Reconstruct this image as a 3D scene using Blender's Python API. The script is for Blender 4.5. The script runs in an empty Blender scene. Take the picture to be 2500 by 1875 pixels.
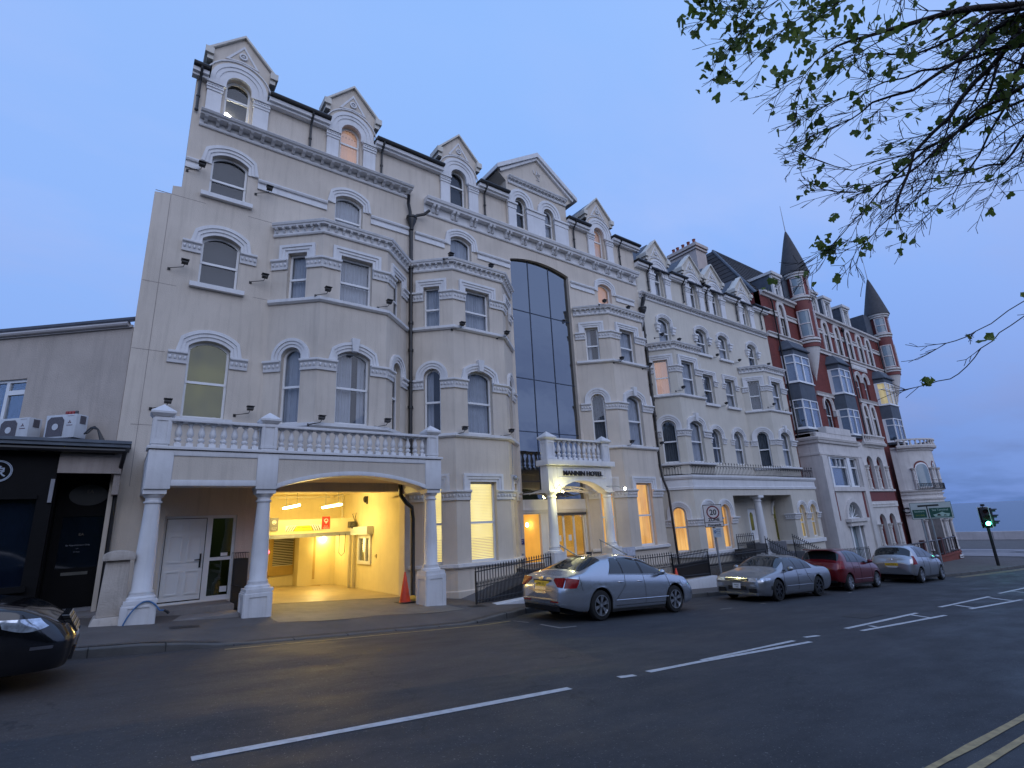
import bpy, bmesh, math, random
from mathutils import Vector, Matrix
from mathutils.geometry import tessellate_polygon
random.seed(7)
S = bpy.context.scene
COL = S.collection
R_ = math.radians

# ------------------------------------------------------------------ camera
cam_d = bpy.data.cameras.new('camera'); cam = bpy.data.objects.new('camera', cam_d); COL.objects.link(cam)
cam_d.sensor_width = 36; cam_d.lens = 1267 / 2500 * 36; cam_d.clip_start = .05; cam_d.clip_end = 30000
_h, _p, _r = R_(37.1), R_(15.2), R_(2.84)
F = Vector((math.sin(_h) * math.cos(_p), math.cos(_h) * math.cos(_p), math.sin(_p)))
R0 = Vector((math.cos(_h), -math.sin(_h), 0)); U0 = R0.cross(F)
RR = R0 * math.cos(_r) - U0 * math.sin(_r); UU = U0 * math.cos(_r) + R0 * math.sin(_r)
cam.matrix_world = Matrix(((RR.x, UU.x, -F.x, 0), (RR.y, UU.y, -F.y, 0), (RR.z, UU.z, -F.z, 0), (0, 0, 0, 1)))
S.camera = cam

# ------------------------------------------------------------------ sky, dusk light, exposure
W = bpy.data.worlds.new('World'); S.world = W; W.use_nodes = True
def build_world():
    nt = W.node_tree; N = nt.nodes; L = nt.links; N.clear()
    out = N.new('ShaderNodeOutputWorld'); bg = N.new('ShaderNodeBackground')
    tc = N.new('ShaderNodeTexCoord'); nm = N.new('ShaderNodeVectorMath'); nm.operation = 'NORMALIZE'
    L.new(tc.outputs['Generated'], nm.inputs[0])
    sp = N.new('ShaderNodeSeparateXYZ'); L.new(nm.outputs[0], sp.inputs[0])
    cr = N.new('ShaderNodeValToRGB'); e = cr.color_ramp.elements
    e[0].position = 0.0; e[0].color = (.070, .165, .50, 1)
    e[1].position = 1.0; e[1].color = (.26, .49, .98, 1)
    for p, c in ((.05, (.10, .22, .60, 1)), (.22, (.18, .34, .80, 1)), (.45, (.245, .46, .98, 1)), (.75, (.28, .52, 1.02, 1))):
        k = cr.color_ramp.elements.new(p); k.color = c
    L.new(sp.outputs['Z'], cr.inputs[0])
    # evening glow on the side of the sky behind the camera
    gl = N.new('ShaderNodeMath'); gl.operation = 'MULTIPLY_ADD'; gl.inputs[1].default_value = -.62; gl.inputs[2].default_value = .28; gl.use_clamp = True
    L.new(sp.outputs['Y'], gl.inputs[0])
    gm = N.new('ShaderNodeMixRGB'); L.new(gl.outputs[0], gm.inputs[0]); L.new(cr.outputs[0], gm.inputs[1]); gm.inputs[2].default_value = (.56, .68, 1.08, 1)
    wl = N.new('ShaderNodeMath'); wl.operation = 'MULTIPLY_ADD'; wl.inputs[1].default_value = -.85; wl.inputs[2].default_value = -.08; wl.use_clamp = True; L.new(sp.outputs['X'], wl.inputs[0])
    wn = N.new('ShaderNodeMath'); wn.operation = 'MULTIPLY_ADD'; wn.inputs[1].default_value = -.9; wn.inputs[2].default_value = 1.; wn.use_clamp = True; L.new(sp.outputs['X'], wn.inputs[0])
    w2 = N.new('ShaderNodeMath'); w2.operation = 'MULTIPLY'; w2.inputs[1].default_value = .62; L.new(wn.outputs[0], w2.inputs[0])
    g2 = N.new('ShaderNodeMixRGB'); L.new(w2.outputs[0], g2.inputs[0]); L.new(gm.outputs[0], g2.inputs[1]); g2.inputs[2].default_value = (.31, .50, .96, 1); gm = g2
    # thin cloud sheets: project the direction on a flat layer
    dv = N.new('ShaderNodeMath'); dv.operation = 'ADD'; dv.inputs[1].default_value = .12; L.new(sp.outputs['Z'], dv.inputs[0])
    mx = N.new('ShaderNodeMath'); mx.operation = 'MAXIMUM'; mx.inputs[1].default_value = .06; L.new(dv.outputs[0], mx.inputs[0])
    sc = N.new('ShaderNodeVectorMath'); sc.operation = 'DIVIDE'
    cb = N.new('ShaderNodeCombineXYZ')
    for i in range(3): L.new(mx.outputs[0], cb.inputs[i])
    L.new(nm.outputs[0], sc.inputs[0]); L.new(cb.outputs[0], sc.inputs[1])
    mp = N.new('ShaderNodeMapping'); mp.inputs['Scale'].default_value = (.55, .9, .0); mp.inputs['Location'].default_value = (.3, 1.7, 0)
    L.new(sc.outputs[0], mp.inputs[0])
    no = N.new('ShaderNodeTexNoise'); no.inputs['Scale'].default_value = 1.5; no.inputs['Detail'].default_value = 7; no.inputs['Roughness'].default_value = .55
    L.new(mp.outputs[0], no.inputs['Vector'])
    rp = N.new('ShaderNodeValToRGB'); rp.color_ramp.elements[0].position = .44; rp.color_ramp.elements[1].position = .64; L.new(no.outputs['Fac'], rp.inputs[0])
    ec = N.new('ShaderNodeValToRGB'); q = ec.color_ramp.elements; q[0].position = 0; q[0].color = (.9, .9, .9, 1); q[1].position = .8; q[1].color = (.2, .2, .2, 1)
    k = ec.color_ramp.elements.new(.33); k.color = (.85, .85, .85, 1)
    L.new(sp.outputs['Z'], ec.inputs[0])
    mu = N.new('ShaderNodeMixRGB'); mu.blend_type = 'MULTIPLY'; mu.inputs[0].default_value = 1; L.new(rp.outputs[0], mu.inputs[1]); L.new(ec.outputs[0], mu.inputs[2])
    # cloud colour: paler high, greyer low
    cc = N.new('ShaderNodeValToRGB'); q = cc.color_ramp.elements; q[0].position = .0; q[0].color = (.10, .19, .45, 1); q[1].position = .5; q[1].color = (.40, .54, .96, 1)
    k = cc.color_ramp.elements.new(.14); k.color = (.24, .35, .72, 1); L.new(sp.outputs['Z'], cc.inputs[0])
    cm = N.new('ShaderNodeMixRGB'); L.new(mu.outputs[0], cm.inputs[0]); L.new(gm.outputs[0], cm.inputs[1]); L.new(cc.outputs[0], cm.inputs[2])
    L.new(cm.outputs[0], bg.inputs[0]); bg.inputs[1].default_value = 1.0
    L.new(bg.outputs[0], out.inputs[0])
build_world()
sun_d = bpy.data.lights.new('dusk_glow', 'SUN'); sun_d.energy = .86; sun_d.angle = R_(70); sun_d.color = (.96, .95, 1)
sun = bpy.data.objects.new('dusk_glow', sun_d); COL.objects.link(sun)
sun.rotation_euler = Vector((.22, .88, -.42)).to_track_quat('-Z', 'Y').to_euler()
S.view_settings.view_transform = 'Standard'; S.view_settings.look = 'None'; S.view_settings.exposure = 0; S.view_settings.gamma = 1
S.cycles.max_bounces = 6; S.cycles.transparent_max_bounces = 12; S.cycles.glossy_bounces = 3; S.cycles.diffuse_bounces = 3
S.cycles.sample_clamp_indirect = 4; S.cycles.use_denoising = True; S.cycles.caustics_reflective = False; S.cycles.caustics_refractive = False

# ------------------------------------------------------------------ materials
MATS = {}
def mat(name, col=(.5, .5, .5), rough=.7, var=.12, scale=2.5, bump=0., bscale=60, metal=0., spec=.5, emit=None, es=1., streak=0., coat=0., stain=None, sflip=False):
    if name in MATS: return MATS[name]
    m = bpy.data.materials.new(name); m.use_nodes = True; nt = m.node_tree; N = nt.nodes; L = nt.links
    b = N['Principled BSDF']; MATS[name] = m
    b.inputs['Roughness'].default_value = rough; b.inputs['Metallic'].default_value = metal
    b.inputs['Specular IOR Level'].default_value = spec; b.inputs['Coat Weight'].default_value = coat; b.inputs['Coat Roughness'].default_value = .06
    tc = N.new('ShaderNodeTexCoord')
    no = N.new('ShaderNodeTexNoise'); no.inputs['Scale'].default_value = scale; no.inputs['Detail'].default_value = 6; no.inputs['Roughness'].default_value = .6
    L.new(tc.outputs['Object'], no.inputs['Vector'])
    mr = N.new('ShaderNodeMapRange'); mr.inputs['To Min'].default_value = 1 - var * 1.6; mr.inputs['To Max'].default_value = 1 + var * 1.6
    mr.inputs['From Min'].default_value = .2; mr.inputs['From Max'].default_value = .8
    L.new(no.outputs['Fac'], mr.inputs['Value'])
    mx = N.new('ShaderNodeMixRGB'); mx.blend_type = 'MULTIPLY'; mx.inputs[0].default_value = 1; mx.inputs[1].default_value = (*col, 1)
    L.new(mr.outputs[0], mx.inputs[2]); last = mx.outputs[0]
    if streak:   # rain-washed dirt: noise stretched downwards
        mp = N.new('ShaderNodeMapping'); mp.inputs['Scale'].default_value = (5, 5, .35); L.new(tc.outputs['Object'], mp.inputs[0])
        n2 = N.new('ShaderNodeTexNoise'); n2.inputs['Scale'].default_value = 1.6; n2.inputs['Detail'].default_value = 8; n2.inputs['Roughness'].default_value = .65; L.new(mp.outputs[0], n2.inputs['Vector'])
        r2 = N.new('ShaderNodeMapRange'); r2.inputs['From Min'].default_value = .5; r2.inputs['From Max'].default_value = .78; r2.inputs['To Max'].default_value = streak; L.new(n2.outputs['Fac'], r2.inputs['Value'])
        m2 = N.new('ShaderNodeMixRGB'); L.new(r2.outputs[0], m2.inputs[0]); L.new(last, m2.inputs[1]); m2.inputs[2].default_value = (*(stain or (col[0] * .45, col[1] * .43, col[2] * .42)), 1); last = m2.outputs[0]
    L.new(last, b.inputs['Base Color'])
    if bump:
        nb = N.new('ShaderNodeTexNoise'); nb.inputs['Scale'].default_value = bscale; nb.inputs['Detail'].default_value = 4; L.new(tc.outputs['Object'], nb.inputs['Vector'])
        bp = N.new('ShaderNodeBump'); bp.inputs['Strength'].default_value = bump; bp.inputs['Distance'].default_value = .02; L.new(nb.outputs['Fac'], bp.inputs['Height']); L.new(bp.outputs[0], b.inputs['Normal'])
    if emit:
        b.inputs['Emission Color'].default_value = (*emit, 1); b.inputs['Emission Strength'].default_value = es
    return m
def glass_mat(name, tint=(1, 1, 1), refl=.5, base=.12, rough=.015):
    m = bpy.data.materials.new(name); m.use_nodes = True; nt = m.node_tree; N = nt.nodes; L = nt.links; N.clear(); MATS[name] = m
    out = N.new('ShaderNodeOutputMaterial'); g = N.new('ShaderNodeBsdfGlossy'); g.inputs['Roughness'].default_value = rough; g.inputs['Color'].default_value = (.92, .95, 1, 1)
    t = N.new('ShaderNodeBsdfTransparent'); t.inputs['Color'].default_value = (*tint, 1)
    lw = N.new('ShaderNodeLayerWeight'); lw.inputs['Blend'].default_value = .35
    ma = N.new('ShaderNodeMath'); ma.operation = 'MULTIPLY_ADD'; ma.inputs[1].default_value = refl; ma.inputs[2].default_value = base; ma.use_clamp = True
    L.new(lw.outputs['Fresnel'], ma.inputs[0])
    tc = N.new('ShaderNodeTexCoord'); no = N.new('ShaderNodeTexNoise'); no.inputs['Scale'].default_value = 1.3; L.new(tc.outputs['Object'], no.inputs['Vector'])
    bp = N.new('ShaderNodeBump'); bp.inputs['Strength'].default_value = .25; bp.inputs['Distance'].default_value = .03; L.new(no.outputs['Fac'], bp.inputs['Height']); L.new(bp.outputs[0], g.inputs['Normal'])
    mx = N.new('ShaderNodeMixShader'); L.new(ma.outputs[0], mx.inputs[0]); L.new(t.outputs[0], mx.inputs[1]); L.new(g.outputs[0], mx.inputs[2]); L.new(mx.outputs[0], out.inputs[0])
    return m
def lit_mat(name, c1, c2, s, sx=9., horiz=False):
    """surface given its own emission in place of lamplight; glow colour varies in folds"""
    m = bpy.data.materials.new(name); m.use_nodes = True; nt = m.node_tree; N = nt.nodes; L = nt.links; MATS[name] = m
    b = N['Principled BSDF']; b.inputs['Base Color'].default_value = (*c2, 1); b.inputs['Roughness'].default_value = .8
    tc = N.new('ShaderNodeTexCoord'); mp = N.new('ShaderNodeMapping'); mp.inputs['Scale'].default_value = (sx, sx, .25) if not horiz else (.6, .6, sx); L.new(tc.outputs['Object'], mp.inputs[0])
    no = N.new('ShaderNodeTexNoise'); no.inputs['Scale'].default_value = 1.; no.inputs['Detail'].default_value = 5; L.new(mp.outputs[0], no.inputs['Vector'])
    n2 = N.new('ShaderNodeTexNoise'); n2.inputs['Scale'].default_value = 1.1; n2.inputs['Detail'].default_value = 2; L.new(tc.outputs['Object'], n2.inputs['Vector'])
    cr = N.new('ShaderNodeValToRGB'); cr.color_ramp.elements[0].position = .36; cr.color_ramp.elements[0].color = (*c2, 1); cr.color_ramp.elements[1].position = .66; cr.color_ramp.elements[1].color = (*c1, 1)
    ad = N.new('ShaderNodeMath'); ad.operation = 'MULTIPLY_ADD'; ad.inputs[1].default_value = .5; L.new(no.outputs['Fac'], ad.inputs[0])
    a2 = N.new('ShaderNodeMath'); a2.operation = 'MULTIPLY'; a2.inputs[1].default_value = .5; L.new(n2.outputs['Fac'], a2.inputs[0]); L.new(a2.outputs[0], ad.inputs[2])
    L.new(ad.outputs[0], cr.inputs[0]); L.new(cr.outputs[0], b.inputs['Emission Color']); b.inputs['Emission Strength'].default_value = s
    return m
def brick_mat(name, c1, c2, mortar, scale=1., bw=.225, bh=.075):
    m = bpy.data.materials.new(name); m.use_nodes = True; nt = m.node_tree; N = nt.nodes; L = nt.links; MATS[name] = m
    b = N['Principled BSDF']; b.inputs['Roughness'].default_value = .85
    tc = N.new('ShaderNodeTexCoord'); mp = N.new('ShaderNodeMapping'); mp.inputs['Rotation'].default_value = (R_(90), 0, 0); L.new(tc.outputs['Object'], mp.inputs[0])
    br = N.new('ShaderNodeTexBrick'); br.inputs['Scale'].default_value = scale; br.inputs['Brick Width'].default_value = bw; br.inputs['Row Height'].default_value = bh; br.inputs['Mortar Size'].default_value = .006
    br.inputs['Color1'].default_value = (*c1, 1); br.inputs['Color2'].default_value = (*c2, 1); br.inputs['Mortar'].default_value = (*mortar, 1); L.new(mp.outputs[0], br.inputs['Vector'])
    no = N.new('ShaderNodeTexNoise'); no.inputs['Scale'].default_value = .8; no.inputs['Detail'].default_value = 6; L.new(tc.outputs['Object'], no.inputs['Vector'])
    mr = N.new('ShaderNodeMapRange'); mr.inputs['To Min'].default_value = .65; mr.inputs['To Max'].default_value = 1.35; L.new(no.outputs['Fac'], mr.inputs['Value'])
    mx = N.new('ShaderNodeMixRGB'); mx.blend_type = 'MULTIPLY'; mx.inputs[0].default_value = 1; L.new(br.outputs['Color'], mx.inputs[1]); L.new(mr.outputs[0], mx.inputs[2]); L.new(mx.outputs[0], b.inputs['Base Color'])
    bp = N.new('ShaderNodeBump'); bp.inputs['Strength'].default_value = .3; bp.inputs['Distance'].default_value = .01; L.new(br.outputs['Fac'], bp.inputs['Height']); bp.invert = True; L.new(bp.outputs[0], b.inputs['Normal'])
    return m

CREAM = mat('cream_render', (.64, .565, .48), .85, .09, .8, .35, 45, streak=.32, spec=.2)
CREAM2 = mat('pale_render', (.62, .575, .50), .85, .06, .9, .3, 45, streak=.22, spec=.2)
WHITE = mat('white_paint', (.71, .70, .70), .5, .07, 2., .12, 25, streak=.28, spec=.35)
DIRTW = mat('weathered_white', (.66, .64, .62), .6, .12, 2.2, .3, 25, streak=.4, spec=.3)
UPVC = mat('white_frame', (.78, .78, .78), .3, .03, 2.)
GREYR = mat('grey_render', (.36, .31, .28), .9, .16, 1.2, .4, 40, streak=.4, spec=.2)
BLACK = mat('black_iron', (.012, .012, .014), .4, .2, 8.)
PIPE = mat('black_pipe', (.014, .013, .014), .35, .2, 8.)
BLKP = mat('black_shop_paint', (.005, .005, .006), .6, .2, 3., spec=.15)
SLATE = mat('slate', (.085, .090, .11), .6, .25, 4., .3, 18, streak=.3)
SLATEH = mat('hung_slate', (.07, .085, .11), .65, .2, 3., .3, 14, streak=.4, stain=(.13, .13, .14))
CHAR = mat('dark_tile', (.05, .048, .052), .75, .2, 5., .3, 20)
CONC = mat('concrete', (.22, .20, .19), .9, .16, 3., .4, 40, streak=.3)
CONCL = mat('sea_concrete', (.56, .49, .46), .9, .12, .8, .3, 10, streak=.3)
LEAD = mat('lead_flat', (.10, .12, .15), .6, .2, 3.)
BRICK = brick_mat('red_brick', (.19, .036, .028), (.14, .026, .021), (.15, .05, .042))
BRICKW = brick_mat('red_brick_low', (.22, .042, .024), (.16, .030, .020), (.16, .08, .06))
REDP = mat('red_paint', (.175, .036, .030), .6, .1, 3., streak=.2)
GARG = mat('garage_plaster', (.76, .66, .40), .85, .06, 1.1, .3, 30, streak=.16, spec=.2)
GARF = mat('garage_floor', (.34, .27, .16), .42, .22, 1.4, .2, 8, streak=.2)
TUBE = mat('lamp_tube', (1, .9, .6), .4, 0, 1., emit=(1, .80, .36), es=34)
WARM = mat('warm_bulb', (1, .8, .5), .4, 0, 1., emit=(1, .80, .42), es=60)
WHITEL = mat('white_bulb', (1, 1, .9), .4, 0, 1., emit=(1, .93, .72), es=60)
GREENL = mat('green_signal', (.1, .9, .5), .4, 0, 1., emit=(.10, 1., .55), es=25)
REDL = mat('red_signal', (.9, .1, .1), .4, 0, 1., emit=(1, .06, .08), es=9)
DARKR = mat('dark_room', (.02, .02, .022), .9, .1, 1.)
GLASS = glass_mat('window_glass', (.84, .88, .92), .36, .04)
TINTG = glass_mat('tinted_glass', (.12, .16, .17), .36, .24, .03); CLEARG = glass_mat('clear_glass', (.95, .95, .92), .3, .02)
DARKG = glass_mat('dark_glass', (.25, .3, .28), .5, .05)
NET = mat('net_curtain', (.50, .50, .53), .9, .1, 3.)
NETD = mat('dark_curtain', (.16, .17, .19), .9, .2, 3.)
ROOM = mat('dim_room', (.055, .055, .06), .9, .3, 1.5)
LITC = lit_mat('lit_curtain', (1, .60, .20), (.50, .22, .055), .95, 11.)
LITO = lit_mat('lit_office', (1, .86, .42), (.80, .62, .22), 1.15, 2.)
LITH = lit_mat('lit_hall', (.70, .38, .07), (.40, .21, .04), 1., 1.5)
LITG = lit_mat('olive_glow', (.10, .10, .02), (.01, .012, .006), .8, 1.2)  # olive tone of dark panes painted in as faint emission, no lamp behind
LITY = lit_mat('lit_pale', (.9, .68, .25), (.40, .28, .10), .8, 3.)
LITD = lit_mat('lit_dim', (.50, .27, .15), (.30, .22, .22), .8, 3.)
CHROME = mat('chrome', (.75, .75, .77), .14, .02, 2., metal=1.)
STEEL = mat('galvanised', (.30, .32, .35), .45, .15, 6., metal=.5)
ORANGE = mat('cone_orange', (.62, .045, .012), .5, .15, 6., streak=.2)
BLUEP = mat('blue_pipe', (.05, .14, .30), .5, .1, 4.)

# ------------------------------------------------------------------ mesh helpers
class MB:
    def __init__(s): s.v = []; s.f = []
    def add(s, vs, fs):
        n = len(s.v); s.v.extend([tuple(p) for p in vs]); s.f.extend([tuple(i + n for i in f) for f in fs]); return s
    def box(s, x0, y0, z0, x1, y1, z1):
        return s.add([(x0, y0, z0), (x1, y0, z0), (x1, y1, z0), (x0, y1, z0), (x0, y0, z1), (x1, y0, z1), (x1, y1, z1), (x0, y1, z1)],
                     [(0, 3, 2, 1), (4, 5, 6, 7), (0, 1, 5, 4), (1, 2, 6, 5), (2, 3, 7, 6), (3, 0, 4, 7)])
    def fbox(s, fr, u0, u1, v0, v1, n0, n1):   # box in a wall frame
        c = [fr.p(u, v, n) for n in (n1, n0) for (u, v) in ((u0, v0), (u1, v0), (u1, v1), (u0, v1))]
        return s.add(c, [(0, 1, 2, 3), (5, 4, 7, 6), (1, 5, 6, 2), (4, 0, 3, 7), (3, 2, 6, 7), (4, 5, 1, 0)])
    def hexa(s, a, b):   # two quads (bottom loop a, top loop b) joined
        n = len(a); return s.add(list(a) + list(b), [tuple(range(n))[::-1], tuple(range(n, 2 * n))] + [(i, (i + 1) % n, n + (i + 1) % n, n + i) for i in range(n)])
    def tube(s, path, r, k=8, cap=True):
        path = [Vector(p) for p in path]; rs = r if isinstance(r, (list, tuple)) else [r] * len(path); base = len(s.v)
        up = None
        for i, p in enumerate(path):
            t = (path[min(i + 1, len(path) - 1)] - path[max(i - 1, 0)]).normalized()
            if up is None: up = Vector((0, 0, 1)) if abs(t.z) < .9 else Vector((1, 0, 0))
            a = t.cross(up).normalized(); b = a.cross(t).normalized(); up = b
            for j in range(k):
                q = 2 * math.pi * j / k; s.v.append(tuple(p + a * (rs[i] * math.cos(q)) + b * (rs[i] * math.sin(q))))
        for i in range(len(path) - 1):
            for j in range(k):
                s.f.append((base + i * k + j, base + i * k + (j + 1) % k, base + (i + 1) * k + (j + 1) % k, base + (i + 1) * k + j))
        if cap: s.f.append(tuple(base + j for j in range(k))[::-1]); s.f.append(tuple(base + (len(path) - 1) * k + j for j in range(k)))
        return s
    def lathe(s, cx, cy, prof, k=20, a0=0., a1=2 * math.pi):   # prof [(r, z)] bottom to top
        full = abs(a1 - a0 - 2 * math.pi) < 1e-6; m = k if full else k + 1; base = len(s.v)
        for r, z in prof:
            for j in range(m):
                q = a0 + (a1 - a0) * j / k; s.v.append((cx + r * math.cos(q), cy + r * math.sin(q), z))
        for i in range(len(prof) - 1):
            for j in range(k):
                j2 = (j + 1) % m; s.f.append((base + i * m + j, base + i * m + j2, base + (i + 1) * m + j2, base + (i + 1) * m + j))
        if full:
            s.f.append(tuple(base + j for j in range(m))[::-1]); s.f.append(tuple(base + (len(prof) - 1) * m + j for j in range(m)))
        return s
    def plate(s, fr, outer, holes=(), d=.2, n=0., back=False):   # flat wall piece with openings; reveals d deep behind the face n
        loops = [list(outer)] + [list(h) for h in holes]
        flat = [p for l in loops for p in l]
        tris = tessellate_polygon([[Vector((u, v, 0)) for u, v in l] for l in loops])
        base = len(s.v); N = len(flat)
        s.v.extend([tuple(fr.p(u, v, n)) for u, v in flat]); s.v.extend([tuple(fr.p(u, v, n - d)) for u, v in flat])
        for t in tris:
            a, b, c = [Vector(flat[i]) for i in t]
            if (b - a).cross(c - a) < 0: t = (t[0], t[2], t[1])
            s.f.append(tuple(base + i for i in t))
            if back: s.f.append(tuple(base + N + i for i in t[::-1]))
        k = 0
        for li, l in enumerate(loops):
            m = len(l); area = sum(l[i][0] * l[(i + 1) % m][1] - l[(i + 1) % m][0] * l[i][1] for i in range(m))
            for i in range(m):
                a = base + k + i; b = base + k + (i + 1) % m
                q = (b, a, a + N, b + N)
                if (area > 0) == (li > 0): q = q[::-1]
                s.f.append(q)
            k += m
        return s
    def strip(s, fr, A, B, n1, n0):   # ribbon between two equally long curves (inner A, outer B), raised from n0 to n1
        m = len(A); base = len(s.v)
        for (u, v) in A: s.v.append(tuple(fr.p(u, v, n1)))
        for (u, v) in B: s.v.append(tuple(fr.p(u, v, n1)))
        for (u, v) in A: s.v.append(tuple(fr.p(u, v, n0)))
        for (u, v) in B: s.v.append(tuple(fr.p(u, v, n0)))
        for i in range(m - 1):
            s.f += [(base + i, base + m + i, base + m + i + 1, base + i + 1), (base + m + i, base + 3 * m + i, base + 3 * m + i + 1, base + m + i + 1), (base + 2 * m + i, base + i, base + i + 1, base + 2 * m + i + 1)]
        for e in (0, m - 1): s.f.append((base + e, base + m + e, base + 3 * m + e, base + 2 * m + e))
        return s
    def sweep(s, path, prof, closed=False):   # path [(x,y)], prof [(out,z)]: moulding swept along walls with mitres
        P = [Vector(p) for p in path]; n = len(P); base = len(s.v); m = len(prof)
        for i in range(n):
            def nrm(a, b): d = (b - a).normalized(); return Vector((d.y, -d.x))
            if closed: n1 = nrm(P[i - 1], P[i]); n2 = nrm(P[i], P[(i + 1) % n])
            else: n1 = nrm(P[max(i - 1, 0)], P[max(i, 1)]); n2 = nrm(P[min(i, n - 2)], P[min(i + 1, n - 1)])
            b = (n1 + n2); b = b / max(b.length_squared / 2, .2)
            for (o, z) in prof: s.v.append((P[i].x + b.x * o, P[i].y + b.y * o, z))
        for i in range(n if closed else n - 1):
            i2 = (i + 1) % n
            for j in range(m - 1): s.f.append((base + i * m + j, base + i2 * m + j, base + i2 * m + j + 1, base + i * m + j + 1))
        if not closed: s.f.append(tuple(base + j for j in range(m))); s.f.append(tuple(base + (n - 1) * m + j for j in range(m))[::-1])
        return s
    def ball(s, c, r, k=8, h=5, sq=(1, 1, 1)):
        base = len(s.v)
        for i in range(h + 1):
            t = math.pi * i / h
            for j in range(k):
                q = 2 * math.pi * j / k; s.v.append((c[0] + r * sq[0] * math.sin(t) * math.cos(q), c[1] + r * sq[1] * math.sin(t) * math.sin(q), c[2] + r * sq[2] * math.cos(t)))
        for i in range(h):
            for j in range(k): s.f.append((base + i * k + j, base + (i + 1) * k + j, base + (i + 1) * k + (j + 1) % k, base + i * k + (j + 1) % k))
        return s
    def split(s):
        par = list(range(len(s.v)))
        def fd(i):
            while par[i] != i: par[i] = par[par[i]]; i = par[i]
            return i
        for f in s.f:
            r = fd(f[0])
            for i in f[1:]: par[fd(i)] = r
        isl = {}
        for i in range(len(s.v)): isl.setdefault(fd(i), []).append(i)
        bx = [(ids, [min(s.v[i][k] for i in ids) for k in range(3)], [max(s.v[i][k] for i in ids) for k in range(3)]) for ids in isl.values()]
        g = list(range(len(bx)))
        def fg(i):
            while g[i] != i: g[i] = g[g[i]]; i = g[i]
            return i
        sz = [max(h[k] - l[k] for k in range(3)) for _, l, h in bx]
        for i in range(len(bx)):
            for j in range(i):
                gap = math.sqrt(sum(max(0, bx[i][1][k] - bx[j][2][k], bx[j][1][k] - bx[i][2][k]) ** 2 for k in range(3)))
                if gap <= max(.02, .5 * max(sz[i], sz[j])): g[fg(i)] = fg(j)
        own = {}
        for i, (ids, _, _) in enumerate(bx):
            for v in ids: own[v] = fg(i)
        out = {}
        for f in s.f: out.setdefault(own[f[0]], []).append(f)
        res = []
        for fs in out.values():
            used = sorted({i for f in fs for i in f}); mp = {v: k for k, v in enumerate(used)}; b = MB(); b.v = [s.v[i] for i in used]; b.f = [tuple(mp[i] for i in f) for f in fs]; res.append(b)
        return res
    def build(s, name, m, parent=None, smooth=None, bevel=0):
        if name in ('moulding', 'fascia', 'gutter', 'trim', 'downpipe', 'handrail', 'render_joint', 'back_doorway', 'coping', 'stone_band', 'canopy_truss', 'foot', 'plinth', 'side_window', 'tail_light', 'head_light', 'window_trim', 'side_moulding', 'window_surround', 'door_handle', 'side_vent', 'fog_lamp') and parent is not None and len(s.v) < 9000:
            ps = s.split()
            if len(ps) > 1: return [b._build(name, m, parent, smooth, bevel) for b in ps][0]
        return s._build(name, m, parent, smooth, bevel)
    def _build(s, name, m, parent=None, smooth=None, bevel=0):
        o = Vector((0, 0, 0))
        if parent is not None and not parent.get('_local'): o = Vector(parent.get('_base', (0, 0, 0)))
        me = bpy.data.meshes.new(name); me.from_pydata([(a - o.x, b - o.y, c - o.z) for a, b, c in s.v], [], s.f)
        me.materials.append(m); me.update()
        if bevel:
            bm = bmesh.new(); bm.from_mesh(me); bmesh.ops.remove_doubles(bm, verts=bm.verts, dist=1e-4)
            bmesh.ops.bevel(bm, geom=[e for e in bm.edges if len(e.link_faces) == 2 and e.calc_face_angle(0) > .7], offset=bevel, segments=2, affect='EDGES', profile=.6); bm.to_mesh(me); bm.free(); smooth = smooth or 35
        if smooth:
            me.polygons.foreach_set('use_smooth', [True] * len(me.polygons)); me.set_sharp_from_angle(angle=R_(smooth))
        ob = bpy.data.objects.new(name, me); COL.objects.link(ob)
        if parent is not None:
            ob.parent = parent
            ob['_base'] = tuple(o)
            if parent.get('_local'): ob['_local'] = 1
        return ob
class Fr:
    def __init__(s, O, U):
        s.O = Vector((O[0], O[1], 0)); s.U = Vector((U[0], U[1], 0)).normalized(); s.N = Vector((s.U.y, -s.U.x, 0))
    def p(s, u, v, n=0.): return s.O + s.U * u + s.N * n + Vector((0, 0, v))
def empty(name, loc, label, cat, group=None, rz=0., local=False):
    o = bpy.data.objects.new(name, None); COL.objects.link(o); o.location = loc; o.rotation_euler = (0, 0, rz); o.empty_display_size = .2
    o['label'] = label; o['category'] = cat
    if group: o['group'] = group
    if local: o['_local'] = 1
    else: o['_base'] = tuple(loc)
    return o
def tag(o, label=None, cat=None, group=None, kind=None):
    if label: o['label'] = label
    if cat: o['category'] = cat
    if group: o['group'] = group
    if kind: o['kind'] = kind
    return o
def text_mesh(name, txt, size, m, parent, fn, depth=.01, align='CENTER', bold=0.):
    """lettering as a mesh; fn maps (x, y, z) of flat text to the world"""
    c = bpy.data.curves.new('t', 'FONT'); c.body = txt; c.size = size; c.extrude = depth; c.align_x = align; c.offset = bold; c.resolution_u = 3
    ob = bpy.data.objects.new('t', c); COL.objects.link(ob); dg = bpy.context.evaluated_depsgraph_get()
    me = bpy.data.meshes.new_from_object(ob.evaluated_get(dg)); bpy.data.objects.remove(ob); bpy.data.curves.remove(c)
    b = MB(); b.v = [tuple(fn(*v.co)) for v in me.vertices]; b.f = [tuple(p.vertices) for p in me.polygons]
    bpy.data.meshes.remove(me); return b.build(name, m, parent)
def frtext(name, txt, size, m, parent, fr, u, v, n, depth=.006, align='CENTER', bold=0., sx=1.):
    return text_mesh(name, txt, size, m, parent, lambda x, y, z: fr.p(u + x * sx, v + y, n + z), depth, align, bold)
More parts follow.
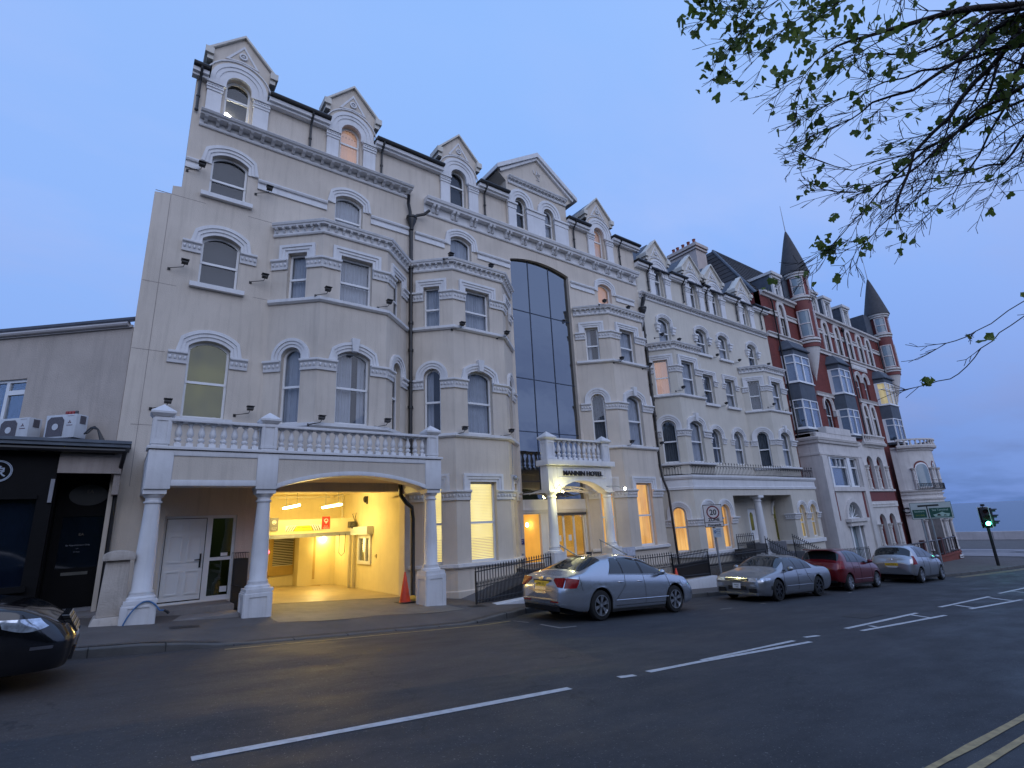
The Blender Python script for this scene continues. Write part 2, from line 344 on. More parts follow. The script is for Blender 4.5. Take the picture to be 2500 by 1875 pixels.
def arch(u0, u1, v0, vt, rise=0., k=14):   # opening loop, counter-clockwise: bottom-left, bottom-right, up and over
    if rise <= 0: return [(u0, v0), (u1, v0), (u1, vt), (u0, vt)]
    w = (u1 - u0) / 2; cu = (u0 + u1) / 2; Rr = (w * w + rise * rise) / (2 * rise); a = math.asin(min(1, w / Rr)); 
    if rise > w: a = math.pi - a
    cz = vt - Rr
    return [(u0, v0), (u1, v0)] + [(cu + Rr * math.sin(a - 2 * a * i / k), cz + Rr * math.cos(a - 2 * a * i / k)) for i in range(k + 1)]
def archcurve(u0, u1, vleg, vt, rise, off, k=14):   # open curve: right leg bottom, over, left leg bottom
    if rise <= 0: return [(u1 + off, vleg), (u1 + off, vt + off), (u0 - off, vt + off), (u0 - off, vleg)]
    l = arch(u0, u1, vleg, vt, rise, k)[2:]; w = (u1 - u0) / 2; cu = (u0 + u1) / 2; Rr = (w * w + rise * rise) / (2 * rise); cz = vt - Rr
    if rise < w * .95:      # segmental head with square shoulders
        o2 = [(cu + (u - cu) * (Rr + off) / Rr, cz + (v - cz) * (Rr + off) / Rr) for u, v in l]
        return [(u1 + off, vleg)] + [(min(u, u1 + off), v) for u, v in o2] + [(u0 - off, vleg)]
    return [(u1 + off, vleg)] + [(cu + (u - cu) * (Rr + off) / Rr, cz + (v - cz) * (Rr + off) / Rr) for u, v in l] + [(u0 - off, vleg)]
def zr(x):
    return -1.5 - .0725 * x + (.00055 * x * x if x > 0 else 0) if x < 60 else -1.5 - .0725 * 60 + .00055 * 3600
def kerb_y(x):   # the kerb line, with the parking bay set back
    pts = [(-60, 9.86), (6.2, 9.9), (7.4, 10.2), (8.0, 10.6), (8.7, 10.84), (11, 10.8), (15, 10.66), (20, 10.45), (26, 10.2), (27.5, 9.7), (29, 8.9), (30.8, 8.45), (34, 8.05), (38.5, 7.66), (44, 7.2), (50, 6.8), (60, 6.0)]
    if x <= pts[0][0]: return pts[0][1]
    for (a, b), (c, d) in zip(pts, pts[1:]):
        if x <= c: return b + (d - b) * (x - a) / (c - a)
    return pts[-1][1]
def zp(x, y): return zr(x) + .12 + .02 * max(0, y - 9.9)
# ------------------------------------------------------------------ building helpers
CURT = {'net': NET, 'part': NET, 'dark': NETD, 'room': ROOM, 'lit': LITC, 'office': LITO, 'hall': LITH, 'olive': LITG, 'pale': LITY, 'dim': LITD}
def curtain(fr, u0, u1, v0, v1, kind, parent, n=-.27):
    wav = kind in ('net', 'part', 'dark', 'lit', 'pale', 'dim'); k = max(6, int((u1 - u0) / .022)) if wav else 1
    b = MB(); ph = random.random() * 6; vs = []; fs = []
    spans = [(u0, u1)] if kind != 'part' else [(u0, u0 + (u1 - u0) * random.uniform(.42, .62))]
    if kind == 'part': spans.append((u1 - (u1 - u0) * random.uniform(.1, .28), u1)); ROOMB = True
    for a, c in spans:
        kk = max(4, int(k * (c - a) / (u1 - u0))); base = len(vs)
        for i in range(kk + 1):
            u = a + (c - a) * i / kk; off = (.018 * math.sin(u * 62 + ph) + .008 * math.sin(u * 143 + 2 * ph)) if wav else 0
            vs += [fr.p(u, v0, n + off), fr.p(u, v1, n + off)]
        fs += [(base + 2 * i, base + 2 * i + 2, base + 2 * i + 3, base + 2 * i + 1) for i in range(kk)]
    b.add(vs, fs); b.build('curtain' if wav else 'interior', CURT[kind], parent, smooth=60 if wav else None)
    if kind == 'part' or kind == 'net':
        MB().add([fr.p(u0, v0, n - .07), fr.p(u1, v0, n - .07), fr.p(u1, v1, n - .07), fr.p(u0, v1, n - .07)], [(0, 1, 2, 3)]).build('room_wall', ROOM, parent)
def window(bld, fr, u0, u1, v0, vt, rise=0., kind='net', mid=None, leg=None, off=.24, key=False, sill=None, cap=None, n=0., fr_m=UPVC, tm=WHITE, gm=None, steps=3):
    """sash window with its moulded surround; returns the opening for the wall"""
    op = arch(u0, u1, v0, vt, rise); w = .055
    mid = mid if mid is not None else v0 + (vt - v0) * .52
    inner = arch(u0 + w, u1 - w, mid + .03, vt - w, max(0, rise - .01) if rise else 0)
    if rise:  # keep the inner head clear of the meeting rail
        inner = [(min(max(u, u0 + w), u1 - w), v) for u, v in inner]
    b = MB().plate(fr, op, [inner, [(u0 + w, v0 + .07), (u1 - w, v0 + .07), (u1 - w, mid - .025), (u0 + w, mid - .025)]], .05, n - .13)
    b.fbox(fr, u0 + .02, u1 - .02, mid - .03, mid + .03, n - .135, n - .115)
    win = b.build('window', fr_m, bld)
    MB().plate(fr, op, [], .004, n - .155).build('pane', gm or GLASS, win)
    curtain(fr, u0, u1, v0, vt, kind, win, n - .27)
    if leg is not None:
        s = MB()
        for i in range(steps):
            a = off * (1 - (i + 1) / steps); c = off * (1 - i / steps)
            s.strip(fr, archcurve(u0, u1, leg, vt, rise, a), archcurve(u0, u1, leg, vt, rise, c), n + .085 - .026 * i, n - .002)
        if key: cu = (u0 + u1) / 2; s.hexa([fr.p(cu - .07, vt - .03, n + .0), fr.p(cu + .07, vt - .03, n + .0), fr.p(cu + .07, vt - .03, n + .13), fr.p(cu - .07, vt - .03, n + .13)], [fr.p(cu - .11, vt + off + .1, n + .0), fr.p(cu + .11, vt + off + .1, n + .0), fr.p(cu + .11, vt + off + .1, n + .15), fr.p(cu - .11, vt + off + .1, n + .15)])
        s.build('surround', tm, win)
    if sill: s = MB().fbox(fr, u0 - sill, u1 + sill, v0 - .12, v0 - .003, n - .1, n + .12); s.build('sill', tm, win)
    return op
def capband(b, path, z0, z1, out=.13, eggs=True):
    """carved capital band along a wall path"""
    h = z1 - z0
    b.sweep(path, [(-.02, z0), (out * .35, z0), (out * .42, z0 + h * .18), (out * .3, z0 + h * .2), (out * .55, z0 + h * .72), (out * .95, z0 + h * .8), (out, z0 + h * .86), (out, z1), (-.02, z1 + .002)])
    if eggs:
        for (x0, y0), (x1, y1) in zip(path, path[1:]):
            L = math.hypot(x1 - x0, y1 - y0); k = max(2, int(L / .1)); ux, uy = (x1 - x0) / L, (y1 - y0) / L; nx, ny = uy, -ux
            for i in range(k):
                t = L * (i + .5) / k
                b.ball((x0 + ux * t + nx * out * .5, y0 + uy * t + ny * out * .5, z0 + h * .47), .04, 6, 4, (.8, .8, 1.25))
def cornice(bld, path, z0, z1, out, brk=.27, bw=.07, pair=False, name='cornice', m=None, endcap=True):
    h = z1 - z0
    b = MB().sweep(path, [(-.03, z0), (.05, z0), (.07, z0 + .035), (.07, z0 + .07), (.035, z0 + .08), (.035, z1 - h * .33), (out * .72, z1 - h * .33), (out * .76, z1 - h * .22), (out * .9, z1 - h * .18), (out, z1 - h * .03), (out, z1), (-.03, z1 + .03)])
    za, zb = z0 + .085, z1 - h * .33
    for (x0, y0), (x1, y1) in zip(path, path[1:]):
        L = math.hypot(x1 - x0, y1 - y0); fr = Fr((x0, y0), (x1 - x0, y1 - y0)); k = max(1, int(round(L / brk)))
        for i in range(k):
            t = L * (i + .5) / k
            for du in ((-bw * .9, bw * .9) if pair else (0,)):
                a = t + du - bw / 2; c = t + du + bw / 2; q = zb - za
                # scrolled bracket: side profile swept across its width
                pr = [(.03, za), (.10 * out / .3, za + q * .05), (.16 * out / .3, za + q * .35), (.11 * out / .3, za + q * .55), (.2 * out / .3, za + q * .7), (.23 * out / .3, zb), (.03, zb)]
                m2 = len(pr); b.add([fr.p(a, z, o) for o, z in pr] + [fr.p(c, z, o) for o, z in pr], [tuple(range(m2))[::-1], tuple(range(m2, 2 * m2))] + [(i2, (i2 + 1) % m2, m2 + (i2 + 1) % m2, m2 + i2) for i2 in range(m2)])
    return b.build(name, m or WHITE, bld)
def baluster_mb(x, y, z0, z1, r=.07):
    h = z1 - z0; b = MB(); b.box(x - r * .95, y - r * .95, z0, x + r * .95, y + r * .95, z0 + h * .16)
    b.lathe(x, y, [(r * .8, z0 + h * .16), (r * .55, z0 + h * .2), (r * .95, z0 + h * .27), (r * .95, z0 + h * .33), (r * .5, z0 + h * .38), (r * .85, z0 + h * .46), (r * 1.0, z0 + h * .54), (r * .8, z0 + h * .66), (r * .45, z0 + h * .82), (r * .48, z0 + h * .86), (r * .75, z0 + h * .89), (r * .75, z0 + h * .92)], 12)
    b.box(x - r * .85, y - r * .85, z0 + h * .92, x + r * .85, y + r * .85, z1); return b
def pedestal(bld, x, y, w, z0, z1, name='pillar', capw=.09, caph=.19, pyr=True):
    b = MB(); b.box(x - w / 2, y - w / 2, z0, x + w / 2, y + w / 2, z1)
    if pyr:
        c = w / 2 + capw; a = [(x - c, y - c), (x + c, y - c), (x + c, y + c), (x - c, y + c)]; c2 = w / 2 + .02
        b.hexa([(x - c2, y - c2, z1), (x + c2, y - c2, z1), (x + c2, y + c2, z1), (x - c2, y + c2, z1)], [(p[0], p[1], z1 + .06) for p in a]); b.hexa([(p[0], p[1], z1 + .06) for p in a], [(p[0], p[1], z1 + .10) for p in a])
        n = len(b.v); b.add([(p[0], p[1], z1 + .10) for p in a] + [(x, y, z1 + .10 + caph)], [(0, 1, 4), (1, 2, 4), (2, 3, 4), (3, 0, 4)])
    # sunk panels, their margins raised
    h = z1 - z0
    for fr in (Fr((x - w / 2, y - w / 2), (1, 0)), Fr((x - w / 2, y + w / 2), (0, -1)), Fr((x + w / 2, y - w / 2), (0, 1))):
        b.plate(fr, [(0, z0 + .04), (w, z0 + .04), (w, z1 - .03), (0, z1 - .03)], [[(w * .18, z0 + h * .16), (w * .82, z0 + h * .16), (w * .82, z1 - h * .14), (w * .18, z1 - h * .14)]], .018, .018)
    return b.build(name, WHITE, bld)
def column_round(bld, x, y, zb, zsh, zt, zcap, r0, r1, basew, name='column'):
    b = MB().lathe(x, y, [(r0 * 1.45, zb + .06), (r0 * 1.45, zb + .10), (r0 * 1.22, zb + .13), (r0 * 1.22, zb + .16), (r0 * 1.08, zsh - .03), (r0 * 1.15, zsh), (r0 * 1.15, zsh + .02), (r0, zsh + .05), (r0 * .99, zsh + (zt - zsh) * .35), (r1, zt - .1), (r1 * 1.22, zt - .09), (r1 * 1.22, zt - .06), (r1 * 1.03, zt - .05), (r1 * 1.03, zt), (r1 * 1.3, zt + .03), (r1 * 1.42, zt + .07)], 28)
    w = r1 * 1.5; b.box(x - w, y - w, zt + .07, x + w, y + w, zcap); w = r0 * 1.55; b.box(x - w, y - w, zb, x + w, y + w, zb + .06)
    return b.build(name, WHITE, bld, smooth=40)
def floodlight(bld, fr, u, v, n0=0.0, reach=.24, arm=-.3):
    """small black floodlight on a bent arm"""
    b = MB(); p = lambda a, c, n: fr.p(u + a, v + c, n0 + n)
    b.tube([p(arm, -.16, 0), p(arm, -.15, .05), p(-.02, -.11, reach * .8), p(0, -.05, reach)], .009, 6)
    b.hexa([p(-.07, -.045, reach - .05), p(.07, -.045, reach - .05), p(.07, -.02, reach + .06), p(-.07, -.02, reach + .06)], [p(-.07, .02, reach - .06), p(.07, .02, reach - .06), p(.07, .045, reach + .05), p(-.07, .045, reach + .05)])
    b.fbox(fr, u - .085, u + .085, v + .04, v + .055, n0 + reach - .06, n0 + reach + .09)
    b.fbox(fr, u + arm - .03, u + arm + .03, v - .19, v - .12, n0 - .01, n0 + .015)
    return b.build('floodlight', BLACK, bld)
def gutter_pipe(bld, x, y, z1, z0, head=False):
    b = MB(); b.tube([(x, y - .30, z1), (x, y - .27, z1 - .12), (x - .0, y - .09, z1 - .32), (x, y - .07, z1 - .45), (x, y - .07, z0)], .035, 8)
    b.lathe(x, y - .07, [(.05, z0 + (z1 - z0) * .35), (.05, z0 + (z1 - z0) * .35 + .05)], 8); b.lathe(x, y - .07, [(.05, z0 + .02), (.05, z0 + .06)], 8)
    return b.build('downpipe', PIPE, bld, smooth=40)
def dormer(bld, c, dz=0., kind='dark', Y=14., w=1.5):
    """gabled stone dormer: wall with round-headed sash, pilasters, coping, kneelers"""
    fr = Fr((c, Y), (1, 0)); n = .03; hw = w / 2; z = lambda q: q + dz
    kn = z(12.98); ap = z(14.12); e = hw + .05
    op = window(bld, fr, -.34, .30, z(11.2), z(12.66), .32, kind, mid=z(12.02), leg=z(12.2), off=.10, n=n - .05, steps=1)
    outer = [(-hw, z(11.1)), (hw, z(11.1)), (hw, kn), (e + .06, kn), (e + .06, kn + .2), (0, ap), (-e - .06, kn + .2), (-e - .06, kn), (-hw, kn)]
    big = arch(-.42, .38, z(11.14), z(12.76), .4)
    d = MB().plate(fr, outer, [big], .5, n).plate(fr, [(-.46, z(11.1)), (.42, z(11.1)), (.42, z(12.8)), (-.46, z(12.8))], [op], .3, n - .05)
    for s in (-1, 1): d.hexa([fr.p(s * (hw - .02), z(11.1), n), fr.p(s * hw, z(11.1), n), fr.p(s * hw, z(11.1), -1.8), fr.p(s * (hw - .02), z(11.1), -1.8)], [fr.p(s * (hw - .02), kn, n), fr.p(s * hw, kn, n), fr.p(s * hw, kn, -1.8), fr.p(s * (hw - .02), kn, -1.8)])
    dw = d.build('dormer', CREAM if dz > -.5 else CREAM2, bld)
    t = MB()
    A = archcurve(-.42, .38, z(12.22), z(12.76), .4, .0); B = archcurve(-.42, .38, z(12.22), z(12.76), .4, .36)
    for i, (a, b2) in enumerate(((0, .11), (.11, .22), (.22, .33))): t.strip(fr, archcurve(-.42, .38, z(12.22), z(12.76), .4, a), archcurve(-.42, .38, z(12.22), z(12.76), .4, b2), n + .02 + .022 * i, n - .002)
    # pilasters and caps
    for a, b2 in ((-hw - .03, -.42), (.38, hw + .03)):
        t.fbox(fr, a, b2, z(11.1), z(11.9), n - .01, n + .06); t.fbox(fr, a - .02, b2 + .02, z(11.9), z(12.2), n - .01, n + .085); t.fbox(fr, a - .05, b2 + .05, z(12.12), z(12.2), n - .01, n + .13); t.fbox(fr, a - .03, b2 + .03, z(11.98), z(12.02), n - .01, n + .11)
        for i in range(5): t.ball(fr.p(a + (b2 - a) * (i + .5) / 5, z(12.07), n + .09), .03, 6, 4)
    # hood line, tablet triangle and boss
    t.strip(fr, archcurve(-.42, .38, z(12.75), z(12.76), .4, .43)[1:-1], archcurve(-.42, .38, z(12.75), z(12.76), .4, .46)[1:-1], n + .04, n - .002)
    tri = [(-.42, z(13.2)), (0, z(13.30)), (.42, z(13.2)), (0, z(13.82))]
    t.plate(fr, [(-.44, z(13.19)), (0, z(13.27)), (.44, z(13.19)), (0, z(13.86))], [[(-.34, z(13.235)), (0, z(13.31)), (.34, z(13.235)), (0, z(13.76))][::1]], .02, n + .02)
    ring = [(.0 + .11 * math.cos(q * math.pi / 8), z(13.46) + .11 * math.sin(q * math.pi / 8)) for q in range(16)]; ring2 = [(.07 * math.cos(q * math.pi / 8), z(13.46) + .07 * math.sin(q * math.pi / 8)) for q in range(16)]
    t.plate(fr, ring, [ring2], .05, n + .05); t.ball(fr.p(0, z(13.46), n + .02), .045, 8, 6)
    # coping and kneelers
    kc = MB()
    for s in (-1, 1):
        a = [(s * (e + .10), kn + .20), (0, ap), (0, ap + .08), (s * (e + .10), kn + .28)]
        if s > 0: a = a[::1]
        else: a = a[::-1]
        kc.plate(fr, a, [], .30, n + .09)
        kc.fbox(fr, min(s * (hw - .02), s * (e + .14)), max(s * (hw - .02), s * (e + .14)), kn + .06, kn + .26, n - .45, n + .15); kc.fbox(fr, min(s * (hw - .02), s * (e + .08)), max(s * (hw - .02), s * (e + .08)), kn - .08, kn + .06, n - .4, n + .08)
    t.build('trim', WHITE, dw); kc.build('coping', mat('coping_stone', (.66, .62, .55), .8, .08, 2., .3, 30, streak=.3), dw)
    r = MB(); 
    for s in (-1, 1): r.hexa([fr.p(s * (e + .04), kn + .13, -.4), fr.p(0, ap - .02, -.4), fr.p(0, ap - .02, -3.0), fr.p(s * (e + .04), kn + .13, -1.3)], [fr.p(s * (e + .04), kn + .19, -.4), fr.p(0, ap + .05, -.4), fr.p(0, ap + .05, -3.0), fr.p(s * (e + .04), kn + .19, -1.3)])
    r.build('dormer_roof', SLATE, dw)
def eaves(bld, segs, z, Y=14., pipes=()):
    g = MB(); w = MB()
    for a, b in segs:
        g.tube([(a, Y - .30, z - .03), (b, Y - .30, z - .03)], .062, 8); w.box(a, Y - .25, z - .22, b, Y + .02, z - .10); w.box(a, Y - .17, z - .30, b, Y, z - .22); g.box(a, Y - .27, z - .09, b, Y + .05, z - .06); g.box(a, Y - .29, z - .0, b, Y + .1, z + .03)
    g.build('gutter', PIPE, bld, smooth=40); w.build('fascia', WHITE, bld)
    for x in pipes: gutter_pipe(bld, x, Y, z - .05, z - 1.35)
def bay(bld, P, z0, z1, rows, wm, cor=(7.98, 8.34), name='bay', zroof=None, groups=('net',) * 12, gf=True):
    """canted bay: three walls, windows from rows=[(v0,vt,rise,leg,mid,key,fu0,fu1,su0,su1)]"""
    walls = MB(); ki = 0
    F_ = [Fr(P[i], (P[i + 1][0] - P[i][0], P[i + 1][1] - P[i][1])) for i in range(3)]; Ls = [math.hypot(P[i + 1][0] - P[i][0], P[i + 1][1] - P[i][1]) for i in range(3)]
    for i in range(3):
        holes = []
        for r in rows:
            v0, vt, rise, leg, mid, key, fa, fb, sa, sb = r
            if i == 1: a, b, rs = fa, fb, rise
            else: a, b = (sa, sb) if i == 0 else (Ls[2] - sb, Ls[2] - sa); rs = rise and (b - a) / 2 * .92
            holes.append(window(bld, F_[i], a, b, v0, vt if i == 1 or not rise else vt + .02, rs, groups[ki % len(groups)], mid=mid, leg=leg, off=.235, key=key and i == 1)); ki += 1
        walls.plate(F_[i], [(0, z0), (Ls[i], z0), (Ls[i], z1), (0, z1)], holes, .38)
    walls.add([(*P[0], z1 - .01), (*P[1], z1 - .01), (*P[2], z1 - .01), (*P[3], z1 - .01)], [(0, 1, 2, 3)])
    bw = walls.build(name, wm, bld)
    if cor: cornice(bld, P, cor[0], cor[1], .2, brk=.2, bw=.06)
    t = MB()
    for r in rows:
        v0, vt, rise, leg, mid, key, fa, fb, sa, sb = r; q = lambda i, u: tuple(F_[i].p(u, 0)[:2])
        capz = (leg - .28, leg)
        for pth in ([P[0], q(0, sa + .0)], [q(0, sb), P[1], q(1, fa)], [q(1, fb), P[2], q(2, Ls[2] - sb)], [q(2, Ls[2] - sa), P[3]]): capband(t, pth, *capz)
        t.sweep(P, [(-.02, v0 - .13), (.05, v0 - .13), (.10, v0 - .09), (.10, v0 - .01), (-.02, v0 + .0)])
    t.build('moulding', WHITE, bld)
    return bw
# ------------------------------------------------------------------ the white hotel with porches
H = empty('hotel', (8, 14, -1.8), 'long cream and white Victorian hotel with canted bays, tall glass strip, dormers and lit garage', 'hotel')
HF = Fr((0, 14), (1, 0))
UNDER0 = mat('gap_black', (.01, .01, .01), .9, .1)
holes = []
wk = dict(off=.26)
holes.append(window(H, HF, .92, 1.80, 8.76, 10.06, .17, 'room', mid=9.28, leg=9.66, sill=.17, **wk))
holes.append(window(H, HF, .92, 1.80, 6.18, 7.62, .18, 'room', mid=6.83, leg=7.27, sill=.17, **wk))
holes.append(window(H, HF, .90, 1.80, 2.78, 4.72, .18, 'olive', mid=3.67, leg=4.35, sill=.17, **wk))
holes.append(window(H, HF, 4.21, 5.07, 8.42, 10.05, .17, 'net', mid=9.25, leg=9.66, off=.25))
holes.append(window(H, HF, 8.20, 9.06, 8.42, 9.93, .17, 'net', mid=9.0, leg=9.48, off=.25))
holes.append(window(H, HF, 15.43, 16.27, 8.42, 9.90, .17, 'dim', mid=9.0, leg=9.48, off=.25))
t = MB()
for a, b, c in ((.50, .92, 6.99), (1.80, 2.20, 6.99), (.50, .90, 4.07), (1.80, 2.20, 4.07)): capband(t, [(a, 14), (b, 14)], c, c + .28)
# string courses
for a, b, z in ((.34, .66, 9.34), (2.06, 3.96, 9.34), (5.32, 6.62, 9.34), (6.84, 7.95, 9.27), (9.31, 10.74, 9.27), (13.82, 15.18, 9.27), (16.52, 17.72, 9.27)):
    t.sweep([(a, 14), (b, 14)], [(-.01, z), (.05, z), (.05, z + .12), (.03, z + .13), (.03, z + .2), (.08, z + .2), (.1, z + .24), (.1, z + .28), (-.01, z + .29)])
t.build('moulding', WHITE, H)
# ground floor openings: side door, garage, shop bay behind, entrance
DOOR = [(.86, -1.30), (2.28, -1.30), (2.28, .55), (.86, .55)]
GAR = [(2.75, -1.62), (6.55, -1.80), (6.55, 1.08), (2.75, 1.08)]
ATR = arch(10.79, 13.74, -1.28, 9.95, .23, 16)
outer = [(-.20, -1.7), (7.2, -2.1), (10.79, -2.3), (18.1, -2.7), (18.1, 11.12), (.34, 11.12), (.34, 8.74), (.15, 8.70), (.15, 8.46), (-.20, 8.40)]
wall = MB().plate(HF, outer, holes + [DOOR, GAR, ATR], .35)
wall.box(-.20, 14.36, -1.7, .0, 22, 8.40); wall.hexa([(.152, 14.3, 8.4), (.3, 14.3, 8.4), (.5, 22, 8.4), (.35, 22, 8.4)], [(.152, 14.3, 8.7), (.3, 14.3, 8.7), (.5, 22, 8.7), (.35, 22, 8.7)]); wall.hexa([(.342, 14.3, 8.7), (.5, 14.3, 8.7), (.7, 22, 8.7), (.58, 22, 8.7)], [(.342, 14.3, 12.3), (.5, 14.3, 12.3), (.7, 22, 12.3), (.58, 22, 12.3)])
for a, b in ((.34, .64), (2.1, 3.88), (5.36, 7.86), (9.34, 10.72), (13.82, 15.1), (16.58, 18.1)): wall.box(a, 14.0, 11.12, b, 14.3, 12.34)
wall.build('wall', CREAM, H)
# faint render joints on the left end wall
j = MB()
for x0, x1, z in ((-.19, .9, 8.45), (-.19, .5, 6.0), (2.2, 2.6, 6.1), (-.19, .45, 4.3), (.0, .5, 2.55), (1.9, 3.9, 8.42)): j.box(x0, 13.997, z, x1, 14.01, z + .012)
j.box(.13, 13.997, 1.2, .142, 14.01, 8.44); j.build('render_joint', GREYR, H)
cornice(H, [(.52, 14), (6.66, 14)], 10.72, 11.05, .36, brk=.283, bw=.085)
cornice(H, [(7.18, 14), (18.02, 14)], 10.36, 10.92, .34, brk=.80, bw=.09, pair=True)
# roof, gutters
rf = MB(); rf.hexa([(.5, 14.3, 12.40), (18.25, 14.3, 12.40), (18.25, 19, 14.4), (.6, 19, 14.4)], [(.5, 14.3, 12.44), (18.25, 14.3, 12.44), (18.25, 19, 14.5), (.6, 19, 14.5)])
rf.hexa([(.6, 19, 14.4), (18.25, 19, 14.4), (18.25, 25, 12.2), (.8, 25, 12.2)], [(.6, 19, 14.5), (18.25, 19, 14.5), (18.25, 25, 12.3), (.8, 25, 12.3)]); rf.box(.8, 24.6, -1.5, 18.2, 24.8, 12.2); rf.build('roof', SLATE, H)
for s_ in (0,): pass
eaves(H, [(.22, .60), (2.13, 3.88), (5.38, 7.86), (9.38, 10.72), (13.82, 15.1), (16.6, 18.36)], 12.44, pipes=(.42, 3.35, 5.62, 9.68, 14.22, 17.05))
for c, k in ((1.38, 'room'), (4.62, 'dim'), (8.60, 'room'), (15.84, 'dim')): dormer(H, c, 0, k)
MB().ball((1.12, 14.23, 11.5), .13, 10, 6, (1.1, .3, .8)).build('lamp', WHITEL, H)
# pediment block
pf = Fr((12.3, 14), (1, 0)); ops = []
for u, k in ((-.93, 'room'), (.52, 'net')):
    ops.append(window(H, pf, u - .27, u + .27, 11.15, 12.5, .27, k, mid=11.85, leg=12.12, off=.34, n=.09))
pm = MB().plate(pf, [(-1.6, 11.05), (1.53, 11.05), (1.53, 13.05), (1.95, 13.35), (-.0, 14.78), (-1.98, 13.35), (-1.6, 13.05)], ops, 1.9, .1)
blk = pm.build('pediment', CREAM, H)
t = MB()
for a, b in ((-1.57, -1.2), (-.66, .25), (.79, 1.53)):
    t.fbox(pf, a, b, 11.05, 11.85, .09, .15); t.fbox(pf, a - .02, b + .02, 11.86, 12.12, .09, .17); t.fbox(pf, a - .05, b + .05, 12.05, 12.12, .09, .22)
for s in (-1, 1):
    a = [(s * 2.1, 13.34), (0, 14.72), (0, 14.92), (s * 2.1, 13.52)]
    t.plate(pf, a if s > 0 else a[::-1], [], 1.2, .28)
    a = [(s * 1.9, 13.30), (0, 14.60), (0, 14.72), (s * 1.95, 13.40)]
    t.plate(pf, a if s > 0 else a[::-1], [], .3, .2)
# monogram of raised strokes in the gable
for pts in ([(-.16, 14.1), (-.14, 13.95), (-.02, 13.9), (.03, 14.08)], [(.0, 14.12), (.05, 13.95), (.17, 13.9)], [(.08, 14.1), (.13, 13.97), (.2, 14.0)], [(-.02, 13.88), (.1, 13.76), (.0, 13.7), (.14, 13.68)]):
    t.tube([pf.p(u, v, .12) for u, v in pts], .018, 5)
t.build('trim', WHITE, blk)
cornice(blk, [(10.78, 13.9), (13.82, 13.9)], 12.97, 13.25, .2, brk=.19, bw=.06)
MB().hexa([pf.p(2.0, 13.4, -.2), pf.p(0, 14.8, -.2), pf.p(0, 14.8, -5), pf.p(2.0, 13.4, -5)], [pf.p(2.0, 13.48, -.2), pf.p(0, 14.88, -.2), pf.p(0, 14.88, -5), pf.p(2.0, 13.48, -5)]).hexa([pf.p(-2.0, 13.4, -.2), pf.p(0, 14.8, -.2), pf.p(0, 14.8, -5), pf.p(-2.0, 13.4, -5)], [pf.p(-2.0, 13.48, -.2), pf.p(0, 14.88, -.2), pf.p(0, 14.88, -5), pf.p(-2.0, 13.48, -5)]).build('pediment_roof', SLATE, blk)
# bays
def rows(fa, fb, a1, b1, gfloor=None, up=(6.08, 7.45), lo=(2.70, 4.70)):
    r = [(up[0], up[1], 0, up[1] - .2, 6.70, False, fa, fb, a1, b1), (lo[0], lo[1], .17, lo[1] - .34, 3.68, True, fa, fb, a1, b1)]
    if gfloor: r.append((gfloor[0], gfloor[1], 0, gfloor[1] - .24, .12, False, fa, fb, a1, b1))
    return r
B1 = [(2.60, 14), (3.66, 13.06), (5.52, 13.06), (6.58, 14)]; B2 = [(6.70, 14), (7.70, 13.06), (9.62, 13.06), (10.66, 14)]; B3 = [(13.85, 14), (14.87, 13.06), (16.88, 13.06), (17.88, 14)]
bay(H, B1, 1.7, 8.0, rows(.50, 1.40, .45, .98), CREAM, groups=('net', 'net', 'net', 'part', 'part', 'dark'))
bay(H, B2, -1.95, 8.0, rows(.46, 1.38, .43, .95, (-.96, 1.28)), CREAM, groups=('net', 'part', 'office', 'net', 'net', 'office', 'net', 'net', 'office'))
bay(H, B3, -2.4, 8.0, rows(.54, 1.42, .40, .92, (-.96, 1.30)), CREAM, groups=('part', 'dark', 'lit', 'net', 'net', 'lit', 'net', 'net', 'lit'))
# plinth moulding line of the ground-floor bays
for B, z in ((B2, -1.98), (B3, -2.4)): MB().sweep(B, [(-.01, z), (.06, z), (.06, z + .3), (-.01, z + .33)]).build('plinth', CREAM, H)
# venetian blinds in the office windows
sl = MB()
for fr, a, b in ((Fr(B2[1], (1, 0)), .50, 1.34), (Fr(B2[0], (1.0, -.94)), .47, .91), (Fr(B2[2], (1.04, .94)), .47, .93)):
    for i in range(46):
        v = -.86 + i * .044
        sl.fbox(fr, a, b, v, v + (.006 if i > 12 else .014), -.235, -.21)
sl.build('venetian_blind', UPVC, H)
# glass strip
at = MB()
u0, u1 = 10.79, 13.74; fra = BLACK
for u in (11.72, 12.76): at.fbox(HF, u - .014, u + .014, 1.0, 9.95, -.16, -.12)
for v in (1.42, 3.15, 5.10, 7.74): at.fbox(HF, u0, u1, v - .014, v + .014, -.16, -.122)
ag = at.build('glass_wall', mat('grey_frame', (.03, .045, .08), .4, .1), H)
MB().plate(HF, arch(u0, u1, .80, 9.95, .23, 16), [], .01, -.14).build('pane', TINTG, ag)
fl = MB()
for v in (7.45, 4.80, 2.85, 1.35): fl.fbox(HF, u0, 16.5, v - .16, v, -1.6, -.52)
fl.fbox(HF, u0, 17.4, .8, 10.2, -2.05, -2.0); fl.fbox(HF, 16.5, 16.6, .8, 10.2, -2.0, -.36); fl.fbox(HF, u0 - .1, u0, .8, 10.2, -2.0, -.36); fl.fbox(HF, u0, 17.4, 10.0, 10.2, -2.0, -.36); fl.fbox(HF, u0, u1, 1.85, 2.58, -.95, -.9)
fl.build('floor_edge', mat('atrium_inside', (.20, .24, .26), .8, .1), ag)
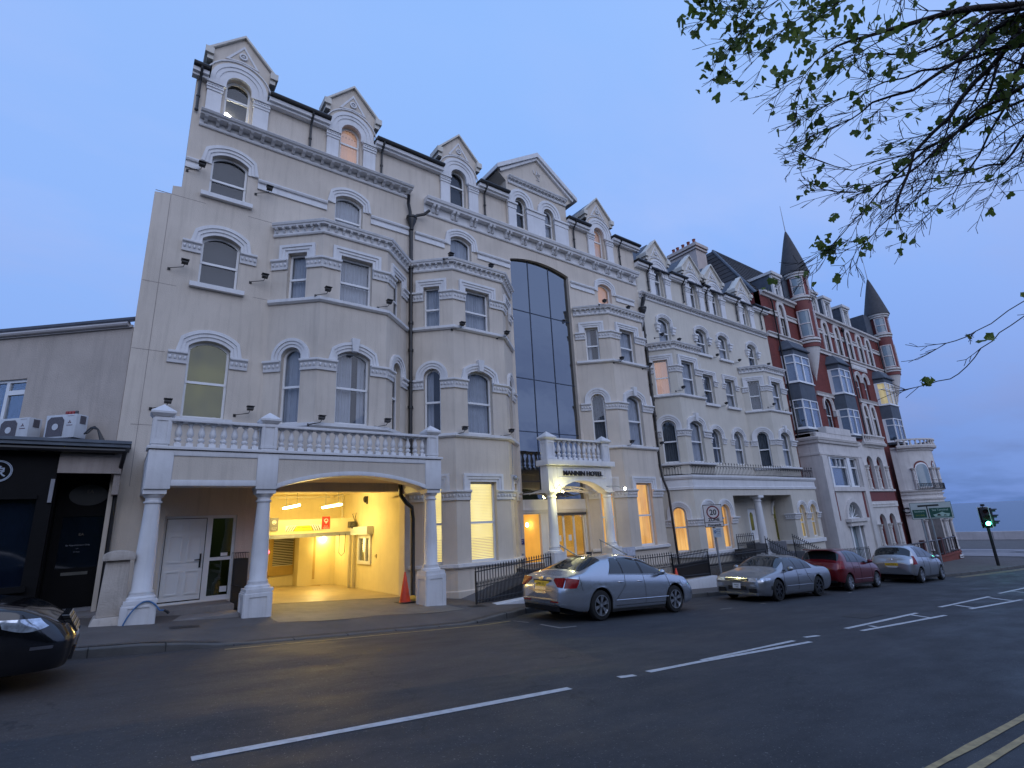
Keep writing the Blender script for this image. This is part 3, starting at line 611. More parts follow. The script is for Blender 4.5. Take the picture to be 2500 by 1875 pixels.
# entrance: lintel, side lights, doors, hall
en = MB(); en.fbox(HF, 10.79, 13.74, .36, .80, -.34, -.06); en.fbox(HF, 10.79, 13.74, .44, .47, -.06, -.02)
en.plate(HF, [(10.79, -1.28), (13.74, -1.28), (13.74, .36), (10.79, .36)], [[(10.86, -1.22), (11.60, -1.22), (11.60, .32), (10.86, .32)], [(12.20, -1.24), (13.66, -1.24), (13.66, .31), (12.20, .31)]], .1, -.10)
ent = en.build('entrance', WHITE, H)
dr = MB()
for a, b in ((12.20, 12.66), (12.67, 13.15), (13.16, 13.66)): dr.plate(HF, [(a, -1.24), (b, -1.24), (b, .31), (a, .31)], [[(a + .035, -1.16), (b - .035, -1.16), (b - .035, .24), (a + .035, .24)]], .04, -.14)
dd = dr.build('sliding_door', UPVC, ent); MB().fbox(HF, 12.2, 13.66, -1.2, .3, -.165, -.16).build('pane', CLEARG, dd)
MB().fbox(HF, 12.16, 13.7, .26, .33, -.12, -.03).build('door_track', mat('dark_metal', (.05, .05, .05), .4, .1), ent)
for u in (12.43, 12.92): MB().fbox(HF, u - .07, u + .07, -.62, -.42, -.135, -.13).build('notice', UPVC, dd)
hall = MB(); hall.fbox(HF, 10.8, 17.2, -1.27, .78, -2.2, -2.15); hall.fbox(HF, 17.0, 17.1, -1.27, .78, -2.15, -.4); hall.fbox(HF, 10.8, 10.84, -1.27, .78, -2.15, -.3); hall.fbox(HF, 11.75, 11.8, -1.27, .78, -2.15, -.3); hall.build('hall', LITH, ent)  # hall walls carry the lamplight as their own emission
MB().fbox(HF, 10.8, 17.2, -1.30, -1.26, -2.2, -.1).build('hall_floor', mat('tan_floor', (.35, .25, .12), .5, .2), ent)
for p in (HF.p(11.62, -.02, -.9), HF.p(12.62, .02, -1.3)): MB().ball(p, .05, 8, 6, (1, 1, 1.3)).build('wall_lamp', WARM, ent)
# white steel canopy trusses behind the portal
tr = MB()
def truss(y, x0, x1, z, rise):
    n = 10; a = []; c = []
    for i in range(n + 1):
        q = i / n; a.append((x0 + (x1 - x0) * q, y, z + rise * (1 - (2 * q - 1) ** 2))); c.append((x0 + (x1 - x0) * q, y, z + rise * .35 * (1 - (2 * q - 1) ** 2) + (.02)))
    tr.tube(a, .022, 6).tube(c, .018, 6)
    for i in range(n): tr.tube([a[i], c[i + 1]] if i % 2 else [c[i], a[i + 1]], .012, 5)
truss(13.7, 10.85, 13.7, .95, .22); truss(13.3, 10.85, 13.7, .95, .22)
tr.tube([(10.85, 14, .98), (10.85, 12.8, .96)], .02, 6).tube([(13.7, 14, .98), (13.7, 12.8, .96)], .02, 6)
tr.build('canopy_truss', WHITE, H)
# portal
PO = MB(); pfr = Fr((0, 12.55), (1, 0)); x0, x1 = 10.74, 13.62
al = arch(11.15, 13.20, .97, 1.30, .31, 14)
out = [(x0, .97), al[0]] + al[2:][::-1] + [al[1], (x1, .97), (x1, 1.78), (x0, 1.78)]
PO.plate(pfr, out, [], .38, 0, True)
PO.strip(pfr, archcurve(11.15, 13.20, .99, 1.30, .31, 0, 14)[1:-1], archcurve(11.15, 13.20, .99, 1.30, .31, .07, 14)[1:-1], .02, 0)
PO.plate(pfr, [(x0 + .38, 1.38), (x1 - .30, 1.38), (x1 - .3, 1.74), (x0 + .38, 1.74)], [[(x0 + .42, 1.42), (x1 - .34, 1.42), (x1 - .34, 1.70), (x0 + .42, 1.70)]], .015, .015)
PO.box(x0 - .09, 12.43, 1.78, x1 + .09, 13.02, 1.96)
PO.box(x0 + .02, 12.58, 2.62, x1 - .02, 12.86, 2.68)
porch = PO.build('entrance_portal', WHITE, H, bevel=.008)
for x in (x0 + .2, x1 - .17):
    column_round(porch, x + .02, 12.72, -.92, -.72, .86, .97, .155, .135, .3)
    pedestal(porch, x + .02, 12.72, .46, -2.3, -.92, 'column_base', pyr=False)
pedestal(porch, x0 + .17, 12.72, .30, 1.96, 2.60, capw=.08); pedestal(porch, x1 - .15, 12.72, .30, 1.96, 2.60, capw=.08)
for i in range(10): baluster_mb(x0 + .43 + i * (x1 - x0 - .83) / 9, 12.72, 1.96, 2.62, .075).build('baluster', WHITE, porch, smooth=35)
LET = mat('bronze_letters', (.035, .03, .03), .35, .1, 5., metal=.6)
frtext('sign_lettering', 'MANNIN HOTEL', .215, LET, porch, pfr, (x0 + x1) / 2 + .04, 1.46, .055, .02, bold=.004, sx=1.12)
lp = MB(); lp.tube([(13.25, 12.5, 1.12), (13.45, 12.2, 1.10), (13.6, 12.08, 1.02)], .012, 6).ball((13.62, 12.06, 1.02), .05, 8, 6); lp.tube([(10.98, 12.5, 1.02), (10.95, 12.3, 1.15), (11.02, 12.2, .98)], .012, 6); lp.build('lamp_arm', STEEL, porch)
MB().ball((13.62, 12.02, 1.00), .045, 10, 8).build('lamp', WHITEL, porch)
MB().ball((11.02, 12.24, .93), .03, 10, 8).build('lamp', WARM, porch)
for nm, loc, tgt, e, c, sz in (('portal_spot', (13.62, 12.02, 1.0), (12.3, 12.6, 1.5), 16, (1, .93, .45), .9), ('portal_spot', (11.05, 12.15, .92), (11.3, 12.6, 1.4), 17, (1, .95, .40), .9)):
    l = bpy.data.lights.new(nm, 'POINT'); l.energy = e * 1.7; l.color = c; l.shadow_soft_size = .05
    o = bpy.data.objects.new(nm, l); COL.objects.link(o); o.location = loc
l = bpy.data.lights.new('hall_light', 'POINT'); l.energy = 14; l.color = (1, .72, .3); l.shadow_soft_size = .15; o = bpy.data.objects.new('hall_light', l); COL.objects.link(o); o.location = (12.6, 13.2, .7)
# platform, steps and ramp in front of the entrance
pl = MB(); pl.box(9.9, 12.4, -2.6, 13.8, 14.3, -1.27); pl.box(11.0, 12.0, -2.6, 12.9, 12.4, -1.5); pl.box(11.0, 11.7, -2.6, 12.9, 12.0, -1.75)
pl.hexa([(7.7, 12.0, -2.6), (9.9, 12.0, -2.6), (9.9, 13.9, -2.6), (7.7, 13.9, -2.6)], [(7.7, 12.0, -1.86), (9.9, 12.0, -1.36), (9.9, 13.9, -1.36), (7.7, 13.9, -1.86)]); pl.build('entrance_steps', mat('grey_slab', (.13, .13, .14), .8, .15, 4.), H)
hr = MB()
for x in (11.05, 12.95): hr.tube([(x, 12.75, -.60), (x, 11.62, -1.05)], .02, 8).tube([(x, 12.7, -1.3), (x, 12.7, -.60)], .018, 6).tube([(x, 11.66, -2.0), (x, 11.66, -1.03)], .018, 6)
hr.build('handrail', STEEL, H, smooth=40)
# signs by the entrance (unreadable small print kept as strokes)
for a, b, c, d, m in ((10.50, 10.66, -.42, .06, mat('grey_plate', (.32, .36, .42), .3, .2, 30.)), (10.51, 10.76, -.62, -.45, mat('navy_plate', (.02, .03, .16), .4, .1))): MB().fbox(HF, a, b, c, d, .0, .02).build('wall_sign', m, H)
for i, (tx, v) in enumerate((('PRIVATE', -.52), ('HOTEL', -.58))): frtext('sign_lettering', tx, .045, UPVC, H, HF, 10.635, v, .022, .001)
MB().fbox(HF, 10.52, 10.60, -.85, -.65, 0, .01).build('wall_sign', mat('grey_plate'), H)
MB().fbox(HF, 10.58, 10.72, -1.18, -.98, 0, .1).fbox(HF, 10.62, 10.68, -.98, -.9, .02, .08).build('ash_box', STEEL, H)
nb = MB(); nb.box(13.72, 12.70, -1.24, 14.60, 12.78, -.92); nbb = nb.build('notice_board', mat('pale_grey_paint', (.42, .44, .50), .5, .08), H); MB().box(13.76, 12.685, -1.2, 14.14, 12.7, -.96).box(14.17, 12.685, -1.2, 14.56, 12.7, -.96).build('notice', mat('faded_paper', (.48, .50, .58), .6, .15, 12.), nbb); MB().box(13.8, 12.72, -2.2, 13.84, 12.76, -1.24).box(14.48, 12.72, -2.2, 14.52, 12.76, -1.24).build('post', mat('pale_grey_paint'), nbb)

# ------------------------------------------------------------------ the car porch on three columns
CPF = Fr((0, 12), (1, 0))
b = MB()
big = arch(2.66, 6.16, .98, 1.29, .29, 20)
out = [(.34, .98), (.70, .98), (.70, 1.04), (2.26, 1.04), (2.26, .98), (2.66, .98)] + big[2:][::-1][1:-1] + [(6.16, .98), (6.62, .98), (6.62, 1.74), (.34, 1.74)]
b.plate(CPF, out, [], .42, 0, True)
b.strip(CPF, archcurve(2.66, 6.16, 1.0, 1.29, .29, 0, 20)[1:-1], archcurve(2.66, 6.16, 1.0, 1.29, .29, .09, 20)[1:-1], .025, 0)
# raised borders leave cream panels
b.fbox(CPF, .34, .75, .98, 1.72, 0, .025); b.fbox(CPF, 2.25, 2.66, .98, 1.72, 0, .025); b.fbox(CPF, 6.17, 6.62, .98, 1.72, 0, .025); b.fbox(CPF, .75, 2.25, 1.62, 1.72, 0, .024); b.fbox(CPF, 2.66, 6.17, 1.62, 1.72, 0, .024); b.fbox(CPF, .75, 2.25, 1.04, 1.15, 0, .024)
b.box(.34, 12.42, .98, .62, 13.99, 1.74); b.box(6.34, 12.42, .98, 6.62, 13.99, 1.74)
b.box(.30, 11.94, 1.74, 6.66, 12.44, 1.80); b.box(.36, 11.98, 1.80, .64, 13.99, 1.805)
b.box(.62, 11.98, 2.30, 6.45, 12.22, 2.36)
cp = b.build('car_porch', WHITE, H, bevel=.006)
MB().plate(CPF, [(.76, 1.16), (2.24, 1.16), (2.24, 1.61), (.76, 1.61)], [], .004, .004).plate(CPF, [(2.67, 1.10)] + [(u, v + .1) for u, v in big[2:][::-1][1:-1]] + [(6.16, 1.10), (6.16, 1.61), (2.67, 1.61)], [], .004, .004).build('panel', CREAM, cp)
MB().box(.60, 12.4, 1.30, 6.36, 13.99, 1.36).build('ceiling', mat('porch_ceiling', (.60, .52, .42), .9, .1), cp)
MB().box(.34, 12.0, 1.70, 6.62, 13.99, 1.74).build('deck', LEAD, cp)
for x in (.50, 2.45, 6.40):
    pedestal(cp, x, 12.14, .28, 1.80, 2.38, capw=.07, caph=.17)
    column_round(cp, x + .02, 12.2, -1.04, -.86, .82, .98, .165, .125, .3)
pedestal(cp, .50, 12.2, .50, -1.46, -1.04, 'column_base', pyr=False); pedestal(cp, 2.45, 12.2, .50, -1.72, -1.04, 'column_base', pyr=False); pedestal(cp, 6.42, 12.2, .52, -1.92, -1.04, 'column_base', pyr=False)
for i in range(8): baluster_mb(.79 + i * .2, 12.12, 1.80, 2.31, .066).build('baluster', WHITE, cp, smooth=35)
for i in range(18): baluster_mb(2.72 + i * .2015, 12.12, 1.80, 2.31, .066).build('baluster', WHITE, cp, smooth=35)
# side door with glass panel
d = MB().plate(HF, DOOR, [[(.90, -1.26), (1.69, -1.26), (1.69, .50), (.90, .50)], [(1.80, -1.2), (2.22, -1.2), (2.22, -.45), (1.80, -.45)], [(1.80, -.38), (2.22, -.38), (2.22, .48), (1.80, .48)]], .07, -.06)
df = d.build('door_frame', UPVC, H)
d = MB().fbox(HF, .915, 1.675, -1.235, .485, -.13, -.085)
for a, bb in ((.98, 1.25), (1.35, 1.62)):
    for v0, v1 in ((-1.12, -.62), (-.45, .13), (.22, .40)): d.plate(HF, [(a, v0), (bb, v0), (bb, v1), (a, v1)], [[(a + .03, v0 + .03), (bb - .03, v0 + .03), (bb - .03, v1 - .03), (a + .03, v1 - .03)]], .02, -.066)
dl = d.build('door', UPVC, df)
MB().fbox(HF, .90, .915, -1.25, .5, -.13, -.12).fbox(HF, 1.675, 1.69, -1.25, .5, -.13, -.12).fbox(HF, .9, 1.69, .485, .5, -.13, -.12).fbox(HF, .9, 1.69, -1.26, -1.235, -.13, -.1).build('door_gap', UNDER0, df)
MB().fbox(HF, 1.60, 1.635, -.58, -.28, -.09, -.055).tube([HF.p(1.617, -.40, -.055), HF.p(1.617, -.40, -.01), HF.p(1.50, -.41, -.01)], .012, 6).build('handle', BLACK, dl)
MB().fbox(HF, 1.8, 2.22, -1.2, .48, -.10, -.095).build('pane', DARKG, df); MB().fbox(HF, 1.75, 2.25, -1.25, .5, -.32, -.3).build('interior', LITG, df)
MB().fbox(HF, 2.02, 2.16, -.36, -.29, -.092, -.09).fbox(HF, 2.06, 2.2, -1.14, -1.02, -.092, -.09).build('sticker', UPVC, df)
MB().fbox(HF, .70, .75, .02, .11, 0, .02).build('keypad', mat('navy_plate'), H)
# door steps
st = MB(); st.box(.74, 12.95, -1.75, 2.20, 14.02, -1.31); st.box(.76, 12.15, -1.8, 2.18, 12.95, -1.41); st.build('door_step', CONC, H, bevel=.012)

# ------------------------------------------------------------------ garage interior
gx0, gx1, gy0, gy1 = 2.75, 6.60, 14.34, 19.2
g = MB(); g.box(gx0 - .1, gy0, -1.95, gx0, 22, 1.45); g.box(gx1, gy0, -1.95, gx1 + .1, 22, 1.45); g.box(gx0, gy0, 1.33, gx1, 22, 1.43); g.box(gx0, 19.2, .0, gx1, 19.3, 1.33); g.box(gx0, 20.0, -1.95, gx1, 20.1, .1); g.box(gx0, 19.3, .0, gx1, 20.1, .1)
g.box(5.16, 19.4, -1.95, 5.64, 20, .0)   # pier in the back
gr_ = g.build('garage', GARG, H)
gf = MB(); gf.add([(gx0, 13.98, zp(gx0, 14) + .012), (gx1, 13.98, zp(gx1, 14) + .012), (gx1, 21.05, zp(gx1, 14) + .012), (gx0, 21.05, zp(gx0, 14) + .012)], [(0, 1, 2, 3)]); gf.build('garage_floor', GARF, gr_)
sh = MB(); sh.box(3.0, 17.9, .06, 6.55, 18.25, .50); sb = sh.build('shutter_box', GARG, gr_)
q = MB(); q.box(3.0, 17.84, -.06, 6.5, 17.90, .06)
for i in range(24): q.box(3.0 + i * .146, 17.83, .03 + .015 * (i % 2), 3.1 + i * .146, 17.85, .05)
q.build('shutter_rail', STEEL, sb)
q = MB(); q.box(6.36, 17.85, -1.8, 6.44, 17.95, .02); q.box(6.48, 17.8, -1.8, 6.56, 17.86, .02); q.box(2.8, 17.85, -1.6, 2.9, 17.98, .02); q.tube([(6.2, 19.1, 1.3), (6.2, 18.2, 1.3), (6.2, 18.2, .5)], .03, 8); q.build('shutter_guide', mat('cream_steel', (.5, .44, .3), .5, .1), sb)
q = MB(); q.box(6.30, 17.7, .18, 6.52, 17.95, .38); q.ball((6.42, 17.68, .22), .09, 8, 6); q.tube([(6.5, 17.75, .5), (6.52, 17.72, .66), (6.4, 17.75, .62), (6.5, 17.75, .35)], .012, 5); q.tube([(6.0, 17.8, .0), (6.0, 17.8, -.6), (6.08, 17.8, -.7), (6.18, 17.8, -.6), (6.2, 17.8, .0)], .010, 5); q.build('shutter_motor', mat('dark_metal'), sb)
SF = Fr((3.0, 17.9), (1, 0))
YEL = mat('sign_yellow', (.75, .52, .02), .4, .05); q = MB().plate(SF, [(1.31, .14), (2.42, .14), (2.42, .32), (1.31, .32)], [], .01, .02); hb = q.build('height_sign', UPVC, sb)
MB().plate(SF, [(1.55, .145), (2.18, .145), (2.06, .31), (1.67, .31)], [], .006, .028).build('sign_face', YEL, hb)
q = MB()
for i in range(4): q.plate(SF, [(1.32 + i * .07, .145), (1.345 + i * .07, .145), (1.445 + i * .07, .31), (1.42 + i * .07, .31)], [], .004, .032); q.plate(SF, [(2.16 + i * .07, .145), (2.185 + i * .07, .145), (2.10 + i * .07, .31), (2.075 + i * .07, .31)], [], .004, .034)
q.build('sign_stripe', BLACK, hb); frtext('sign_lettering', 'MAX. HEADROOM', .05, BLACK, hb, SF, 1.865, .235, .032, .001); frtext('sign_lettering', '7FT', .045, BLACK, hb, SF, 1.865, .17, .032, .001)
def psign(u, m, lines, icon):
    s = MB().plate(SF, [(u, .17), (u + .26, .17), (u + .26, .57), (u, .57)], [], .012, .03).build('wall_sign', m, sb)
    for i, tx in enumerate(lines): frtext('sign_lettering', tx, .034, UPVC, s, SF, u + .135, .255 - i * .045, .033, .001)
    ring = [(u + .135 + .065 * math.cos(a * math.pi / 8), .44 + .065 * math.sin(a * math.pi / 8)) for a in range(16)]; r2 = [(u + .135 + .048 * math.cos(a * math.pi / 8), .44 + .048 * math.sin(a * math.pi / 8)) for a in range(16)]
    k = MB().plate(SF, ring, [r2], .003, .034)
    if icon: k.plate(SF, [(u + .085, .42), (u + .135, .33), (u + .185, .42)], [], .003, .034)
    else: k.plate(SF, [(u + .09, .415), (u + .18, .415), (u + .18, .44), (u + .155, .47), (u + .115, .47), (u + .09, .44)], [], .003, .034)
    k.build('sign_icon', UPVC, s)
psign(.83, mat('sign_grey', (.12, .12, .13), .5, .05), ('CUSTOMER', 'PARKING', 'ENTRANCE ONLY'), 0); psign(2.43, mat('sign_red', (.50, .03, .02), .5, .05), ('PRIVATE', 'PARKING IN', 'OPERATION'), 1)
# louvre, back doorway, vents, counter window with roller box
lv = MB(); lf = Fr((3.6, 20.0), (1, 0)); lv.plate(lf, [(.2, -1.28), (1.55, -1.28), (1.55, .05), (.2, .05)], [[(.86, -.97), (1.52, -.97), (1.52, -.02), (.86, -.02)]], .05, .05)
lo = lv.build('louvre', mat('ochre_paint', (.42, .30, .10), .7, .1), gr_)
q = MB()
for i in range(17): z0 = -.955 + i * .055; q.hexa([lf.p(.86, z0, .0), lf.p(1.52, z0, .0), lf.p(1.52, z0 - .012, .06), lf.p(.86, z0 - .012, .06)], [lf.p(.86, z0 + .014, .0), lf.p(1.52, z0 + .014, .0), lf.p(1.52, z0, .06), lf.p(.86, z0, .06)])
q.build('slat', UPVC, lo); MB().fbox(lf, .86, 1.52, -.97, -.02, .01, .012).build('louvre_back', DARKR, lo)
MB().box(5.66, 19.94, -1.5, 5.88, 19.99, -.02).box(5.45, 19.3, -1.78, 5.9, 19.39, -1.66).build('back_doorway', mat('ochre_paint'), gr_)
WX = Fr((6.6, 18.3), (0, -1))   # right garage wall seen from inside
def gwin(u0, u1, v0, v1):
    w_ = MB().plate(WX, [(u0, v0), (u1, v0), (u1, v1), (u0, v1)], [[(u0 + .1, v0 + .1), (u0 + .62, v0 + .1), (u0 + .62, v1 - .12), (u0 + .1, v1 - .12)], [(u0 + .70, v0 + .1), (u1 - .12, v0 + .1), (u1 - .12, v1 - .12), (u0 + .70, v1 - .12)]], .08, .06).build('counter_window', UPVC, gr_)
    MB().fbox(WX, u0 + .05, u1 - .05, v0 + .05, v1 - .05, .005, .01).build('pane', GLASS, w_); MB().fbox(WX, u0 + .1, u1 - .1, v0 + .1, v1 - .1, .001, .004).build('interior', mat('counter_inside', (.35, .3, .2), .8, .3, 6.), w_)
    MB().fbox(WX, u0 - .35, u1 + .12, v1 - .0, v1 + .25, .0, .22).build('roller_box', UPVC, w_, bevel=.01)
gwin(.72, 1.80, -.98, -.06)
q = MB(); q.ball(WX.p(1.35, 1.05, .08), .07, 8, 6, (1, 1, 1.6)); q.fbox(WX, 1.3, 1.4, .9, 1.15, 0, .03); q.build('wall_camera', BLACK, gr_)
MB().fbox(WX, 3.4, 3.75, .95, 1.0, .0, .12).fbox(WX, 2.1, 2.14, -.75, -.68, 0, .03).fbox(WX, 2.2, 2.22, -.78, -.66, 0, .03).build('wall_box', GARG, gr_)
MB().box(3.6, 18.6, 1.22, 5.9, 18.66, 1.28).build('ceiling_tray', mat('cream_steel'), gr_)
for x in (4.13, 5.32):
    lt = MB().tube([(x, 15.75, .84), (x, 17.5, .84)], .035, 10).build('ceiling_lamp', TUBE, gr_, smooth=40)
    MB().tube([(x, 16.0, .87), (x, 16.0, 1.33)], .006, 5).tube([(x, 17.2, .87), (x, 17.2, 1.33)], .006, 5).build('hanger', STEEL, lt)
    MB().box(x - .03, 15.72, .865, x + .03, 17.53, .885).build('lamp_housing', UPVC, lt)
MB().ball((6.14, 19.9, -.16), .08, 10, 8, (1, .6, 1)).build('bulkhead_lamp', WARM, gr_)
for loc, e in (((4.7, 16.6, .72), 165), ((5.9, 19.3, -.4), 40), ((4.0, 19.0, -.6), 14)):
    l = bpy.data.lights.new('garage_light', 'POINT'); l.energy = e * .88; l.color = (1, .72, .22); l.shadow_soft_size = .3; o = bpy.data.objects.new('garage_light', l); COL.objects.link(o); o.location = loc
MB().box(2.78, 13.62, -.50, 2.86, 13.98, -.24).build('sensor_box', BLACK, H); MB().ball((2.88, 13.45, -.33), .05, 10, 8).build('signal_lamp', REDL, H)
# downpipes with hopper heads
q = MB(); q.tube([(6.50, 13.72, 10.7), (6.55, 13.86, 10.45), (6.62, 13.88, 10.2), (6.64, 13.88, 9.95)], .055, 8).tube([(7.25, 13.7, 10.35), (7.1, 13.8, 10.2), (6.85, 13.86, 10.1), (6.72, 13.88, 9.95)], .05, 8)
q.lathe(6.67, 13.86, [(.06, 9.5), (.07, 9.62), (.15, 9.82), (.15, 9.9), (.18, 9.92), (.18, 9.98)], 12)
q.tube([(6.67, 13.9, 9.55), (6.67, 13.9, 1.78)], .06, 10)
for z in (8.35, 8.1, 6.2, 5.3, 3.5, 2.3, 4.3): q.lathe(6.67, 13.9, [(.085, z), (.085, z + .08)], 10)
q.tube([(6.3, 13.75, 1.25), (6.3, 13.72, .95), (6.45, 13.7, .75), (6.62, 13.7, .62), (6.66, 13.7, .3), (6.66, 13.7, -1.72), (6.6, 13.6, -1.85)], .06, 10)
q.build('downpipe', PIPE, H, smooth=40)
# floodlights
for (x, y, z) in ((.70, 13.75, 9.40), (2.33, 13.75, 9.32), (.60, 13.75, 6.57), (2.40, 13.75, 6.66), (.62, 13.75, 3.08), (2.32, 13.75, 3.07)): floodlight(H, HF, x, z, 0)
bf = Fr((0, 13.06), (1, 0))
for (x, z) in ((3.78, 6.24), (5.50, 6.27), (3.78, 2.78), (5.50, 2.84), (7.90, 6.08), (9.60, 6.10), (7.90, 2.80), (9.60, 2.84), (15.15, 6.08), (15.22, 2.80), (16.98, 2.84), (16.86, 6.08)): floodlight(H, bf, x, z, 0, .22, -.25)
for (x, z) in ((7.6, 8.42), (9.15, 8.46), (14.6, 8.42), (16.0, 8.44)): floodlight(H, bf, x, z, 0, .12, -.2)
q = MB(); q.tube([(9.86, 13.2, 2.5), (9.86, 13.22, 1.5)], .012, 5); q.ball((9.86, 13.1, 1.42), .08, 8, 6); q.build('dome_camera', STEEL, H)
# ------------------------------------------------------------------ the plainer cream hotel wing further down the hill
A = empty('annex_hotel', (24, 14, -2.6), 'pale cream four-bay hotel wing with iron balcony rail, beside the red brick one', 'hotel')
holes = []
for (a, b, k) in ((19.30, 20.22, 'net'), (22.25, 23.20, 'part'), (24.2, 25.1, 'net'), (27.05, 27.95, 'part')):
    holes.append(window(A, HF, a, b, 7.80, 9.16, .18, k, mid=8.42, leg=8.72, off=.17, sill=.15))
for (a, b, k) in ((22.30, 23.20, 'part'), (24.22, 25.14, 'net')):
    holes.append(window(A, HF, a, b, 5.25, 6.74, 0, k, mid=5.95, leg=6.46, off=.2, sill=.15))
    holes.append(window(A, HF, a + .02, b - .02, 2.34, 4.02, .28, k, mid=3.1, leg=3.56, off=.2))
t = MB()
for a, b in ((19.30, 20.22), (22.25, 23.20), (24.2, 25.1), (27.05, 27.95)):
    for u in (a - .12, b + .12): t.box(u - .12, 13.86, 8.50, u + .12, 14.0, 8.74); t.box(u - .15, 13.82, 8.66, u + .15, 14.0, 8.74); t.box(u - .09, 13.89, 8.38, u + .09, 14.0, 8.50)
for a, b in ((22.30, 23.20), (24.22, 25.14)):
    for z in (6.18, 3.30): capband(t, [(a - .30, 14), (a, 14)], z, z + .26); capband(t, [(b, 14), (b + .30, 14)], z, z + .26)
t.build('moulding', WHITE, A)
PD = [(24.42, -1.25), (25.32, -1.25), (25.32, .22), (24.42, .22)]
w4 = window(A, HF, 26.80, 27.85, -1.40, .50, .50, 'olive', mid=-.35, leg=-.1, off=.22)
wall = MB().plate(HF, [(18.1, -2.75), (29.62, -3.2), (29.62, 10.2), (18.1, 10.2)], holes + [PD, w4], .35)
for a, b in ((18.12, 19.04), (20.56, 21.86), (23.34, 23.78), (25.30, 26.74), (28.26, 29.62)): wall.box(a, 14.0, 10.2, b, 14.3, 11.56)
wall.box(29.3, 14.35, -3.0, 29.62, 22, 11.5); wall.build('wall', CREAM2, A)
dm = MB().plate(HF, PD, [[(24.72, -.8), (25.02, -.8), (25.02, -.1), (24.96, 0.02), (24.87, .06), (24.78, .02), (24.72, -.1)]], .05, -.1); dm.fbox(HF, 24.5, 24.68, -1.15, .1, -.1, -.088); dp = dm.build('door', UPVC, A); MB().fbox(HF, 24.7, 25.04, -.85, .1, -.14, -.13).build('pane', LITG, dp)
cornice(A, [(18.16, 14), (29.5, 14)], 9.84, 10.10, .24, brk=.2, bw=.075)
for c, k in ((19.80, 'net'), (22.60, 'net'), (24.55, 'net'), (27.50, 'net')): dormer(A, c, -.9, k)
eaves(A, [(18.1, 19.06), (20.56, 21.86), (23.34, 23.80), (25.3, 26.74), (28.24, 29.9)], 11.68, pipes=(18.9, 21.6, 23.62, 26.5, 29.1))
MB().hexa([(18.15, 13.8, 11.58), (29.6, 13.8, 11.58), (29.6, 19, 13.4), (18.15, 19, 13.4)], [(18.15, 13.8, 11.63), (29.6, 13.8, 11.63), (29.6, 19, 13.5), (18.15, 19, 13.5)]).build('roof', SLATE, A)
A1 = [(18.15, 14), (18.90, 13.06), (20.75, 13.06), (21.70, 14)]; A2 = [(25.75, 14), (26.50, 13.06), (28.55, 13.06), (29.5, 14)]
def arows(fa, fb, a1, b1): return [(5.15, 6.72, 0, 6.42, 5.92, False, fa, fb, a1, b1), (2.20, 4.00, .17, 3.58, 3.1, True, fa, fb, a1, b1)]
bay(A, A1, 1.7, 7.2, arows(.40, 1.34, .26, .88), CREAM2, cor=(7.18, 7.52), groups=('dim', 'dark', 'net', 'net', 'net', 'net'))
bay(A, A2, 1.7, 7.2, arows(.56, 1.50, .34, .90), CREAM2, cor=(7.18, 7.52), groups=('dark', 'dark', 'net', 'net', 'net', 'net'))
# ground floor standing forward, with an open porch
gfr = Fr((0, 13.06), (1, 0)); cfr = Fr((18.1, 14), (.85, -.94)); Lc = math.hypot(.85, .94)
G = [window(A, gfr, 19.45, 20.15, -1.38, .44, .34, 'lit', mid=-.42, leg=-.1, off=.22), window(A, gfr, 20.68, 21.36, -1.38, .44, .33, 'lit', mid=-.42, leg=-.1, off=.22)]
G2 = [window(A, gfr, 27.55, 28.18, -1.30, .32, .30, 'pale', mid=-.55, leg=-.2, off=.2), window(A, gfr, 28.72, 29.35, -1.30, .32, .30, 'pale', mid=-.55, leg=-.2, off=.2)]
G0 = window(A, cfr, .32, .86, -1.38, .40, .26, 'lit', mid=-.42, leg=-.1, off=.22)
w = MB().plate(gfr, [(18.95, -2.75), (21.80, -2.9), (21.80, 1.1), (18.95, 1.1)], G, .34).plate(gfr, [(27.0, -3.1), (29.72, -3.25), (29.72, 1.1), (27.0, 1.1)], G2, .34).plate(cfr, [(0, -2.7), (Lc, -2.7), (Lc, 1.1), (0, 1.1)], [G0], .34)
w.fbox(gfr, 21.80, 27.0, .80, 1.1, -.40, 0); w.box(21.5, 13.4, -2.8, 21.80, 14, 1.1); w.box(27.0, 13.4, -3.0, 27.3, 14, 1.1); w.box(29.5, 13.4, -3.2, 29.72, 14, 1.6)
w.build('ground_floor', CREAM2, A)
PTH = [(18.08, 14), (18.95, 13.06), (29.74, 13.06), (29.74, 14)]
c = MB().sweep(PTH, [(-.03, 1.08), (.05, 1.08), (.06, 1.18), (.02, 1.2), (.02, 1.5), (.06, 1.5), (.10, 1.58), (.10, 1.66), (-.03, 1.68)]); c.add([(18.08, 14, 1.66), (18.95, 13.06, 1.66), (29.74, 13.06, 1.66), (29.74, 14, 1.66)], [(0, 1, 2, 3)])
for pth in ([(18.1, 14), tuple(cfr.p(.32, 0)[:2])], [tuple(cfr.p(.86, 0)[:2]), (18.95, 13.06), (19.45, 13.06)], [(20.15, 13.06), (20.68, 13.06)], [(21.36, 13.06), (21.8, 13.06), (21.8, 13.5)], [(27.0, 13.5), (27.0, 13.06), (27.55, 13.06)], [(28.18, 13.06), (28.72, 13.06)], [(29.35, 13.06), (29.72, 13.06)]): capband(c, pth, -.38, -.10)
c.sweep([(18.08, 14), (18.95, 13.06), (21.8, 13.06), (21.8, 13.9)], [(-.02, -1.58), (.10, -1.58), (.10, -1.42), (-.02, -1.41)]).sweep([(27.0, 13.9), (27.0, 13.06), (29.72, 13.06)], [(-.02, -1.55), (.10, -1.55), (.10, -1.38), (-.02, -1.37)])
c.build('moulding', WHITE, A)
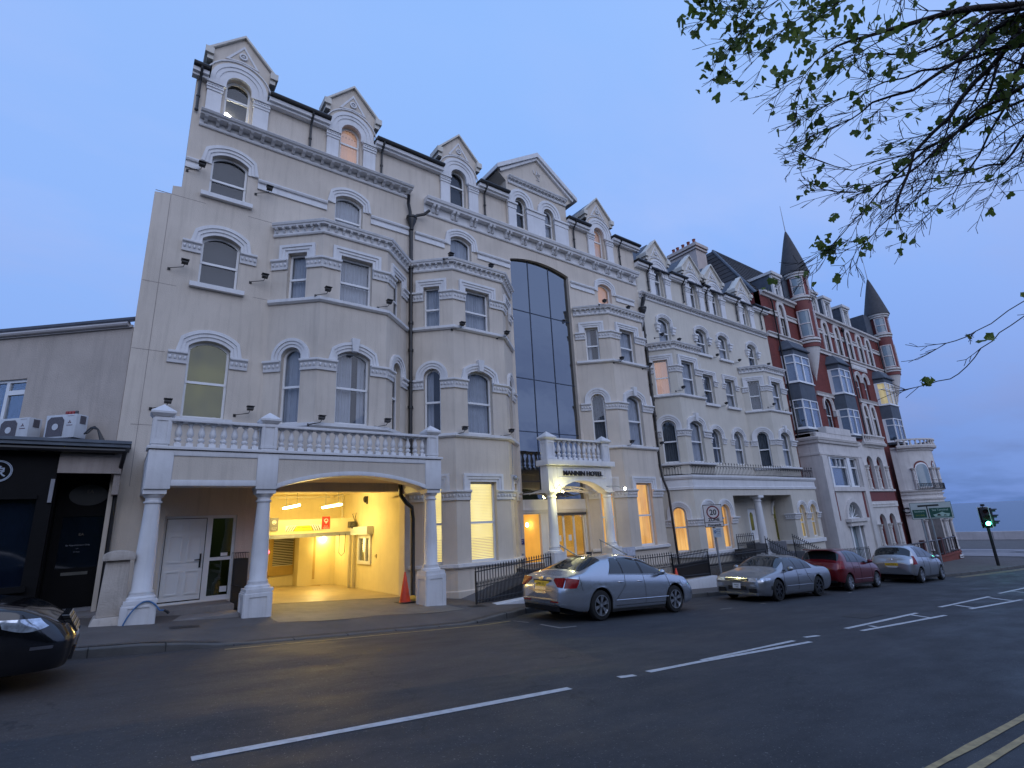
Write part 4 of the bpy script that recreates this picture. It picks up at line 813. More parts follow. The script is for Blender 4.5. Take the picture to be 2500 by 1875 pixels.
MB().box(21.8, 13.1, .94, 27.0, 13.98, 1.0).build('ceiling', mat('porch_ceiling'), A)
column_round(A, 24.15, 13.28, -1.88, -1.68, .62, .80, .19, .15, .3)
MB().box(21.8, 12.9, -3.0, 27.0, 14, -1.88).box(23.9, 13.1, -1.88, 25.8, 14, -1.35).box(22.6, 12.5, -3.0, 24.4, 12.9, -2.15).build('porch_floor', mat('grey_slab'), A)
q = MB().tube([(21.98, 13.4, .8), (22.0, 13.35, -2.6)], .06, 8); q.tube([(18.08, 13.72, 9.75), (18.1, 13.85, 9.4), (18.12, 13.9, 9.2)], .055, 8).tube([(18.3, 13.75, 9.95), (18.25, 13.8, 9.6), (18.16, 13.88, 9.3)], .05, 8)
q.lathe(18.14, 13.86, [(.06, 8.85), (.07, 8.95), (.16, 9.12), (.16, 9.2), (.19, 9.22), (.19, 9.28)], 12); q.tube([(18.13, 13.9, 8.9), (18.12, 13.9, 4.0)], .06, 10).tube([(18.12, 13.9, 4.0), (18.05, 13.88, 2.2), (18.02, 13.8, 1.6), (18.02, 13.6, 1.0), (18.02, 13.5, -2.5)], .05, 8)
for z in (7.9, 7.2, 6.4, 5.6, 4.9, 4.2): q.lathe(18.13, 13.9, [(.085, z), (.085, z + .08)], 10)
q.build('downpipe', PIPE, A, smooth=40)
for (x, y, z) in ((23.6, 14, 7.84), (25.66, 14, 7.87), (21.75, 13.9, 7.9), (21.92, 14, 5.34), (23.72, 14, 5.33)): floodlight(A, HF, x, z, 0, .22, -.28)
for (x, z) in ((18.95, 5.36), (24.0 + 2.6, 5.37), (20.7, 5.3), (28.4, 5.37), (17.95, 7.6)): floodlight(A, gfr, x, z, 0, .2, -.28)
for (x, z) in ((19.25, 7.62), (27.0, 7.62)): floodlight(A, gfr, x, z, 0, .12, -.2)
# iron balcony rail, hooped
def iron_rail(path, z0, z1, label, hoops=True, gap=.115, spike=.10):
    e = empty('balcony_railing', (path[0][0], path[0][1], z0), label, 'railing'); bars = MB(); rl = MB()
    for (x0, y0), (x1, y1) in zip(path, path[1:]):
        L = math.hypot(x1 - x0, y1 - y0); k = max(1, int(round(L / gap))); ux, uy = (x1 - x0) / L, (y1 - y0) / L
        rl.tube([(x0, y0, z0 + .03), (x1, y1, z0 + .03)], .012, 5).tube([(x0, y0, z1 - spike), (x1, y1, z1 - spike)], .012, 5)
        for i in range(k + 1):
            x, y = x0 + (x1 - x0) * i / k, y0 + (y1 - y0) * i / k
            tall = i % 2 == 0 or not hoops
            bars.tube([(x, y, z0), (x, y, z1 - spike * (0 if tall else 1.6))], .009, 5)
            if tall: bars.lathe(x, y, [(.003, z1 - .03), (.022, z1), (.003, z1 + .07)], 6)
            if hoops and i < k - 1 and i % 2 == 0:
                w_ = L / k; bars.tube([(x + ux * (w_ - w_ * math.cos(a)), y + uy * (w_ - w_ * math.cos(a)), z1 - spike - .14 + .12 * math.sin(a)) for a in [math.pi * j / 6 for j in range(7)]], .008, 4, False)
    bars.build('bars', BLACK, e); rl.build('rails', BLACK, e); return e
iron_rail([(18.2, 13.85), (19.0, 13.0), (29.66, 13.0), (29.66, 13.5)], 1.68, 2.16, 'black hooped iron balcony railing on the flat roof of the pale cream wing')

# ------------------------------------------------------------------ red brick hotel with two turrets
B = empty('brick_hotel', (39, 14, -3.2), 'red brick seafront hotel with two conical corner turrets, slate oriels and white stone base', 'hotel')
WS = mat('white_stone', (.64, .60, .57), .7, .09, 1.6, .3, 25, streak=.42, spec=.25)
bh = []
def lancet(fr, c, v0, vt, w=.62, kind='dark', parent=B, n=0.):
    """pointed white-framed window with a traceried head"""
    hw = w / 2; spring = vt - w * .95
    pts = [(c - hw, v0), (c + hw, v0), (c + hw, spring)]
    for i in range(1, 7): q = i / 7 * math.pi / 3.2; pts.append((c - hw * .9 + hw * 1.9 * math.cos(q) , spring + (vt - spring) * math.sin(q * 1.6)))
    pts.append((c, vt))
    left = [(2 * c - u, v) for u, v in pts[2:-1]][::-1]; loop = pts + left
    s = MB(); out_ = [(c + (u - c) * 1.55, v0 if v == v0 else v + (v - spring) * .15 if v > spring else v) for u, v in loop]
    o2 = [(c - hw * 1.75, v0), (c + hw * 1.75, v0)] + [(c + (u - c) * 1.75, v + .26 * max(0, (v - spring)) / (vt - spring) + (.02 if v >= spring else 0)) for u, v in loop[2:]]
    s.plate(fr, o2, [loop], .14, n + .07)
    sf = s.build('window', WS, parent)
    MB().plate(fr, loop, [], .01, n - .16).build('pane', GLASS, sf)
    f = MB(); f.fbox(fr, c - hw, c + hw, spring - .25, spring - .12, n - .14, n - .02); f.fbox(fr, c - .03, c + .03, v0, vt - .1, n - .15, n - .06) if False else None
    f.fbox(fr, c - hw, c - hw + .05, v0, spring, n - .14, n - .08).fbox(fr, c + hw - .05, c + hw, v0, spring, n - .14, n - .08).fbox(fr, c - hw, c + hw, (v0 + spring) / 2 - .05, (v0 + spring) / 2, n - .14, n - .09)
    # tracery
    hd = [(c - hw, spring - .1), (c + hw, spring - .1)] + loop[2:]; f.plate(fr, hd, [[(c - hw * .42, spring + .02), (c + hw * .42, spring + .02), (c + hw * .3, spring + (vt - spring) * .45), (c, spring + (vt - spring) * .72), (c - hw * .3, spring + (vt - spring) * .45)]], .03, n - .09)
    f.tube([fr.p(c + (u - c) * .72, v - .05 if v > spring else spring - .12, n - .08) for u, v in loop[2:-0]], .035, 5).ball(fr.p(c, spring + .12, n - .09), .10, 8, 6, (1, .3, 1))
    f.build('tracery', WS, sf); curtain(fr, c - hw, c + hw, v0, vt, kind, sf, n - .26); return loop
BF = Fr((0, 14), (1, 0))
for c in (31.95, 38.0, 39.85, 41.75, 43.65, 45.35): bh.append(lancet(BF, c, 10.42, 12.55, .66, random.choice(('dark', 'net', 'part'))))
for c in (41.9, 43.2):
    bh.append(window(B, BF, c - .36, c + .36, 7.55, 9.3, .36, 'part', mid=8.4, leg=8.75, off=.26, tm=WS))
    bh.append(lancet(BF, c, 4.85, 7.0, .66, 'dark'))
bh.append(window(B, BF, 35.5, 36.5, 4.75, 6.9, .5, 'dark', mid=5.8, leg=6.15, off=.26, tm=WS))
bw = MB().plate(BF, [(29.64, -3.4), (48.85, -3.8), (48.85, 13.0), (29.64, 13.0)], bh, .35); bw.box(48.5, 14.36, -3.8, 48.85, 24, 13.0); bw.box(29.64, 14.02, 11.4, 29.9, 24, 13.0); bwo = bw.build('wall', BRICK, B)
c = MB()
c.sweep([(29.7, 14), (33.9, 14)], [(-.02, 12.72), (.08, 12.74), (.12, 12.85), (.25, 12.9), (.27, 13.02), (-.02, 13.06)]).sweep([(35.1, 14), (47.9, 14)], [(-.02, 12.72), (.08, 12.74), (.12, 12.85), (.25, 12.9), (.27, 13.02), (-.02, 13.06)])
for a, b in ((29.7, 31.45), (32.45, 33.95), (35.1, 37.5), (38.5, 39.35), (40.35, 41.25), (42.25, 43.15), (44.15, 44.85), (45.85, 48.0)): c.sweep([(a, 14), (b, 14)], [(-.01, 11.62), (.07, 11.62), (.07, 11.7), (.03, 11.72), (.03, 11.86), (.1, 11.88), (.1, 11.94), (-.01, 11.95)])
for a, b in ((29.7, 33.95), (35.0, 47.9)): c.sweep([(a, 14), (b, 14)], [(-.01, 10.08), (.1, 10.08), (.1, 10.18), (.05, 10.2), (.05, 10.3), (.16, 10.32), (.16, 10.38), (-.01, 10.39)])
c.sweep([(34.6, 14), (37.1, 14)], [(-.01, 7.0), (.1, 7.0), (.1, 7.1), (.05, 7.12), (.14, 7.25), (-.01, 7.27)]).sweep([(41.3, 14), (44.4, 14)], [(-.01, 7.2), (.1, 7.2), (.1, 7.3), (.05, 7.32), (.16, 7.46), (-.01, 7.48)])
c.fbox(BF, 41.2, 43.9, 9.68, 10.06, 0, .06); c.fbox(BF, 36.5, 36.75, 5.75, 6.1, 0, .2).build('stone_band', WS, B)
MB().fbox(BF, 41.4, 43.7, 9.75, 10.0, .06, .085).build('relief_panel', DIRTW, B)
# slate oriels
def oriel(x0, x1, kinds):
    o = MB(); y = 13.36; P = [(x0 - .22, 14), (x0, y), (x1, y), (x1 + .30, 14)]
    def ring(z, s=0.): return [(P[0][0] - s, 14.0, z), (P[1][0] - s * .5, P[1][1] - s, z), (P[2][0] + s * .5, P[2][1] - s, z), (P[3][0] + s, 14.0, z)]
    def band(za, zb, sa=0., sb=0.):
        n = len(o.v); o.v += ring(za, sa) + ring(zb, sb); o.f += [(n + i, n + (i + 1) % 4, n + 4 + (i + 1) % 4, n + 4 + i) for i in range(4)] + [(n + 3, n + 2, n + 1, n), (n + 4, n + 5, n + 6, n + 7)]
    band(4.35, 4.55, -.0, .0); band(6.25, 7.30); band(8.98, 9.3); band(9.3, 9.36, .12, .14); band(9.36, 9.95, .1, -.25)
    ob = o.build('oriel', SLATEH, B)
    for (za, zb), k in zip(((4.55, 6.25), (7.30, 8.98)), kinds):
        f = MB(); MB().box(0, 0, 0, .001, .001, .001)
        for (a, b2), parts in (((P[0], P[1]), 1), ((P[1], P[2]), 2), ((P[2], P[3]), 1)):
            fr = Fr(a, (b2[0] - a[0], b2[1] - a[1])); L = math.hypot(b2[0] - a[0], b2[1] - a[1]); a0 = .12 if parts == 1 else .0
            tt = za + (zb - za) * .70; e = .055
            if a is P[0]: f.fbox(fr, 0, .14, za, zb, -.1, .0); uL = .14
            else: uL = 0
            us = [uL + (L - uL) * i / parts for i in range(parts + 1)]; hs = []
            for ua, ub in zip(us, us[1:]): hs += [[(ua + e, za + .08), (ub - e, za + .08), (ub - e, tt - .03), (ua + e, tt - .03)], [(ua + e, tt + .03), (ub - e, tt + .03), (ub - e, zb - .06), (ua + e, zb - .06)]]
            f.plate(fr, [(uL, za), (L, za), (L, zb), (uL, zb)], hs, .06, .01)
        wf = f.build('window', UPVC, ob); g_ = MB(); cu_ = MB()
        for i in range(3):
            fr = Fr(P[i], (P[i + 1][0] - P[i][0], P[i + 1][1] - P[i][1])); L = math.hypot(P[i + 1][0] - P[i][0], P[i + 1][1] - P[i][1]); g_.fbox(fr, .02, L - .02, za, zb, -.035, -.03); cu_.fbox(fr, .08, L - .08, za, zb, -.14, -.12)
        g_.build('pane', GLASS, wf); cu_.build('interior', CURT[k], wf)
        s = MB().sweep([P[0], P[1], P[2], P[3]], [(-.02, za - .06), (.07, za - .06), (.07, za - .01), (-.02, za)]); s.build('sill', UPVC, wf)
oriel(31.05, 32.95, ('dark', 'net')); oriel(37.2, 38.85, ('dark', 'net')); oriel(45.0, 46.75, ('dark', 'pale'))
# turrets
def turret(cx, cy):
    def ringed(prof, name, m, par, k=28): return MB().lathe(cx, cy, prof, k).build(name, m, par, smooth=35)
    tb = ringed([(.64, 9.98), (.64, 13.0), (.64, 14.9)], 'turret', REDP, B)
    ringed([(.02, 7.85), (.10, 8.2), (.26, 8.7), (.42, 9.3), (.55, 9.8), (.60, 10.02)], 'turret_base', WS, tb)
    for z in (10.22, 13.12): ringed([(.60, z), (.68, z + .02), (.68, z + .12), (.64, z + .14), (.64, z + .18), (.73, z + .20), (.73, z + .30), (.66, z + .36)], 'turret_ring', WS, tb)
    ringed([(.66, 14.80), (.76, 14.82), (.76, 14.92), (.72, 14.93), (.72, 14.96), (.83, 14.98), (.83, 15.12), (.6, 15.14)], 'turret_ring', WS, tb)
    pr = []; n = 12
    for i in range(n):
        z = 15.12 + (18.45 - 15.12) * i / n; r = .86 * (1 - i / n) ** .92; r2 = .86 * (1 - (i + 1) / n) ** .92
        pr += [(r + .045, z), (r2 + .05, z + (18.45 - 15.12) / n * .97)]
    ringed(pr + [(.02, 18.45)], 'spire', CHAR, tb)
    MB().tube([(cx, cy, 18.4), (cx - .02, cy, 20.45)], [.03, .014], 6).build('finial', STEEL, tb)
    # curved sash windows, one facing up the street and one to the road
    for za, zb in ((10.62, 12.45), (13.48, 14.78)):
        for a0, a1 in ((R_(176), R_(234)), (R_(268), R_(300))):
            f = MB(); k = 6
            def ring(r, z, q): return (cx + r * math.cos(q), cy + r * math.sin(q), z)
            for i in range(k):
                qa, qb = a0 + (a1 - a0) * i / k, a0 + (a1 - a0) * (i + 1) / k
                for z0, z1 in ((za, za + .08), ((za + zb) / 2 - .03, (za + zb) / 2 + .03), (zb - .07, zb)):
                    f.hexa([ring(.60, z0, qa), ring(.60, z0, qb), ring(.685, z0, qb), ring(.685, z0, qa)], [ring(.60, z1, qa), ring(.60, z1, qb), ring(.685, z1, qb), ring(.685, z1, qa)])
            for q0 in (a0, a1): f.hexa([ring(.60, za, q0 - .045), ring(.60, za, q0 + .045), ring(.71, za, q0 + .045), ring(.71, za, q0 - .045)], [ring(.60, zb, q0 - .045), ring(.60, zb, q0 + .045), ring(.71, zb, q0 + .045), ring(.71, zb, q0 - .045)])
            wf = f.build('window', mat('pinkish_frame', (.66, .58, .56), .5, .05), tb)
            p = MB()
            for i in range(k):
                qa, qb = a0 + (a1 - a0) * i / k, a0 + (a1 - a0) * (i + 1) / k; p.add([ring(.655, za, qa), ring(.655, za, qb), ring(.655, zb, qb), ring(.655, zb, qa)], [(0, 1, 2, 3)])
            p.build('pane', mat('room_glass', (.20, .26, .30), .06, .1, 2., spec=.8), wf, smooth=60)
turret(34.50, 13.78); turret(48.35, 13.78)
# mansard roof, dormers, chimney
r = MB()
def roofp(x, y, z): return (x, y, z)
r.hexa([(29.9, 14.3, 13.0), (48.8, 14.3, 13.0), (48.8, 20, 13.0), (29.9, 20, 13.0)], [(32.2, 17.9, 18.3), (44.6, 17.9, 18.3), (44.6, 18.5, 18.3), (32.2, 18.5, 18.3)])
ro = r.build('roof', CHAR, B); q = MB().tube([(29.9, 14.3, 13.03), (32.2, 17.9, 18.33)], .09, 6).tube([(32.2, 17.9, 18.34), (44.6, 17.9, 18.34)], .08, 6); q.build('ridge', LEAD, ro)
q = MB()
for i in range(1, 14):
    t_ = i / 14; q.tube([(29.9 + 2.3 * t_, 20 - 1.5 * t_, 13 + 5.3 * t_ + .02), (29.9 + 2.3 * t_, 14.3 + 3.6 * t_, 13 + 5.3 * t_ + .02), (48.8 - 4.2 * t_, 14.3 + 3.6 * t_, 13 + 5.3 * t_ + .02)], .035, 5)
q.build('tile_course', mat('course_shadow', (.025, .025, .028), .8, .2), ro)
for x in (32.2, 37.3, 39.4, 42.5):
    w_ = window(ro, Fr((x, 14.35), (1, 0)), -.30, .30, 13.25, 14.35, 0, 'part', n=.35)
    d = MB().plate(Fr((x, 14.35), (1, 0)), [(-.58, 13.0), (.58, 13.0), (.58, 14.62), (-.58, 14.62)], [w_], .3, .35); d.box(x - .58, 14.3, 13.0, x - .5, 16, 14.6); d.box(x + .5, 14.3, 13.0, x + .58, 16, 14.6); d.box(x - .68, 13.88, 14.62, x + .68, 16, 14.80); d.box(x - .45, 13.92, 14.42, x + .45, 14.01, 14.5); d.build('dormer', DIRTW, ro)
    MB().box(x - .60, 14.12, 13.02, x - .585, 15.8, 14.6).build('dormer_cheek', SLATEH, ro)
for x in (34.1, 47.3): MB().box(x - .9, 14.1, 13.0, x + .35, 16.5, 15.0).build('turret_link', SLATEH, ro)
ch = MB().box(29.95, 17.85, 11, 31.15, 19.95, 17.8).box(29.85, 17.75, 17.8, 31.25, 20.05, 17.92).box(29.95, 17.85, 17.92, 31.15, 19.95, 18.02).box(29.8, 17.7, 18.02, 31.3, 20.1, 18.25).build('chimney', mat('pink_render', (.52, .44, .40), .85, .1, 1., streak=.3), B)
for y in (18.1, 18.55, 19.0, 19.45, 19.8): MB().lathe(30.3, y, [(.11, 18.25), (.14, 18.3), (.11, 18.35), (.10, 18.68), (.13, 18.74)], 10).build('chimney_pot', mat('terracotta', (.26, .06, .035), .8, .2), ch)
# white stone base: projecting block, arcaded bay, bow
WB = Fr((0, 12.88), (1, 0)); bx0, bx1 = 30.72, 36.1
wb = MB(); H1 = [(31.4, 1.20), (35.5, 1.20), (35.5, 2.88), (31.4, 2.88)]; D1 = arch(32.55, 34.35, -2.9, .35, .9)
wb.plate(WB, [(bx0, -3.3), (bx1, -3.5), (bx1, 4.22), (bx0, 4.22)], [H1, D1], .3); wb.box(bx0, 13.18, -3.3, bx0 + .2, 14, 4.22); wb.box(bx1 - .2, 13.18, -3.3, bx1, 14, 4.22); wb.box(bx0, 12.98, 4.0, bx1, 14, 4.18)
wb.fbox(WB, 32.1, 35.4, 4.22, 4.62, -.4, .02)
for z in (2.95, 3.62, 3.80): wb.sweep([(bx0, 14), (bx0, 12.88), (bx1, 12.88), (bx1, 14)], [(-.01, z), (.10 if z > 3 else .05, z), (.14 if z > 3 else .05, z + .12), (-.01, z + .13)])
for a, b in ((bx0, 31.35), (35.55, bx1)): wb.fbox(WB, a, b, -3.3, 2.9, 0, .09)
wb.fbox(WB, 31.35, 35.55, .95, 1.18, 0, .12)
wb.strip(WB, archcurve(32.6, 34.3, -.55, .35, .85, 0), archcurve(32.6, 34.3, -.55, .35, .85, .22), .1, 0); wb.fbox(WB, 32.2, 34.7, -.72, -.55, 0, .3); wb.fbox(WB, 32.35, 34.55, -.95, -.72, 0, .2)
blk = wb.build('stone_porch', WS, B)
for a in (31.42, 35.2): MB().fbox(WB, a, a + .24, -.62, .92, 0, .02).build('red_strip', REDP, blk)
f = MB()
for a, b in ((31.4, 31.75), (31.95, 34.1), (34.5, 35.5)): f.fbox(WB, a, a + .07, 1.2, 2.88, -.2, -.1).fbox(WB, b - .07, b, 1.2, 2.88, -.2, -.1).fbox(WB, a, b, 2.28, 2.36, -.2, -.12).fbox(WB, a, b, 2.8, 2.88, -.2, -.1).fbox(WB, a, b, 1.2, 1.28, -.2, -.1)
f.fbox(WB, 31.75, 31.95, 1.2, 2.88, -.3, -.02).fbox(WB, 34.1, 34.5, 1.2, 2.88, -.3, -.02).fbox(WB, 32.9, 32.97, 2.3, 2.88, -.2, -.12).fbox(WB, 33.4, 33.47, 2.3, 2.88, -.2, -.12); wf = f.build('window', UPVC, blk)
MB().fbox(WB, 31.4, 35.5, 1.2, 2.88, -.22, -.21).build('pane', GLASS, wf); MB().fbox(WB, 31.4, 35.5, 1.2, 2.88, -.32, -.3).build('interior', NETD, wf)
f = MB()
for i in range(7): a = math.pi * (i + .5) / 7; f.tube([WB.p(33.45, -.55, -.12), WB.p(33.45 + .8 * math.cos(a), -.55 + .82 * math.sin(a), -.12)], .02, 5)
f.fbox(WB, 32.6, 34.3, -.62, -.5, -.2, -.05); f.fbox(WB, 32.8, 33.0, -2.9, -.8, -.25, -.05).fbox(WB, 33.9, 34.1, -2.9, -.8, -.25, -.05); df = f.build('fan_door', UPVC, blk); MB().fbox(WB, 32.55, 34.35, -2.9, .4, -.27, -.26).build('pane', mat('room_glass'), df)
# arcaded bay
AF = Fr((0, 13.4), (1, 0)); ax0, ax1 = 36.3, 41.9; ar = MB()
def arcade(z0, zt, cs, w=.5): return [arch(c - w, c + w, z0, zt, w * .98) for c in cs]
cs = (37.35, 38.95, 40.55)
up = arcade(1.10, 3.25, cs, .52); lo_ = arcade(-3.0, -.42, cs, .52)
ar.plate(AF, [(ax0, -3.5), (ax1, -3.6), (ax1, 4.05), (ax0, 4.05)], up + lo_, .42); ar.box(ax1 - .2, 13.4 + .42, -3.6, ax1, 14, 4.05); ar.fbox(AF, ax0, ax1, .98, 1.1, -.1, .12); ar.fbox(AF, ax0, ax1, .0, .34, 0, .07)
for i in range(26): ar.ball(AF.p(ax0 + .1 + i * .195, .17, .07), .06, 6, 4)
for c_ in (36.55, 38.15, 39.75, 41.35):
    for z0, zt in ((1.1, 2.55), (-2.9, -1.1)): x, y = c_, 13.36; ar.lathe(x, y, [(.15, z0), (.15, z0 + .08), (.11, z0 + .12), (.10, z0 + .6), (.13, z0 + .62), (.13, z0 + .68), (.095, z0 + .7), (.09, zt - .2), (.14, zt - .18), (.11, zt - .14), (.17, zt), (.2, zt + .06)], 12)
ab = ar.build('arcade_bay', WS, B, smooth=35)
q = MB()
for l in up + lo_: q.strip(AF, archcurve(min(p[0] for p in l), max(p[0] for p in l), l[0][1], max(p[1] for p in l), (l[1][0] - l[0][0]) / 2 * .98, -.005), archcurve(min(p[0] for p in l), max(p[0] for p in l), l[0][1], max(p[1] for p in l), (l[1][0] - l[0][0]) / 2 * .98, -.12), -.2, -.4)
q.fbox(AF, ax0 + .05, ax1, .36, .96, -.0, .012); q.build('red_lining', REDP, ab)
for l in up + lo_:
    a, b = l[0][0] + .13, l[1][0] - .13; vt = max(p[1] for p in l) - .13; f = MB().plate(AF, arch(a, b, l[0][1], vt, (b - a) / 2 * .98), [[(a + .05, l[0][1] + .08), (b - .05, l[0][1] + .08), (b - .05, l[0][1] + 1.0), (a + .05, l[0][1] + 1.0)], arch(a + .05, b - .05, l[0][1] + 1.08, vt - .05, (b - a - .1) / 2 * .98)], .05, -.28).build('window', UPVC, ab)
    MB().fbox(AF, a, b, l[0][1], vt, -.34, -.335).build('pane', mat('room_glass'), f)
def balcony(path, z0, label):
    b = MB().sweep(path, [(-.02, z0 - .32), (.1, z0 - .3), (.12, z0 - .2), (.3, z0 - .14), (.34, z0), (-.02, z0 + .01)]).sweep(path, [(.10, z0 + .40), (.3, z0 + .40), (.3, z0 + .5), (.1, z0 + .5)]).sweep(path, [(.14, z0), (.28, z0), (.28, z0 + .07), (.14, z0 + .08)])
    bb = b.build('balcony', WS, B)
    for (x0, y0), (x1, y1) in zip(path, path[1:]):
        L = math.hypot(x1 - x0, y1 - y0); k = max(1, int(L / .24)); fr = Fr((x0, y0), (x1 - x0, y1 - y0))
        for i in range(k): p = fr.p(L * (i + .5) / k, 0, .2); MB().lathe(p.x, p.y, [(.07, z0 + .07), (.09, z0 + .14), (.04, z0 + .26), (.08, z0 + .38), (.08, z0 + .41)], 8).build('baluster', WS, bb, smooth=40)
balcony([(38.3, 13.5), (39.2, 13.42), (41.0, 13.42), (41.9, 13.5)], 4.12, '')
# round bow at the corner
bx, by, br = 46.25, 14.45, 2.45
bwm = MB(); aa0, aa1 = R_(198), R_(342)
arc_ = [(bx + br * math.cos(aa0 + (aa1 - aa0) * i / 18), by + br * math.sin(aa0 + (aa1 - aa0) * i / 18)) for i in range(19)]
for i in range(18):
    fr = Fr(arc_[i], (arc_[i + 1][0] - arc_[i][0], arc_[i + 1][1] - arc_[i][1])); L = math.hypot(arc_[i + 1][0] - arc_[i][0], arc_[i + 1][1] - arc_[i][1]); op_ = i in (7, 8, 9, 10, 14) or i == 4
    hs = []
    if i in (2, 6, 12, 15): hs = [arch(.03, L - .03, 1.15, 2.95, L / 2 - .04, 8)]
    bwm.plate(fr, [(0, -3.75), (L, -3.75), (L, 4.0), (0, 4.0)], [], .25)
bwo = bwm.build('round_bow', WS, B)
# applied openings following the curve
def curved(i0, i1, z0, z1, rise, m1, off=.02, name='window'):
    n = MB(); A0 = aa0 + (aa1 - aa0) * i0 / 18; A1 = aa0 + (aa1 - aa0) * i1 / 18; k = 10
    for i in range(k):
        q0, q1 = i / k, (i + 1) / k
        t0 = z1 - rise + rise * math.sqrt(max(0, 1 - (2 * q0 - 1) ** 2)); t1 = z1 - rise + rise * math.sqrt(max(0, 1 - (2 * q1 - 1) ** 2)); r_ = br + off
        a, b = A0 + (A1 - A0) * q0, A0 + (A1 - A0) * q1
        n.add([(bx + r_ * math.cos(a), by + r_ * math.sin(a), z0), (bx + r_ * math.cos(b), by + r_ * math.sin(b), z0), (bx + r_ * math.cos(b), by + r_ * math.sin(b), t1), (bx + r_ * math.cos(a), by + r_ * math.sin(a), t0)], [(0, 1, 2, 3)])
    return n.build(name, m1, bwo)
RG = mat('room_glass')
for a, b in ((3.2, 6.6), (7.6, 9.1), (9.9, 11.4), (12.2, 14.2)):
    curved(a, b, 1.12, 3.0, .55, REDP, .015, 'red_lining'); w_ = curved(a + .22, b - .22, 1.14, 2.88, .45, UPVC, .03); curved(a + .4, b - .4, 1.22, 2.78, .38, RG, .04, 'pane')
for a, b in ((3.0, 6.2), (7.2, 9.2), (11.0, 13.5)): curved(a, b, -3.3, -.55, .5, mat('bar_front', (.10, .09, .09), .4, .3, 3.), .015, 'doorway')
c = MB()
for z, o_ in ((.92, .14), (.35, .1), (.0, .06), (3.9, .1), (.7, .08)): c.sweep(arc_, [(-.02, z - .02), (o_, z), (o_ + .03, z + .1), (-.02, z + .12)])
for i in (3, 7, 7.6, 9.5, 11.8, 14.4):
    a = aa0 + (aa1 - aa0) * i / 18
    for z0, zt in ((1.05, 2.5), (-3.0, -1.0)): c.lathe(bx + (br + .08) * math.cos(a), by + (br + .08) * math.sin(a), [(.13, z0), (.09, z0 + .1), (.09, z0 + .6), (.12, z0 + .65), (.085, z0 + .7), (.08, zt - .15), (.13, zt - .1), (.17, zt)], 10)
c.build('stone_band', WS, bwo)
balcony([p for p in arc_[1:-1]], 4.05, '')
ir = MB()
for i in range(40):
    a = aa0 + (aa1 - aa0) * (3 + 12 * i / 39) / 18; x, y = bx + (br + .22) * math.cos(a), by + (br + .22) * math.sin(a); ir.tube([(x, y, 1.0), (x, y, 1.42)], .014, 5)
for z in (1.05, 1.42): ir.tube([(bx + (br + .22) * math.cos(aa0 + (aa1 - aa0) * (3 + 12 * i / 20) / 18), by + (br + .22) * math.sin(aa0 + (aa1 - aa0) * (3 + 12 * i / 20) / 18), z) for i in range(21)], .018, 5)
ir.build('balcony_rail', BLACK, B)
# hotel name over the doors
def bowmap(x, y, z):
    a = R_(222) + x / (br + .06); return (bx + (br + .26 + z) * math.cos(a), by + (br + .26 + z) * math.sin(a), -.50 + y)
MB().sweep(arc_[0:9], [(.0, -.62), (.24, -.62), (.24, .02), (.0, .02)]).build('sign_band', WS, bwo)
text_mesh('sign_lettering', 'CENTRAL', .52, BLACK, B, bowmap, .03, 'CENTER', .012)
q = MB().tube([(30.6, 13.85, 12.6), (30.75, 13.85, 12.4), (30.75, 13.85, 4.0)], .05, 8).tube([(40.75, 13.85, 12.7), (40.75, 13.85, 4.6)], .045, 8); q.lathe(40.75, 13.85, [(.05, 12.3), (.12, 12.45), (.12, 12.55)], 8); q.tube([(47.3, 13.85, 12.7), (47.3, 13.85, 9.9)], .05, 8); q.build('downpipe', PIPE, B, smooth=40)

# ------------------------------------------------------------------ low rendered building at the left, and the black shop
LB = empty('rendered_building', (-.25, 14.1, -1.3), 'plain grey-cream rendered building with slate roof at the left end of the long hotel', 'building')
lfr = Fr((-.21 - .7365 * 9, 14.05 + .6764 * 9), (.7365, -.6764)); K = 9.0
lw = [(K - 3.35, 2.74), (K - 2.47, 2.74), (K - 2.47, 3.78), (K - 3.35, 3.78)]
m = MB().plate(lfr, [(0, 1.95), (K, 1.95), (K, 4.82), (0, 4.82)], [lw], .3); m.build('wall', mat('tired_render', (.50, .43, .37), .9, .1, 1.2, .4, 40, streak=.35, stain=(.26, .22, .20), spec=.15), LB)
f = MB(); e = .045; a, b = lw[0][0], lw[1][0]; um = (a + b) / 2 - .08
f.plate(lfr, lw, [[(a + e, 2.80), (um - .03, 2.80), (um - .03, 3.72), (a + e, 3.72)], [(um + .05, 2.84), (b - e, 2.84), (b - e, 3.42), (um + .05, 3.42)], [(um + .05, 3.53), (b - e, 3.53), (b - e, 3.71), (um + .05, 3.71)]], .06, -.05); wf = f.build('window', UPVC, LB)
MB().fbox(lfr, a, b, 2.75, 3.77, -.09, -.085).build('pane', GLASS, wf); MB().fbox(lfr, a, b, 2.7, 3.8, -.28, -.26).build('interior', mat('dim_room'), wf); MB().fbox(lfr, a - .1, b + .03, 2.66, 2.74, -.1, .06).build('sill', GREYR, wf)
g = MB(); g.tube([tuple(lfr.p(0, 4.88, .07)), tuple(lfr.p(K - .06, 4.88, .07))], .055, 8); g.fbox(lfr, 0, K, 4.80, 4.86, 0, .05); g.build('gutter', mat('grey_gutter', (.46, .42, .40), .5, .1), LB, smooth=40)
r = MB(); n_ = 60
r.hexa([tuple(lfr.p(0, 4.90, .10)), tuple(lfr.p(K + .0, 4.90, .10)), tuple(lfr.p(K + .0, 6.2, -2.4)), tuple(lfr.p(0, 6.2, -2.4))], [tuple(lfr.p(0, 4.95, .12)), tuple(lfr.p(K + .0, 4.95, .12)), tuple(lfr.p(K + .0, 6.26, -2.4)), tuple(lfr.p(0, 6.26, -2.4))])
